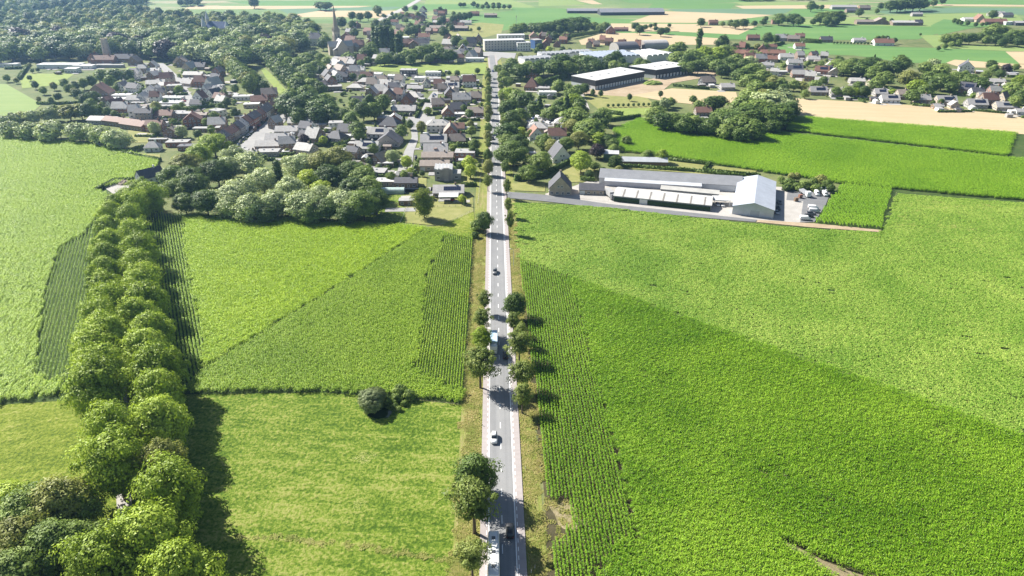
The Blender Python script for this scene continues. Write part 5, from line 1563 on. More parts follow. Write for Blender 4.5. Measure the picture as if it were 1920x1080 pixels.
# greenhouse tunnel, carport, grey modern house near the paddock
x, y, _ = G(736, 364)
gt = empty("polytunnel", (x, y, 0), 0)
pr = [(2.4 - 2.4 * math.cos(t * math.pi / 10), 1.2 + 1.6 * math.sin(t * math.pi / 10)) for t in range(11)]
b = MB(); b.prism([(0, 0), (4.8, 0)] + pr[::-1], -6, 6, axis='x'); b.build("cover", flat("tunnel_cover", (0.42, 0.52, 0.48), 0.35, 0.1, 0.8), gt)
for k in range(6):
    b = MB(); b.tube([(-6 + k * 2.4, p[0], p[1] + .03) for p in pr], 0.05, 5); b.build("hoop", m_frame, gt)
tag(gt, "pale green polytunnel greenhouse beside the willow wood", "greenhouse")
x, y, _ = G(841, 381)
cp = empty("carport", (x, y, 0), R(2)); b = MB(); b.box(-5, 5, 0, 6.5, 3.0, 3.4); b.build("roof", RM['white'], cp)
for sx in (-4.8, 4.8):
    for sy in (0.2, 6.2):
        b = MB(); b.box(sx - .1, sx + .1, sy - .1, sy + .1, 0, 3); b.build("post", m_frame, cp)
tag(cp, "flat white roofed carport in front of the bungalow by the paddock", "carport")
x, y, _ = G(834, 339)
md = empty("modern_house", (x, y, 0), R(2)); HOUSE_XY.append((x, y + 5, 9))
b = MB(); b.box(-5.5, 4.5, 0, 10, -0.1, 6.2); b.build("wall", WM['grey'], md)
b = MB()
for k in range(5): b.prism([(-5.5 + k * 2, 6.202), (-3.6 + k * 2, 6.202), (-3.6 + k * 2, 6.5), (-5.5 + k * 2, 7.2)], -0.1, 10.1)
b.build("roof", RM['white'], md)
b = MB(); b.box(-0.5, 2.5, -1.2, -0.01, -0.1, 7.6); b.build("stair_tower", WM['grey'], md)
b = MB(); b.box(4.51, 9, 1, 9, -0.1, 3.8); b.build("annex", RM['felt'], md)
put("window", window_mesh(1.6, 1.4), md, (-3.5, -0.012, 1)); put("window", window_mesh(1.6, 1.4), md, (-3.5, -0.012, 3.8)); put("window", window_mesh(1.6, 1.4), md, (6.5, 0.988, 1))
tag(md, "grey modern house with a saw tooth white roof beside the road", "house")

# ------------------------------------------------------------ where the trees stand
# the double avenue on the left, nearest to farthest
AV = """lime 273 1010 14 1.05; lime2 190 1060 13; lime 335 1075 13; lime2 318 922 13.5 1.05; lime2 213 870 14; olive 306 865 12 0.85; lime 296 792 13.5; lime2 208 808 13 0.95; lime 292 735 13; lime2 183 730 14 1.05; lime 290 690 14; lime2 190 690 13.5;
lime 268 655 13 1.05; lime2 178 655 12.5; lime 284 622 13; lime2 205 630 13; lime 255 592 13; lime2 190 600 12.5; lime 270 560 13; lime2 208 570 12.5; lime 196 538 12; lime2 265 530 12.5; lime 200 510 12; lime2 262 500 12.5; lime 202 482 12; lime2 262 470 12.5; lime 205 458 12; lime2 252 442 12; lime 203 428 11.5; lime2 242 412 12; lime 208 400 11.5; lime2 255 385 12; lime 215 385 11; lime2 285 368 12.5; lime 240 372 11; lime2 262 360 11"""
TL(AV, "in the left avenue", "trees of the avenue on the left", up=1.34, out=0.84)
TL("olive 110 940 14 0.9; mid 40 965 13; olive 30 1010 12; mid 100 1020 12; conifer 62 1052 9; mid 20 1075 11; mid 150 950 10; conifer 95 1075 8; lime 60 990 10; mid 140 1010 10; lime 15 940 11; mid 75 935 10", "in the lower left corner", "trees in the lower left corner", up=1.05, out=1.1)
# roadside trees (foot positions)
RL = "plane 890 1000 14.5 1.05; dark 893 932 13 0.95; plane 886 1087 10.5 0.9; plane 901 728 13.5 1.0; lime 904 662 10 0.75; plane 905 628 10 0.85; plane 908 588 9 0.8; dark 909 438 11 0.8"
TL(RL, "on the left verge", "trees along the main road", 0)
RR = "plane 979 776 9.5 0.85; plane 978 736 10.5 0.95; plane 973 682 11.5 1.0; plane 976 652 9 0.8; plane 963 632 9.5 0.7; dark 966 600 11 0.85; plane 956 440 11 0.6; plane 953 408 10 0.6; plane 951 372 10 0.6"
TL(RR, "on the right verge", "trees along the main road", 0)
TL("bush 893 432 4.5; dbush 891 446 3", "under the dark roadside tree", "bushes under the roadside tree", 0)
for k, py in enumerate((360, 330, 306, 286, 268, 252, 238, 225, 213, 202, 192, 182, 172, 163, 155, 147)):
    T(('plane', 'olive', 'mid')[k % 3], 915 + (k % 2), py, random.uniform(8.5, 11), "on the far left verge", "trees along the main road", 0, 0.75)
    if k > 0: T(('plane', 'mid', 'plane')[k % 3], 948 - k * 0.75, py - 4, random.uniform(8, 10.5), "on the far right verge", "trees along the main road", 0, 0.75)
# the wood left of the paddock
WD = """olive 345 305 12 1.1; lime 400 268 13 1.1; lime 372 288 12; mid 325 328 12; dark 405 318 14; dark 365 345 13; mid 330 352 11; silver 425 312 12; silver 468 305 13; silver 440 290 11; silver 430 368 12 1.1; silver 492 335 12; silver 450 355 12; silver 515 378 12; silver 570 380 13; silver 545 350 11; silver 562 308 13; poplar 520 322 15; olive 600 305 14; olive 632 296 14 1.1; dark 660 320 13; dark 620 330 13; yellow 578 332 9; yellow 602 352 9;
silver 600 365 10; silver 642 378 12; mid 680 380 13; dark 703 374 12; silver 470 385 12; dark 615 388 11; dark 540 385 9; mid 690 350 12; dark 660 352 12; dark 385 375 12; dark 345 378 10; silver 430 385 10; mid 580 400 9; dark 650 400 9; dark 500 400 8; poplar 603 330 12; dark 355 330 12; mid 680 330 12"""
TL(WD, "in the willow wood", "trees of the willow wood", up=1.12, out=1.22)
TL("silver 18 240 10 1.1; silver 55 243 10 1.1; silver 88 245 11 1.1; silver 98 240 11; silver 145 245 11 1.1; silver 165 247 10; silver 188 250 11; silver 214 258 10.5 1.1; silver 228 262 9", "in the willow row", "row of silver willows on the left", up=1.15, out=1.2)
TL("silver 25 222 9; silver 60 217 9; silver 90 212 9.5; olive 128 208 11 1.2; olive 150 206 11; dark 165 205 12; silver 5 226 8; olive 40 218 8; mid 100 205 8", "behind the willow row", "trees behind the willow row", up=1.1, out=1.2)
TL("dome 697 748 6.4 1.0", "by the pond", "bush at the pond", 0.5)
TL("bush 752 742 3.6; bush 768 748 3; bush 745 752 2.6; bush 728 757 2.2; bush 740 765 1.6; bush 748 770 1.4; bush 758 760 1.6", "on the pond edge", "bushes round the pond", 0)
# estates
TL("""birch 794 378 15 1.0; yellow 880 305 10; yellow 882 318 9; yellow 762 302 9; yellow 770 320 5; silver 735 292 9; mid 657 222 13 1.1; dark 645 215 13; mid 700 205 14 1.2; dark 680 205 15 1.2; mid 718 190 14 1.1; dark 692 190 14; mid 665 195 12; dark 670 240 13 1.1; mid 672 250 10; conifer 704 234 6; conifer 757 222 9; dark 768 232 8; mid 752 245 11; olive 789 236 9; bush 802 206 6;
purple 570 262 9; yellow 600 250 7; yellow 606 262 7; mid 590 243 6; conifer 582 268 7; mid 690 318 8; mid 733 330 7; mid 755 328 4; dbush 695 300 5; mid 890 270 9; dark 886 284 8; mid 884 244 8; olive 882 232 7; mid 880 212 8; dark 870 202 7; bush 850 276 5; bush 870 262 4; bush 862 283 5; conifer 872 376 5; yellow 866 372 5; mid 700 278 8; silver 535 300 6; olive 660 280 6; mid 640 300 9; dark 625 285 6""",
   "in the roadside estate", "garden trees of the roadside estate", up=0.95, out=0.95)
TL("""dark 540 190 15 1.2; dark 560 196 15 1.3; dark 580 190 16 1.2; dark 600 200 15 1.2; dark 620 208 13; mid 575 175 15; mid 545 180 14; dark 535 200 13; mid 610 190 14; dark 595 212 13; dark 560 215 12; dark 625 215 10; mid 560 150 15; mid 585 160 14; dark 600 165 12; mid 540 135 15; dark 575 140 14""", "in the dark grove", "trees of the dark grove", up=1.1, out=1.2)
TL("""mid 402 216 8 1.1; dark 440 210 9; olive 292 198 9; mid 330 202 8 1.2; mid 290 208 9; silver 288 238 9; silver 340 245 9; dark 370 250 7; olive 345 230 5; mid 412 200 8; dark 380 193 6; mid 440 165 9; dark 425 190 8; mid 420 175 8; lime 335 166 8; mid 310 190 6; dark 372 170 6; mid 222 160 9; mid 217 164 7; dark 268 170 8; mid 248 155 10; mid 190 140 14 1.2; dark 215 140 15 1.2; mid 170 150 12; dark 240 140 13; mid 155 155 11; mid 205 150 12; dark 140 160 10; mid 120 155 10; olive 100 160 8; dark 65 158 8; mid 80 168 8; dark 108 180 8; olive 72 185 5; mid 95 187 6; dark 158 185 12; mid 170 195 12; dark 175 180 12; mid 185 205 9; mid 200 208 8; dark 230 200 7; mid 213 212 6; dark 145 175 10; mid 130 165 10; dark 55 145 6; olive 30 150 6; mid 12 145 8; dark 70 130 5; mid 60 132 5; olive 55 122 6; olive 140 172 9; mid 395 240 6; mid 385 228 7""",
   "in the left estate", "garden trees of the left estate", up=0.95, out=0.98)
TL("""dark 950 248 14 1.1; dark 962 283 14 1.2; dark 945 288 11; dark 972 268 13; mid 1016 300 12 0.9; mid 992 322 9; lime 1090 300 12 0.9; purple 1120 282 8; olive 1035 272 9; mid 1020 265 10; olive 1085 260 11; mid 1062 268 9; mid 1105 240 14 1.3; mid 1080 218 14 1.3; dark 1120 228 14 1.1; mid 1130 215 12; olive 1072 235 10; lime 1122 258 9 0.9; dark 1140 262 8; mid 1150 268 7; mid 1175 262 6; mid 1115 310 5; dark 1130 318 4; dark 1155 300 7; olive 1160 316 4; lime 1242 290 8 0.8; mid 1215 290 7; mid 1152 280 7; dark 1105 325 5;
mid 970 180 12 1.1; dark 985 185 12 1.1; dark 955 200 13; dark 960 220 12; mid 975 215 11; lime 952 175 11; dark 1000 200 10; conifer 1012 195 14; mid 1035 210 10; conifer 1063 195 15; lime 1075 190 14; mid 1085 196 12; dark 1050 210 10; mid 1025 212 8; yellow 977 245 6; dark 965 236 8; mid 995 250 6; dark 1005 230 5; mid 950 262 10; mid 1048 198 11; olive 1095 206 7; mid 1070 175 9; mid 1085 168 10; dark 1096 164 9; olive 980 230 6""",
   "right of the main road", "garden trees right of the main road", up=1.1, out=1.18)
TL("""mid 1225 215 11 1.1; dark 1245 225 12 1.1; mid 1265 225 12; dark 1285 232 12; mid 1302 230 12 1.1; mid 1290 222 10; dark 1318 240 9; mid 1235 208 9; dark 1335 235 12; mid 1355 220 14 1.2; dark 1372 225 14 1.2; mid 1390 232 14 1.2; dark 1405 215 16 1.3; mid 1425 205 17 1.3; silver 1442 190 17 1.3; silver 1465 185 16 1.2; dark 1440 218 15 1.2; dark 1462 212 15 1.2; dark 1478 205 14; mid 1395 195 15 1.1; silver 1345 242 6; dark 1300 185 6; silver 1247 192 8; mid 1258 190 7; mid 1230 195 6; dark 1335 192 12 1.1; dark 1350 190 11; mid 1310 195 7; mid 1415 240 13; dark 1390 250 10; mid 1360 245 10; silver 1472 200 14; mid 1405 180 14; olive 1430 180 13; dark 1450 235 10; dark 1420 250 9""",
   "in the copse beyond the farm", "trees of the copse beyond the farm", up=1.1, out=1.2)
TL("""mid 1465 335 4 1.2; bush 1480 342 5; bush 1492 348 4; olive 1495 330 5; bush 1510 345 5; olive 1540 335 6 1.2; mid 1552 345 6; dark 1558 352 5; bush 1525 340 4; dbush 1475 350 4; bush 1500 352 3.5; bush 1530 352 4; olive 1485 330 5""", "behind the white hall", "bushes behind the white hall")
TL("""mid 1410 130 14 1.2; dark 1390 140 14 1.2; mid 1430 142 13 1.2; mid 1405 150 13 1.2; olive 1450 152 11; mid 1420 165 14 1.2; dark 1440 165 13; mid 1465 155 10; dark 1470 165 9; mid 1490 158 9; olive 1505 160 8 1.2; mid 1530 158 9 1.2; dark 1545 150 8; mid 1510 175 7; mid 1568 170 8; mid 1590 170 9; lime 1605 172 8; dark 1622 170 10; dark 1610 160 9; mid 1570 120 12 1.2; mid 1585 125 13 1.3; dark 1600 120 14 1.3; dark 1620 125 15 1.4; dark 1635 118 15 1.3; mid 1655 125 13 1.2; mid 1640 135 13; dark 1690 118 15 1.3; dark 1680 125 14 1.2; mid 1660 145 12 1.2; mid 1645 155 12; olive 1705 145 14 1.2; mid 1735 125 12; silver 1750 120 12; mid 1765 130 13 1.2; dark 1768 150 14 1.3; mid 1740 145 12; lime 1720 160 12 1.1; mid 1735 170 12; dark 1750 160 11; lime 1675 172 6; mid 1712 178 10 1.1; lime 1730 176 6; dark 1785 162 10; mid 1795 145 12 1.2; dark 1820 150 12 1.3; dark 1840 155 12 1.2; mid 1810 140 9; mid 1850 140 9; dark 1860 120 10; mid 1865 128 9; purple 1888 128 9; dark 1875 138 9; mid 1905 125 7; mid 1900 165 12 1.2; lime 1912 150 10; dark 1915 180 11; mid 1890 175 9; mid 1905 190 10; dark 1872 165 7; bush 1827 178 4; dark 1765 190 5; dark 1750 192 4; mid 1925 175 12; mid 1945 190 11; dark 1940 160 12; mid 1970 180 12; dark 1530 125 5; mid 1515 118 6; olive 1495 130 4; mid 1470 122 6; dark 1560 125 6; mid 1540 118 6; conifer 1640 108 8; dark 1577 112 7; dark 1690 108 8""",
   "beyond the stubble field", "trees beyond the stubble field", up=1.1, out=1.15)
TL("""dark 955 128 13 1.2; dark 975 132 14 1.2; mid 990 125 13; mid 960 118 12; dark 1005 128 13 1.2; dark 1020 122 14 1.2; dark 1040 125 16 1.2; dark 1052 115 18 1.2; mid 1065 125 14; mid 1078 118 15; dark 1090 115 16 1.2; dark 1102 118 17 1.2; dark 1115 125 15 1.1; yellow 1076 128 10; silver 1098 128 10; dark 1145 112 15; dark 1155 108 16; mid 1150 122 11; mid 1162 126 9; dark 1175 124 9; mid 1200 118 12; mid 1210 120 11; dark 1165 118 12; mid 945 140 10; dark 935 128 9; mid 950 152 10; conifer 1130 126 12; conifer 1137 126 12; conifer 1085 138 8; mid 1010 152 9; mid 1048 160 11; mid 1065 165 9; olive 975 104 7; yellow 1030 92 7; dark 1012 86 8; mid 1006 94 7; dark 1055 92 7; dark 1068 94 6; olive 1035 106 5""",
   "near the factory halls", "trees near the factory halls", up=1.1, out=1.15)
TL("""mid 1270 108 15 1.2; dark 1290 112 15 1.2; mid 1300 105 16 1.3; lime 1320 100 16 1.2; lime 1345 100 16 1.2; mid 1360 95 15 1.2; mid 1330 115 14 1.2; dark 1310 122 13; mid 1345 122 13 1.1; dark 1365 120 14 1.2; mid 1380 112 14; dark 1395 120 13; mid 1280 125 11; mid 1295 125 12; dark 1375 128 13; dark 1355 130 12; poplar 1312 70 24; dark 1355 78 17; mid 1275 88 14 1.1; mid 1262 92 12; silver 1420 128 12; silver 1405 115 12; mid 1410 100 8; dark 1395 95 7; mid 1425 102 7; mid 1440 98 6; dark 1380 86 8; mid 1400 86 8; olive 1420 86 7; mid 1435 86 8; mid 1450 84 8; dark 1440 70 14; dark 1455 72 10; dark 1475 68 8; mid 1375 92 7""",
   "behind the second warehouse", "trees behind the second warehouse", up=1.1, out=1.15)
TL("""mid 968 55 17 1.2; mid 980 52 16 1.2; dark 1000 52 17 1.2; dark 1015 52 18 1.2; dark 1030 50 18 1.2; dark 1045 48 19 1.3; dark 1060 46 20 1.3; dark 1075 43 20 1.3; dark 1090 42 20 1.3; dark 1085 50 15; mid 1070 52 15; mid 1098 50 14; dark 1050 55 14; mid 1115 48 13; mid 1135 48 13; mid 1125 52 11; dark 1030 65 10; dark 1040 66 12; mid 1055 70 8; dark 1065 71 9; dark 1192 48 12; dark 1200 54 13; dark 1230 53 7; dark 1240 58 12; dark 1250 56 10; mid 1210 50 8; dark 1220 48 7; dark 1255 47 6; dark 1228 46 7; dark 1315 40 13; dark 1370 43 11; dark 1380 44 13; dark 1395 42 14; mid 1355 44 8; dark 1415 43 9; dark 1432 40 11; mid 1462 34 17 1.2; mid 1478 35 12; dark 1490 34 18 1.2; dark 1500 38 15; dark 1525 40 10; mid 1540 32 18 1.2; mid 1552 30 18; dark 1562 30 19 1.2; dark 1574 30 19 1.2; dark 1550 38 14; dark 1567 38 14; dark 1522 10 18; dark 1436 34 8; dark 1533 13 9; dark 1541 13 10; dark 1612 22 14""",
   "across the far right fields", "trees across the far right fields", up=1.05, out=1.15)
TL("""dark 1672 9 22 1.4; dark 1685 8 22 1.4; dark 1700 7 22 1.4; dark 1715 6 24 1.4; dark 1728 5 24 1.4; dark 1735 7 18; dark 1690 12 16; dark 1752 4 16; dark 1768 0 16; dark 1652 10 14; dark 1645 20 10; dark 1862 26 16; dark 1672 38 8; dark 1625 37 7; dark 1657 36 9; dark 1646 71 8; dark 1655 71 8; dark 1663 71 8; dark 1678 75 8; dark 1726 64 4; dark 1790 38 9; dark 1797 40 9; dark 1803 42 8; dark 1815 43 8; dark 1830 45 8; dark 1842 45 7; dark 1850 44 7; dark 1870 45 8; mid 1775 72 14 1.3; mid 1790 70 14 1.3; mid 1805 70 14 1.2; dark 1820 70 15 1.3; mid 1835 68 13; dark 1850 66 15 1.3; mid 1865 56 20 1.4; mid 1878 58 18 1.3; mid 1850 74 12; dark 1870 72 14 1.3; dark 1890 72 15 1.4; mid 1900 66 17 1.4; mid 1915 65 16 1.3; dark 1910 76 13 1.4; dark 1880 78 11 1.2; mid 1930 66 16; dark 1935 76 13; mid 1785 82 8 1.2; mid 1772 86 7 1.2; dark 1760 90 6; mid 1798 79 9; dark 1788 76 9""",
   "in the far right corner", "trees in the far right corner")
TL("""poplar 702 68 28; poplar 709 68 29; poplar 716 68 30; poplar 723 68 30; poplar 730 67 30; poplar 735 72 27; poplar 745 80 24; poplar 750 80 24; mid 695 88 14; dark 688 98 15 1.1; mid 700 100 13; mid 720 108 13 1.2; dark 712 112 10; dark 735 105 12 1.1; mid 760 104 14 1.1; mid 775 102 14 1.1; mid 790 98 16 1.2; dark 800 95 16 1.2; mid 815 92 17 1.2; dark 825 100 15 1.2; dark 840 102 14 1.2; dark 848 104 12; dark 745 108 11; dark 770 110 11; dark 805 108 11; dark 832 58 15; dark 770 52 16; dark 775 55 14; dark 765 58 13; dark 722 45 18; dark 705 45 16; dark 640 40 17; dark 705 16 13; dark 760 16 12; dark 778 14 11; dark 650 88 11; dark 660 45 13; mid 605 68 14; mid 610 74 14; dark 605 82 13; dark 660 28 14; dark 675 30 14; dark 690 28 14; dark 708 18 16; dark 855 75 15; mid 870 80 10; mid 868 82 11; dark 790 45 10; dark 800 45 10; dark 806 46 10; dark 850 34 14; dark 860 32 14; dark 870 30 14; dark 880 28 13; dark 830 35 12; dark 825 18 12; dark 863 8 9; dark 870 8 9; dark 888 7 11; dark 895 10 9; dark 905 12 9; dark 915 12 9; dark 925 12 9; dark 935 12 9; dark 945 12 9; dark 955 12 9; dark 912 7 9; dark 925 8 9; dark 935 8 9; dark 610 10 15 1.5; dark 600 9 15 1.5; dark 617 9 13; dark 475 3 20; mid 676 118 8; dark 665 60 12; mid 750 62 9; dark 690 112 9; dark 680 145 8; dark 662 142 7; mid 572 108 13 1.2; dark 588 104 13 1.2; mid 600 108 12; mid 612 114 11; dark 580 118 13 1.2; mid 594 122 12 1.1; dark 604 130 11; mid 575 130 14 1.2; mid 655 108 9; dark 668 104 9; mid 560 118 14 1.2; dark 895 132 6; dark 857 136 6; dark 825 134 5; dark 842 136 5""",
   "around the village centre", "trees around the village centre", up=1.05, out=1.12)
for k in range(24):
    f = k / 23
    T('mid', 1072 + 58 * f, 73 - 12 * f, 7 - 2 * f, "in the young poplar row", "young poplars in a row", 0, 0.6, False)
for k in range(9): T('dark', 1140 + k * 9.5, 202 - k * 0.3, 3.2, "in the clipped row on the lawn", "small clipped trees in a row", 0, 0.9, False)
for k, (px, py) in enumerate(((1111, 181), (1126, 183), (1180, 190), (1238, 184))): T('dark', px, py, 6.5, "on the dry lawn", "young trees on the dry lawn", 0, 0.8, False)
for k in range(16): T('dark', 1563 + k * 6.4, 83 + k * 0.12, 3.6, "in the row beside the red roofed house", "small trees in a garden row", 0, 0.9, False)


def wood(poly, gap, hs, keys, where, group, label=None, limit=None, hmap=None, avoid=()):
    """trees poisson-spread over a ground polygon (photo pixels of the ground)"""
    P = [G(*p) for p in poly]
    Q = np.array([(p[0], p[1]) for p in P])
    pts = []
    cell = {}
    n = int((Q[:, 0].max() - Q[:, 0].min()) * (Q[:, 1].max() - Q[:, 1].min()) / (gap * gap) * 14)
    C = np.stack([rng.uniform(Q[:, 0].min(), Q[:, 0].max(), n), rng.uniform(Q[:, 1].min(), Q[:, 1].max(), n)], 1)
    C = C[inside(C, P)]
    for x, y in C:
        k = (int(x // gap), int(y // gap))
        ok = True
        for i in (-1, 0, 1):
            for j in (-1, 0, 1):
                for a, b_ in cell.get((k[0] + i, k[1] + j), ()):
                    if (a - x) ** 2 + (b_ - y) ** 2 < gap * gap: ok = False
        if not ok: continue
        if any((x - a) ** 2 + (y - b_) ** 2 < (c + 3) ** 2 for a, b_, c in avoid): continue
        cell.setdefault(k, []).append((x, y)); pts.append((x, y))
    pts.sort(key=lambda p: p[1])
    return pts


KEYS = ['mid', 'mid', 'dark', 'dark', 'olive', 'dark', 'mid', 'silver']
big = [(-60, 128), (40, 118), (150, 112), (262, 108), (330, 116), (396, 118), (402, 122), (440, 134), (500, 118), (570, 100), (596, 70), (560, 50), (520, 44), (330, 38), (230, 27), (120, 34), (0, 40), (-120, 46)]
av = [(HOUSE_XY[i]) for i in range(len(HOUSE_XY))]
x0, y0, _ = G(408, 72); av.append((x0, y0, 24)); x0, y0, _ = G(410, 80); av.append((x0, y0, 22)); x0, y0, _ = G(412, 90); av.append((x0, y0, 18)); x0, y0, _ = G(590, 86); av.append((x0, y0, 14))
wp_ = wood(big, 15.5, None, KEYS, None, None, avoid=av)
near_ = wp_[:235]; rest = wp_[235:]
objs = []
for i, (x, y) in enumerate(near_):
    kx = random.choice(KEYS) if random.random() > 0.03 else 'purple'
    o = tree(kx, x, y, random.uniform(16, 23), "in the castle wood", None, False, random.uniform(1.2, 1.45))
    o.name = "woodland_tree"
    objs.append((kx, o))
for kx in set(k for k, o in objs):
    shared([o for k, o in objs if k == kx], f"{KINDS[kx]['desc']} in the big wood round the castle", "trees of the castle wood")
# double line of tall trees along the grassy track
for k in range(13):
    f = k / 12
    T(random.choice(('mid', 'olive', 'dark')), 408 + 62 * f, 92 + 62 * f, random.uniform(15, 18), "left of the grassy track", "tall trees along the grassy track", 0.6, 1.0, False)
    T(random.choice(('mid', 'dark', 'mid')), 492 + 70 * f, 96 + 68 * f, random.uniform(15, 19), "right of the grassy track", "tall trees along the grassy track", 0.6, 1.0, False)
    if k % 2: T(random.choice(('dark', 'mid')), 425 + 75 * f, 100 + 66 * f, random.uniform(12, 15), "left of the grassy track", "tall trees along the grassy track", 0.6, 1.0, False)
    if k % 2: T(random.choice(('dark', 'mid')), 515 + 66 * f, 92 + 60 * f, random.uniform(13, 16), "right of the grassy track", "tall trees along the grassy track", 0.6, 1.1, False)


def far_wood(name, label, pts, keys, h=(12, 19)):
    P = np.array([(x, y, 0) for x, y in pts])
    protos = []
    for kx in keys:
        for me in KINDS[kx]["far"]:
            protos.append(bpy.data.objects.new("wood_tree", me))
    n = len(P)
    scatter(name, label, P, rng.uniform(0, 6.3, n), rng.uniform(h[0], h[1], n) / 13.0 * 1.1, protos, "wood")


far_wood("far_wood", "far part of the big wood fading into blue haze", rest, ('mid', 'dark', 'olive'))
w2 = wood([(-100, 30), (20, 27), (60, 26), (130, 24), (230, 20), (280, 8), (270, 2), (120, 1), (20, 4), (-100, 8)], 16, None, None, None, None)
far_wood("far_wood", "distant hazy wood in the top left corner", w2, ('dark', 'mid'))
w3 = wood([(335, 13), (375, 12), (376, 6), (336, 5)], 12, None, None, None, None)
far_wood("far_wood", "small distant wood above the castle wood", w3, ('dark',), (10, 14))
w4 = wood([(1384, 3), (1440, 3), (1440, -2), (1384, -2)], 12, None, None, None, None) + wood([(1470, 2), (1540, 1), (1540, -4), (1470, -4)], 16, None, None, None, None)
far_wood("far_wood", "thin distant wood along the top edge", w4, ('dark',), (10, 14))

# gardens: shrubs and small trees between the houses
def garden(poly, n, where, group, keys=('bush', 'dbush', 'bush', 'mid', 'dark', 'olive'), hs=(1.6, 4.5), rd=4.0):
    P = [G(*p) for p in poly]
    xs = [p[0] for p in P]; ys = [p[1] for p in P]
    k = t = 0
    while k < n and t < n * 40:
        t += 1
        x, y = random.uniform(min(xs), max(xs)), random.uniform(min(ys), max(ys))
        if not inside(np.array([[x, y]]), P)[0]: continue
        if any((x - a) ** 2 + (y - b_) ** 2 < (c * 0.85 + 1) ** 2 for a, b_, c in HOUSE_XY): continue
        if any(inside(np.array([[x, y]]), [G(*q) for q in s_])[0] for s_ in STREETS): continue
        tree(random.choice(keys), x, y, random.uniform(*hs), where, group, False)
        k += 1


STREETS = [p[1] for p in PLOTS if p[0] == 'street']
garden([(690, 150), (880, 140), (905, 160), (903, 330), (700, 340), (640, 300), (600, 240), (640, 175)], 95, "in the roadside gardens", "garden shrubs of the roadside estate")
garden([(170, 190), (270, 125), (400, 125), (450, 190), (440, 230), (400, 262), (300, 262), (180, 235)], 70, "in the left gardens", "garden shrubs of the left estate")
garden([(945, 170), (1090, 175), (1110, 240), (1050, 290), (948, 330)], 38, "in the right gardens", "garden shrubs right of the main road")
garden([(1385, 100), (1560, 100), (1700, 140), (1900, 140), (1920, 205), (1700, 192), (1500, 180), (1385, 140)], 55, "in the stubble side gardens", "garden shrubs beyond the stubble field")
garden([(600, 120), (720, 80), (905, 80), (905, 112), (700, 118), (620, 170)], 40, "in the church gardens", "garden shrubs round the church", hs=(3, 8))
garden([(700, 30), (860, 30), (900, 60), (760, 60)], 36, "near the far road", "garden trees near the far road", hs=(5, 11), keys=('dark', 'mid'))
garden([(480, 235), (640, 230), (660, 290), (480, 300)], 26, "in the street gardens", "garden shrubs of the left street")

# hedges
for pts, w, h in (([(965, 339), (1016, 333)], 1.6, 3.2), ([(1016, 333), (1070, 306)], 1.6, 3.0), ([(1088, 338), (1114, 341)], 1.4, 2.4), ([(1140, 312), (1200, 315), (1300, 322), (1398, 333)], 1.4, 1.8), ([(1255, 300), (1322, 309)], 1.4, 1.8), ([(1322, 322), (1425, 331)], 1.4, 1.8), ([(1318, 324), (1330, 308)], 1.4, 2.0), ([(1475, 356), (1560, 358)], 2.2, 3.0)):
    hedge(pts, w, h, "by the farm")
for pts, w, h in (([(710, 334), (782, 331)], 1.4, 2.4), ([(841, 275), (884, 275)], 1.4, 2.6), ([(866, 349), (894, 349)], 1.2, 2.0), ([(640, 247), (662, 226)], 1.5, 3.0), ([(780, 222), (788, 207)], 1.6, 2.6), ([(840, 250), (886, 250)], 1.2, 1.8), ([(860, 228), (900, 226)], 1.2, 1.8), ([(830, 302), (884, 302)], 1.2, 1.8), ([(736, 285), (754, 290)], 1.0, 1.2), ([(783, 191), (806, 193)], 1.6, 2.6), ([(812, 215), (826, 214)], 1.2, 2.0), ([(700, 270), (680, 272)], 1.2, 2), ([(590, 275), (640, 272)], 1.2, 2), ([(610, 232), (640, 228)], 1.2, 2)):
    hedge(pts, w, h, "in the roadside estate")
for pts, w, h in (([(232, 289), (250, 284), (270, 278)], 1.6, 2.4), ([(232, 290), (260, 296), (302, 303)], 1.6, 2.2), ([(205, 296), (222, 291)], 1.4, 1.6), ([(180, 360), (216, 341), (252, 340)], 1.4, 2.0), ([(350, 205), (410, 200)], 1.2, 2), ([(300, 215), (350, 212)], 1.2, 1.8), ([(330, 180), (352, 178)], 1.4, 2.2), ([(120, 195), (190, 192)], 1.2, 1.8), ([(36, 150), (52, 126)], 2, 3), ([(10, 130), (50, 129)], 2, 2.4), ([(70, 196), (130, 196)], 1.4, 2)):
    hedge(pts, w, h, "in the left estate")
for pts, w, h in (([(955, 152), (1005, 155)], 2, 3.4), ([(1007, 165), (1062, 146)], 2.4, 5), ([(940, 222), (1000, 218)], 1.6, 2.6), ([(1140, 213), (1168, 217)], 1.6, 2.8), ([(1140, 228), (1200, 220)], 1.8, 2.6), ([(1262, 162), (1330, 168)], 1.4, 2.2), ([(960, 256), (1075, 256)], 1.2, 2.0), ([(1160, 270), (1180, 274)], 1.2, 1.6)):
    hedge(pts, w, h, "right of the main road")
for pts, w, h in (([(1390, 93), (1430, 92), (1470, 82)], 2, 3), ([(1500, 79), (1540, 82)], 3, 5), ([(1570, 182), (1660, 192)], 1.2, 1.6), ([(1710, 198), (1760, 202)], 1.4, 2), ([(1820, 208), (1890, 214)], 1.2, 1.5), ([(690, 121), (760, 119)], 1.6, 3)):
    hedge(pts, w, h, "in the distance")

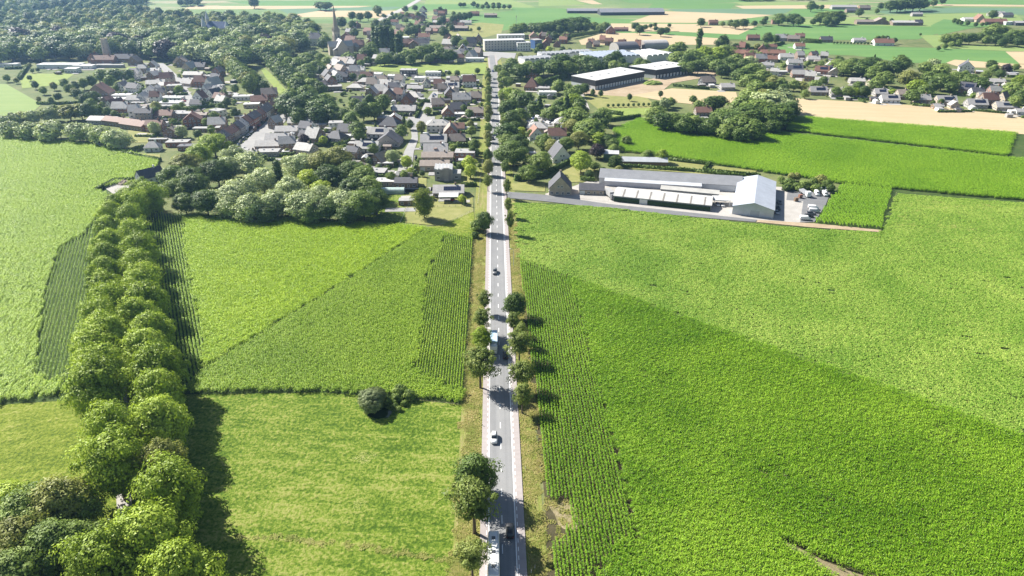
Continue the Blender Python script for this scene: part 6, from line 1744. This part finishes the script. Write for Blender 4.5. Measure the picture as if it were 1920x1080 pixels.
# more houses filling the estates between the ones placed by eye
def street_free(x, y):
    return not any(inside(np.array([[x, y]]), [G(*q) for q in s_])[0] for s_ in STREETS)
_n0 = len(PEND)
fill_houses([(175, 190), (240, 150), (300, 124), (330, 124), (400, 128), (440, 190), (430, 225), (400, 258), (300, 262), (270, 240), (180, 225)], 34, "in the left estate", "houses of the far left estate", ('pale', 'grey', 'brown', 'felt', 'dark', 'rust', 'rust'), ('white', 'tan', 'brown', 'white', 'red'), 2.5)
fill_houses([(660, 150), (760, 150), (760, 220), (740, 300), (690, 300), (660, 200)], 12, "in the roadside estate", "houses of the estate left of the main road", ('pale', 'brown', 'rust', 'dark'), ('white', 'brown', 'red'), 2.5, (0, -6, 6))
fill_houses([(800, 160), (895, 160), (893, 320), (860, 325), (850, 230), (800, 200)], 12, "in the roadside estate", "houses of the estate left of the main road", ('rust', 'felt', 'brown', 'brown'), ('white', 'brown', 'red'), 2.0, (0, 4, 90))
fill_houses([(600, 118), (690, 100), (905, 98), (905, 116), (700, 122), (680, 150), (600, 180)], 22, "near the church", "houses round the church", ('rust', 'brown', 'grey', 'dark', 'pale'), ('red', 'white', 'tan', 'brown'), 2.5)
fill_houses([(480, 235), (640, 232), (660, 300), (480, 300)], 9, "right of the left street", "houses along the left street", ('grey', 'felt', 'pale', 'dark'), ('brown', 'white', 'tan'), 2.0)
fill_houses([(1400, 100), (1560, 108), (1600, 160), (1700, 165), (1900, 170), (1920, 205), (1640, 190), (1530, 178), (1400, 130)], 16, "beyond the stubble field", "houses beyond the stubble field", ('grey', 'pale', 'rust', 'dark'), ('brown', 'white', 'tan', 'red'), 2.5)

# ------------------------------------------------------------ drives, terraces, plot hedges and garden sheds round the houses
ESTATE = {"in the roadside estate", "in the near roadside estate", "right of the left street", "in the left estate", "right of the main road", "beyond the stubble field", "near the church", "by the old mill"}
pave = [MB(), MB()]
_r = random.Random(5)
n_sh = 0
for (o, d_, wh, ax, wd) in list(PEND):
    if wh not in ESTATE or o.name.split('.')[0] not in ("house",): continue
    x, y, a = o.location[0], o.location[1], o.rotation_euler[2]
    ca, sa = math.cos(a), math.sin(a)
    near = y < 560
    # paved apron in front or beside, laid flush on the ground
    for k in range(4 if near else 2):
        u0 = _r.uniform(-12, 4); v0 = _r.choice((-13, -11, 6)); L1, L2 = _r.uniform(5, 12), _r.uniform(3.5, 7)
        q = [(u0, v0), (u0 + L1, v0), (u0 + L1, v0 + L2), (u0, v0 + L2)]
        pave[_r.randrange(2)].poly([(x + u * ca - v * sa, y + u * sa + v * ca, ZP - 0.012 + 0.0004 * (len(PEND) % 7)) for u, v in q])
    # plot hedges
    if _r.random() < (0.75 if near else 0.4):
        s = _r.choice((-1, 1)); l = _r.uniform(8, 16)
        u, v = s * _r.uniform(9.5, 12), _r.uniform(-12, -6)
        if _r.random() < 0.5: p = [(u, v), (u, v + l)]
        else: p = [(-l / 2, v - 4), (l / 2, v - 4)]
        W_ = [(x + u_ * ca - v_ * sa, y + u_ * sa + v_ * ca, 0) for u_, v_ in p]
        if all((w_[0] - hx) ** 2 + (w_[1] - hy) ** 2 > (c * .8) ** 2 for w_ in W_ for hx, hy, c in HOUSE_XY) and not any(inside(np.array([[w_[0], w_[1]]]), [G(*q) for q in s_])[0] for w_ in W_ for s_ in STREETS) and abs(W_[0][0] - road_x(W_[0][1])) > 9:
            hedge(W_, 1.1, _r.uniform(1.4, 2.2), wh, "clipped garden hedge", world=True)
    # garden shed
    if _r.random() < 0.7:
        for t in range(8):
            u, v = _r.uniform(-15, 15), _r.choice((_r.uniform(9, 14), _r.uniform(-14, -9)))
            X, Y = x + u * ca - v * sa, y + u * sa + v * ca
            if all((X - hx) ** 2 + (Y - hy) ** 2 > (c + 2.0) ** 2 for hx, hy, c in HOUSE_XY) and not any(inside(np.array([[X, Y]]), [G(*q) for q in s_])[0] for s_ in STREETS) and abs(X - road_x(Y)) > 10:
                fl = _r.random() < 0.5
                ro = _r.choice(('white', 'felt', 'felt')) if fl else _r.choice(('grey', 'brown', 'dark', 'metal'))
                wa = _r.choice(('wood', 'white', 'dark', 'brown', 'grey'))
                house(X, Y, _r.uniform(4, 7), _r.uniform(3, 4.5), math.degrees(a) + _r.choice((0, 90)), 2.3, 0 if fl else 26, ro, wa, 'x', wh, name="garden_shed", cat="shed", world=True, chim=0, wins=False, over=0.2, group="garden sheds", desc=f"{WN[wa]} shed with {RN[ro]} roof")
                break
for k, m in enumerate((m_conc, m_asph2)):
    o = pave[k].build("garden_paving", m); o["kind"] = 'structure'
    fl = [p for p in o.data.polygons if p.normal.z < 0]
    if fl: o.data.flip_normals() if len(fl) > len(o.data.polygons) / 2 else None

# ------------------------------------------------------------ vehicles
def paint(name, c):
    if name in MATS: return MATS[name]
    m, nt, b, L = new_mat(name)
    b.inputs["Base Color"].default_value = (*c, 1); b.inputs["Roughness"].default_value = 0.45; b.inputs["Coat Weight"].default_value = 0.15
    MATS[name] = m
    return m


PC = {'white': (0.74, 0.74, 0.73), 'black': (0.02, 0.02, 0.023), 'grey': (0.16, 0.165, 0.175), 'silver': (0.46, 0.47, 0.48), 'blue': (0.03, 0.07, 0.2), 'red': (0.32, 0.025, 0.02), 'cream': (0.6, 0.57, 0.5)}
m_tyre = flat("tyre", (0.025, 0.025, 0.025), 0.9, 0.2)
m_rim = flat("rim", (0.4, 0.4, 0.4), 0.4, 0.1, metal=0.6)
m_lamp = flat("lamp_glass", (0.7, 0.7, 0.68), 0.2, 0.05)
m_tail = flat("tail_glass", (0.35, 0.02, 0.02), 0.3, 0.05)


def wheel_mesh(r=0.33, w=0.22):
    k = ('wh', r, w)
    if k not in _cache:
        b = MB()
        n = 16
        for s, rr, mi in ((-1, r, 0), (1, r, 0)):
            pass
        i0 = len(b.v)
        for xx, rr in ((-w / 2, r * 0.6), (-w / 2, r * 0.94), (-w * 0.35, r), (w * 0.35, r), (w / 2, r * 0.94), (w / 2, r * 0.6)):
            for j in range(n): b.v.append((xx, rr * math.cos(2 * math.pi * j / n), rr * math.sin(2 * math.pi * j / n)))
        for q in range(5):
            for j in range(n):
                a, c = i0 + q * n + j, i0 + q * n + (j + 1) % n
                b.f.append((a, c, c + n, a + n)); b.m.append(0)
        b.f.append(tuple(i0 + j for j in range(n))[::-1]); b.m.append(1)
        b.f.append(tuple(i0 + 5 * n + j for j in range(n))); b.m.append(1)
        _cache[k] = b.mesh("wheel", [m_tyre, m_rim])
    return _cache[k]


def loft(secs, ring):
    """secs: list of (y, half_width, z_low, z_high, top_half_width) -> body lofted along y with rounded shoulders"""
    b = MB(); R_ = []
    for (y, w, z0, z1, tw) in secs:
        zm = z0 + (z1 - z0) * 0.72
        pr = [(-w * .94, z0), (-w, z0 + (z1 - z0) * .3), (-w * 0.99, zm), (-tw, z1), (0, z1 + 0.02), (tw, z1), (w * 0.99, zm), (w, z0 + (z1 - z0) * .3), (w * .94, z0)]
        R_.append([len(b.v) + k for k in range(9)]); b.v += [(p[0], y, p[1]) for p in pr]
    for A, B_ in zip(R_, R_[1:]):
        for k in range(8): b.f.append((A[k], A[k + 1], B_[k + 1], B_[k])); b.m.append(0)
        b.f.append((A[8], A[0], B_[0], B_[8])); b.m.append(0)
    b.f.append(tuple(R_[0])[::-1]); b.f.append(tuple(R_[-1])); b.m += [0, 0]
    return b


def car_parts(col, kind_):
    """front of the car looks to -y"""
    pm = paint("paint_" + col, PC[col])
    P = []
    if kind_ == 'van':
        body = loft([(-2.5, .82, .35, .85, .6), (-2.42, .93, .3, 1.0, .75), (-1.7, .97, .28, 1.25, .8), (-1.3, .97, .28, 1.95, .78), (-0.9, .97, .28, 2.05, .8), (2.3, .97, .28, 2.05, .8), (2.45, .95, .32, 1.9, .76)], 9)
        P.append(("body", body, pm))
        g = MB(); g.poly([(-.74, -1.74, 1.3), (.74, -1.74, 1.3), (.72, -1.34, 1.9), (-.72, -1.34, 1.9)]); P.append(("windscreen", g, m_glass))
        wy, L2 = 1.55, 2.5
    else:
        suv = kind_ == 'suv'
        hz = 0.16 if suv else 0.0
        body = loft([(-2.12, .62, .4, .62 + hz, .5), (-2.05, .80, .3, .74 + hz, .66), (-1.5, .88, .24, .84 + hz, .74), (-0.8, .89, .22, .92 + hz, .76), (1.2, .89, .22, .95 + hz, .78), (1.85, .86, .28, .93 + hz, .74), (2.08, .76, .36, .82 + hz, .66)], 9)
        P.append(("body", body, pm))
        z = .9 + hz; zt = 1.42 + hz * 1.6; yb = 2.02 if suv else 1.62
        g = loft([(-0.95, .76, z, z + .03, .7), (-0.3, .75, z, zt - .05, .58), (0.1, .75, z, zt - .02, .6), (yb - .55, .75, z, zt - .04, .6), (yb, .74, z, z + .06 + hz, .66)], 9)
        P.append(("windows", g, m_glass))
        r = MB(); r.prism([(-.56, zt - .005), (.56, zt - .005), (.5, zt + .045), (-.5, zt + .045)], -0.28, yb - .55); P.append(("roof", r, pm))
        wy, L2 = 1.3, 2.1
    for s in (-1, 1):
        h = MB(); h.box(s * .62 - .15, s * .62 + .15, -L2 + .01, -L2 + .1, .6, .74); P.append(("headlight", h, m_lamp))
        h = MB(); h.box(s * .66 - .12, s * .66 + .12, L2 - .1, L2 - .0, .66, .84); P.append(("tail_light", h, m_tail))
    return P, wy


_cars = {}


def car(x, y, rz, col, kind_, where, group=None, label=None, detail=True, z=0.0):
    k = (col, kind_)
    if k not in _cars:
        P, wy = car_parts(col, kind_)
        _cars[k] = ([(n, b.mesh(n, m, True)) for n, b, m in P], wy)
    P, wy = _cars[k]
    o = empty({'van': 'van', 'suv': 'car', 'car': 'car'}[kind_], (x, y, z), rz)
    for n, me in P:
        if not detail and n in ("headlight", "tail_light"): continue
        link(bpy.data.objects.new(n, me), o)
    for sx in (-.8, .8):
        for sy in (-wy, wy):
            w = link(bpy.data.objects.new("wheel", wheel_mesh()), o); w.location = (sx, sy, .33)
    cat = 'van' if kind_ == 'van' else 'car'
    if label: tag(o, label, cat, group)
    else: pend(o, f"{col} parked {cat}", where, cat, group)
    return o


def carp(px, py, rot, col, kind_, where, group=None, label=None, detail=True, z=ZR):
    x, y, _ = G(px, py)
    return car(x, y, R(rot), col, kind_, where, group, label, detail, z)


RA = math.degrees(ROAD_ANG) - 90
carp(926.5, 826, RA, 'white', 'suv', "", label="white estate car coming towards us on the main road", group="vehicles on the main road")
carp(928, 513, RA, 'grey', 'suv', "", label="grey car alone on the road before the roadside trees", group="vehicles on the main road")
carp(948, 670, RA + 180, 'black', 'suv', "", label="black car driving away beside the pale blue truck", group="vehicles on the main road")
carp(956, 1001, RA + 180, 'black', 'suv', "", label="black car driving away in tree shade beside the white coach", group="vehicles on the main road")


def truck(px, py, rot, cab, box, L_, H_, label, group=None, W_=2.5, z=ZR):
    x, y, _ = G(px, py)
    o = empty("truck", (x, y, z), R(rot))
    b = MB(); b.box(-W_ / 2, W_ / 2, -L_ / 2 + 2.3, L_ / 2, 1.0, H_); b.build("cargo_box", box, o)
    c = loft([(-L_ / 2, 1.15, .45, 2.2, 1.0), (-L_ / 2 + .25, 1.22, .4, 2.9, 1.05), (-L_ / 2 + 2.0, 1.22, .4, 3.0, 1.08)], 9); cb = c.build("cab", cab, o)
    g = MB(); g.poly([(-1.0, -L_ / 2 - .02, 1.55), (1.0, -L_ / 2 - .02, 1.55), (1.0, -L_ / 2 + .16, 2.5), (-1.0, -L_ / 2 + .16, 2.5)]); g.build("windscreen", m_glass, cb)
    b = MB(); b.box(-.5, .5, -L_ / 2 + 1.0, L_ / 2 - .2, .55, .98); b.build("chassis", m_tyre, o)
    for sx in (-1.05, 1.05):
        for sy in (-L_ / 2 + 1.2, L_ / 2 - 1.4, L_ / 2 - 2.6):
            w = link(bpy.data.objects.new("wheel", wheel_mesh(.5, .3)), o); w.location = (sx, sy, .5)
        h = MB(); h.box(sx * .8 - .18, sx * .8 + .18, -L_ / 2 - .03, -L_ / 2 + .05, .7, .95); h.build("headlight", m_lamp, o)
    tag(o, label, "truck", group)
    return o


truck(925.5, 652, RA, paint("paint_white", PC['white']), flat("pale_blue_box", (0.42, 0.56, 0.70), 0.4, 0.05), 9.5, 3.6, "pale blue box truck coming towards us between the roadside trees", "vehicles on the main road")
# coach
x, y, _ = G(927, 1062)
co = empty("coach", (x - 0.15, y + 0.4, ZR), R(RA))
pm = paint("paint_white", PC['white'])
L_ = 12.0
b = loft([(-L_ / 2, 1.1, .4, 3.0, .95), (-L_ / 2 + .25, 1.25, .35, 3.45, 1.05), (-L_ / 2 + .8, 1.27, .32, 3.5, 1.12), (L_ / 2 - .4, 1.27, .32, 3.5, 1.12), (L_ / 2, 1.2, .4, 3.35, 1.05)], 9)
b.build("body", pm, co, False)
g = MB(); g.poly([(-1.05, -L_ / 2 - .03, 1.3), (1.05, -L_ / 2 - .03, 1.3), (1.0, -L_ / 2 + .15, 2.95), (-1.0, -L_ / 2 + .15, 2.95)]); g.build("windscreen", m_glass, co)
for s in (-1, 1):
    g = MB(); g.box(min(s * 1.262, s * 1.285), max(s * 1.262, s * 1.285), -L_ / 2 + 1.0, L_ / 2 - .5, 1.6, 2.55); g.build("side_window", m_glass, co)
    h = MB(); h.box(s * .85 - .2, s * .85 + .2, -L_ / 2 - .03, -L_ / 2 + .05, .7, .95); h.build("headlight", m_lamp, co)
    for sy in (-L_ / 2 + 2.4, L_ / 2 - 3.2):
        w = link(bpy.data.objects.new("wheel", wheel_mesh(.5, .3)), co); w.location = (s * 1.1, sy, .5)
for sy in (-3.6, 0.2, 3.9):
    h = MB(); h.box(-.38, .38, sy - .38, sy + .38, 3.53, 3.62); h.box(-.3, .3, sy - .3, sy + .3, 3.621, 3.66, 1)
    h.build("roof_hatch", [m_tyre, flat("hatch_glass", (0.12, 0.13, 0.14), 0.2)], co)
for s in (-1, 1):
    h = MB(); h.box(s * .98 - .03, s * .98 + .03, -L_ / 2 + 1, L_ / 2 - .6, 3.515, 3.56); h.build("roof_rail", flat("rail_grey", (0.5, 0.5, 0.5)), co)
tag(co, "white coach with three dark roof hatches at the bottom edge", "coach", "vehicles on the main road")

# farm yard vehicles
truck(1322, 354, 94, pm, pm, 9, 3.4, "white box truck standing in front of the long storage shed", "trucks in the farm yard", z=ZP)
truck(1508, 366, 6, pm, flat("flatbed_grey", (0.3, 0.31, 0.33), 0.6), 9.5, 2.0, "white cab flatbed truck on the asphalt yard", "trucks in the farm yard", z=ZP)
truck(1144, 371, 14, paint("paint_grey", PC['grey']), flat("grey_box", (0.34, 0.34, 0.34), 0.6), 9.5, 3.6, "dark grey truck parked at the end of the netted shed", "trucks in the farm yard", z=ZP)
for px, py, rot, c, k in ((1531, 366, -10, 'white', 'van'), (1537, 358, -10, 'white', 'van'), (1548, 358, -8, 'white', 'van'), (1546, 367, -8, 'white', 'van'), (1524, 393, 75, 'white', 'van'), (1526, 399, 75, 'silver', 'van'), (1520, 403, 78, 'grey', 'suv'), (1516, 408, 78, 'black', 'suv'), (1509, 413, 80, 'white', 'van')):
    carp(px, py, rot, c, k, "on the farm's asphalt yard", "vehicles on the farm yard", z=ZP)
for px, py, rot, c, k in ((1461, 383, -4, 'grey', 'suv'), (1458, 394, -4, 'black', 'suv'), (1456, 401, -4, 'silver', 'car'), (1345, 386, 0, 'white', 'car'), (1354, 387, 0, 'silver', 'car')):
    carp(px, py, rot, c, k, "beside the farm hall", "vehicles on the farm yard", z=ZP)
# street parking
sc_ = ['black', 'grey', 'silver', 'white', 'blue', 'red', 'black']
for k, (px, py) in enumerate(((452, 268), (459, 262), (466, 255), (472, 249), (480, 243), (487, 237), (493, 231), (500, 225), (512, 214), (458, 281), (518, 208), (447, 275))):
    carp(px, py, random.choice((2, 178)), sc_[k % 7], ('car', 'suv', 'car')[k % 3], "in the left street", "cars parked in the left street", detail=False, z=ZP)
for k, (px, py, rot) in enumerate(((812, 182, 10), (815, 179, 40), (780, 300, 10), (745, 262, 80), (808, 236, 90), (800, 255, 85), (345, 191, 60), (368, 195, 20), (322, 140, 30), (332, 160, 30), (700, 320, 60), (770, 218, 0), (828, 212, 80), (848, 376, 10))):
    carp(px, py, rot, sc_[(k * 3 + 1) % 7], ('suv', 'car', 'van')[k % 3], "in the estates", "cars parked in the estates", detail=False, z=ZP)
for k in range(20):
    carp(958 + (k % 10) * 10 + random.uniform(-2, 2), (222, 232)[k // 10] + random.uniform(-1, 1) + (k % 10) * 0.2, random.choice((15, 195, 30)), ('white', 'silver', 'white', 'grey', 'blue', 'white')[k % 6], ('car', 'suv', 'van')[k % 3], "on the dealer's yard", "cars on the yard right of the main road", detail=False, z=ZP)
for k, (px, py) in enumerate(((924, 262), (934, 205), (925, 150), (931, 182), (924, 135))):
    carp(px, py, RA + (0 if px < 930 else 180), sc_[k], 'suv', "on the far main road", "vehicles on the main road", detail=False)


# ------------------------------------------------------------ small street furniture
m_post = flat("galvanised_post", (0.52, 0.53, 0.54), 0.5, 0.08, metal=0.3)
def lamp(px, py, h, side_, where):
    x, y, _ = G(px, py)
    o = empty("street_lamp", (x, y, 0), 0)
    b = MB(); b.tube([(0, 0, 0), (0, 0, h - .6), (side_ * .4, 0, h - .1), (side_ * 1.4, 0, h)], [.11, .08, .07, .05], 7); b.build("pole", m_post, o)
    b = MB(); b.box(min(side_ * 1.2, side_ * 2.0), max(side_ * 1.2, side_ * 2.0), -.14, .14, h + .02, h + .14); b.build("lamp_head", m_lamp, o)
    pend(o, "slim grey street lamp", where, "street lamp", "street lamps along the main road", 'y')
for px, py in ((957, 674), (953, 500), (948, 392), (943, 300), (940, 250), (937, 205), (935, 170)): lamp(px + 10, py, 8, -1, "on the right verge")
def fence(pts, label, gap=3.0, h=1.2):
    P = [Vector(G(*p)) for p in pts]
    o = empty("wire_fence", tuple(P[0]), 0)
    n = 0
    rails = MB()
    for a, c in zip(P, P[1:]):
        L_ = (c - a).length; k = max(1, int(L_ / gap))
        for j in range(k + 1):
            p = a.lerp(c, j / k) - P[0]
            b = MB(); b.tube([(p.x, p.y, -.1), (p.x, p.y, h)], .06, 5); b.build("post", WM['wood'], o)
        for z in (.4, .75, 1.1): rails.tube([tuple(a - P[0] + Vector((0, 0, z))), tuple(c - P[0] + Vector((0, 0, z)))], .02, 4)
    rails.build("wire", m_post, o)
    tag(o, label, "fence")
fence([(826, 424), (850, 415), (888, 396)], "post and wire fence between the paddock and the corn")
fence([(716, 382), (760, 384), (780, 387), (820, 389), (888, 388)], "wooden paddock fence below the bungalow and birch")
fence([(750, 420), (764, 390)], "short fence between the hedge and the paddock")
fence([(905, 300), (900, 345), (896, 385)], "roadside garden fence left of the main road")
# marker posts on the verge
def marker(px, py):
    x, y, _ = G(px, py)
    b = MB(); b.tube([(0, 0, 0), (0, 0, 1.0)], .07, 8); b.tube([(0, 0, .801), (0, 0, .95)], .078, 8, 1); 
    o = b.build("marker_post", [m_frame, m_tail]); o.location = (x, y, 0)
    pend(o, "white roadside marker post", "on the verge", "marker post", "marker posts on the verges", 'y')
for px, py in ((1003, 1066), (996, 1075), (909, 520), (985, 880), (905, 800)): marker(px, py)
# power cables in the lower left corner, on a pole outside the frame
A = Vector(G(-180, 1130)); B_ = Vector(G(150, 1040))
pl_ = []
for nm, P in (("utility_pole", A), ("utility_pole", B_)):
    o = empty(nm, (P.x, P.y, 0), 0)
    b = MB(); b.tube([(0, 0, -.2), (0, 0, 9.5)], [.16, .11], 8); b.build("pole", m_bark, o)
    b = MB(); b.box(-.08, .08, -.9, .9, 8.6, 8.75); b.build("crossarm", m_bark, o)
    pend(o, "wooden utility pole", "in the lower left trees", "utility pole", "utility poles")
for s in (-.8, .8):
    b = MB(); pts = []
    for k in range(13):
        t = k / 12; p = A.lerp(B_, t); pts.append((p.x, p.y + s, 8.76 - 1.0 * math.sin(math.pi * t)))
    b.tube(pts, .035, 5)
    pend(b.build("power_cable", m_post), "thin grey power cable", "crossing the lower left corner", "cable", "power cables")
# mast in the village
x, y, _ = G(968, 66)
o = empty("lattice_mast", (x, y, 0), 0)
b = MB()
for sx in (-.7, .7):
    for sy in (-.7, .7): b.tube([(sx, sy, 0), (sx * .25, sy * .25, 26)], .09, 5)
for k in range(12):
    z = k * 2.1; f = 1 - z / 26 * .75; g_ = 1 - (z + 2.1) / 26 * .75
    b.tube([(-.7 * f, -.7 * f, z), (.7 * g_, -.7 * g_, z + 2.1)], .05, 4); b.tube([(.7 * f, .7 * f, z), (-.7 * g_, .7 * g_, z + 2.1)], .05, 4)
b.build("lattice", m_post, o)
b = MB()
for k in range(4): b.box(.35 * math.cos(k * 1.57) - .1, .35 * math.cos(k * 1.57) + .1, .35 * math.sin(k * 1.57) - .1, .35 * math.sin(k * 1.57) + .1, 23, 25.4)
b.build("antenna", m_frame, o)
tag(o, "thin grey lattice mast behind the apartment block", "mast")
# pond
xs = [G(*p) for p in ((684, 770), (700, 763), (722, 765), (736, 772), (728, 783), (708, 786), (690, 781))]
b = MB(); b.poly([(p[0], p[1], 0.12) for p in xs])
wm_, nt, bb, L = new_mat("pond_water"); bb.inputs["Base Color"].default_value = (0.02, 0.045, 0.012, 1); bb.inputs["Roughness"].default_value = 0.12
o = b.build("pond_water", wm_); o["kind"] = 'structure'
if o.data.polygons[0].normal.z < 0: o.data.flip_normals()
# rubble heap and boat-like pile in the farm corner on the left
x, y, _ = G(234, 345)
r = np.random.default_rng(3); b = MB()
b.lathe([(3.2 * math.cos(t) + .05 * k, 2.2 * math.sin(t)) for k, t in enumerate(np.linspace(0, 1.5, 6))], 14)
b.v = [(v[0] * r.uniform(.85, 1.1), v[1] * r.uniform(.85, 1.1), max(0, v[2] * r.uniform(.8, 1.1))) for v in b.v]
o = b.build("gravel_heap", flat("gravel", (0.27, 0.22, 0.17), 0.95, 0.3, 2.0)); o.location = (x, y, 0)
tag(o, "brown gravel heap in the walled yard beside the avenue", "heap")
x, y, _ = G(1224, 158)
b = MB(); b.lathe([(9 * math.cos(t), 3.4 * math.sin(t)) for t in np.linspace(0, 1.5, 6)], 18)
b.v = [(v[0] * r.uniform(.85, 1.1), v[1] * r.uniform(.6, .8), max(0, v[2] * r.uniform(.8, 1.1))) for v in b.v]
o = b.build("earth_mound", m_park); o.location = (x, y, 0)
tag(o, "grassy round earth mound in front of the warehouses", "mound")

# stacked goods in the farm yard
for k, (px, py, c) in enumerate(((1180, 366, 'wood'), (1196, 367, 'wood'), (1212, 368, 'white'), (1400, 384, 'wood'), (1388, 372, 'green'), (1492, 378, 'wood'), (1500, 372, 'red'))):
    x, y, _ = G(px, py)
    o = empty("pallet_stack", (x, y, ZP), R(-5 + k * 4))
    b = MB()
    for q in range(3):
        for t in (-.9, 0, .9): b.box(t - .08, t + .08, -.6, .6, q * .62 + .002, q * .62 + .1)
    b.build("pallet", WM['wood'], o)
    b = MB()
    for q in range(3): b.box(-1.0 + .04 * q, 1.0 - .05 * q, -.62, .62, q * .62 + .102, q * .62 + .6)
    b.build("goods", WM[c], o)
    pend(o, f"stack of {WN[c]} goods on pallets", "in the farm yard", "pallet stack", "pallet stacks in the farm yard")
finish_labels()
# ------------------------------------------------------------ haze: one closed box of even air round camera and scene
if HAZE:
    b = MB(); b.box(-7000, 7000, -700, 9500, -1.0, 126.0)
    hz = bpy.data.materials.new("haze"); hz.use_nodes = True
    nt = hz.node_tree; nt.nodes.clear()
    out = nt.nodes.new("ShaderNodeOutputMaterial"); pv = nt.nodes.new("ShaderNodeVolumePrincipled")
    pv.inputs["Color"].default_value = (0.36, 0.62, 1.0, 1)
    pv.inputs["Density"].default_value = HAZE_D
    pv.inputs["Anisotropy"].default_value = 0.45
    nt.links.new(pv.outputs[0], out.inputs["Volume"])
    o = b.build("haze", hz); o["kind"] = 'stuff'
    o["label"] = "pale blue summer haze over the far fields and woods"; o["category"] = "haze"
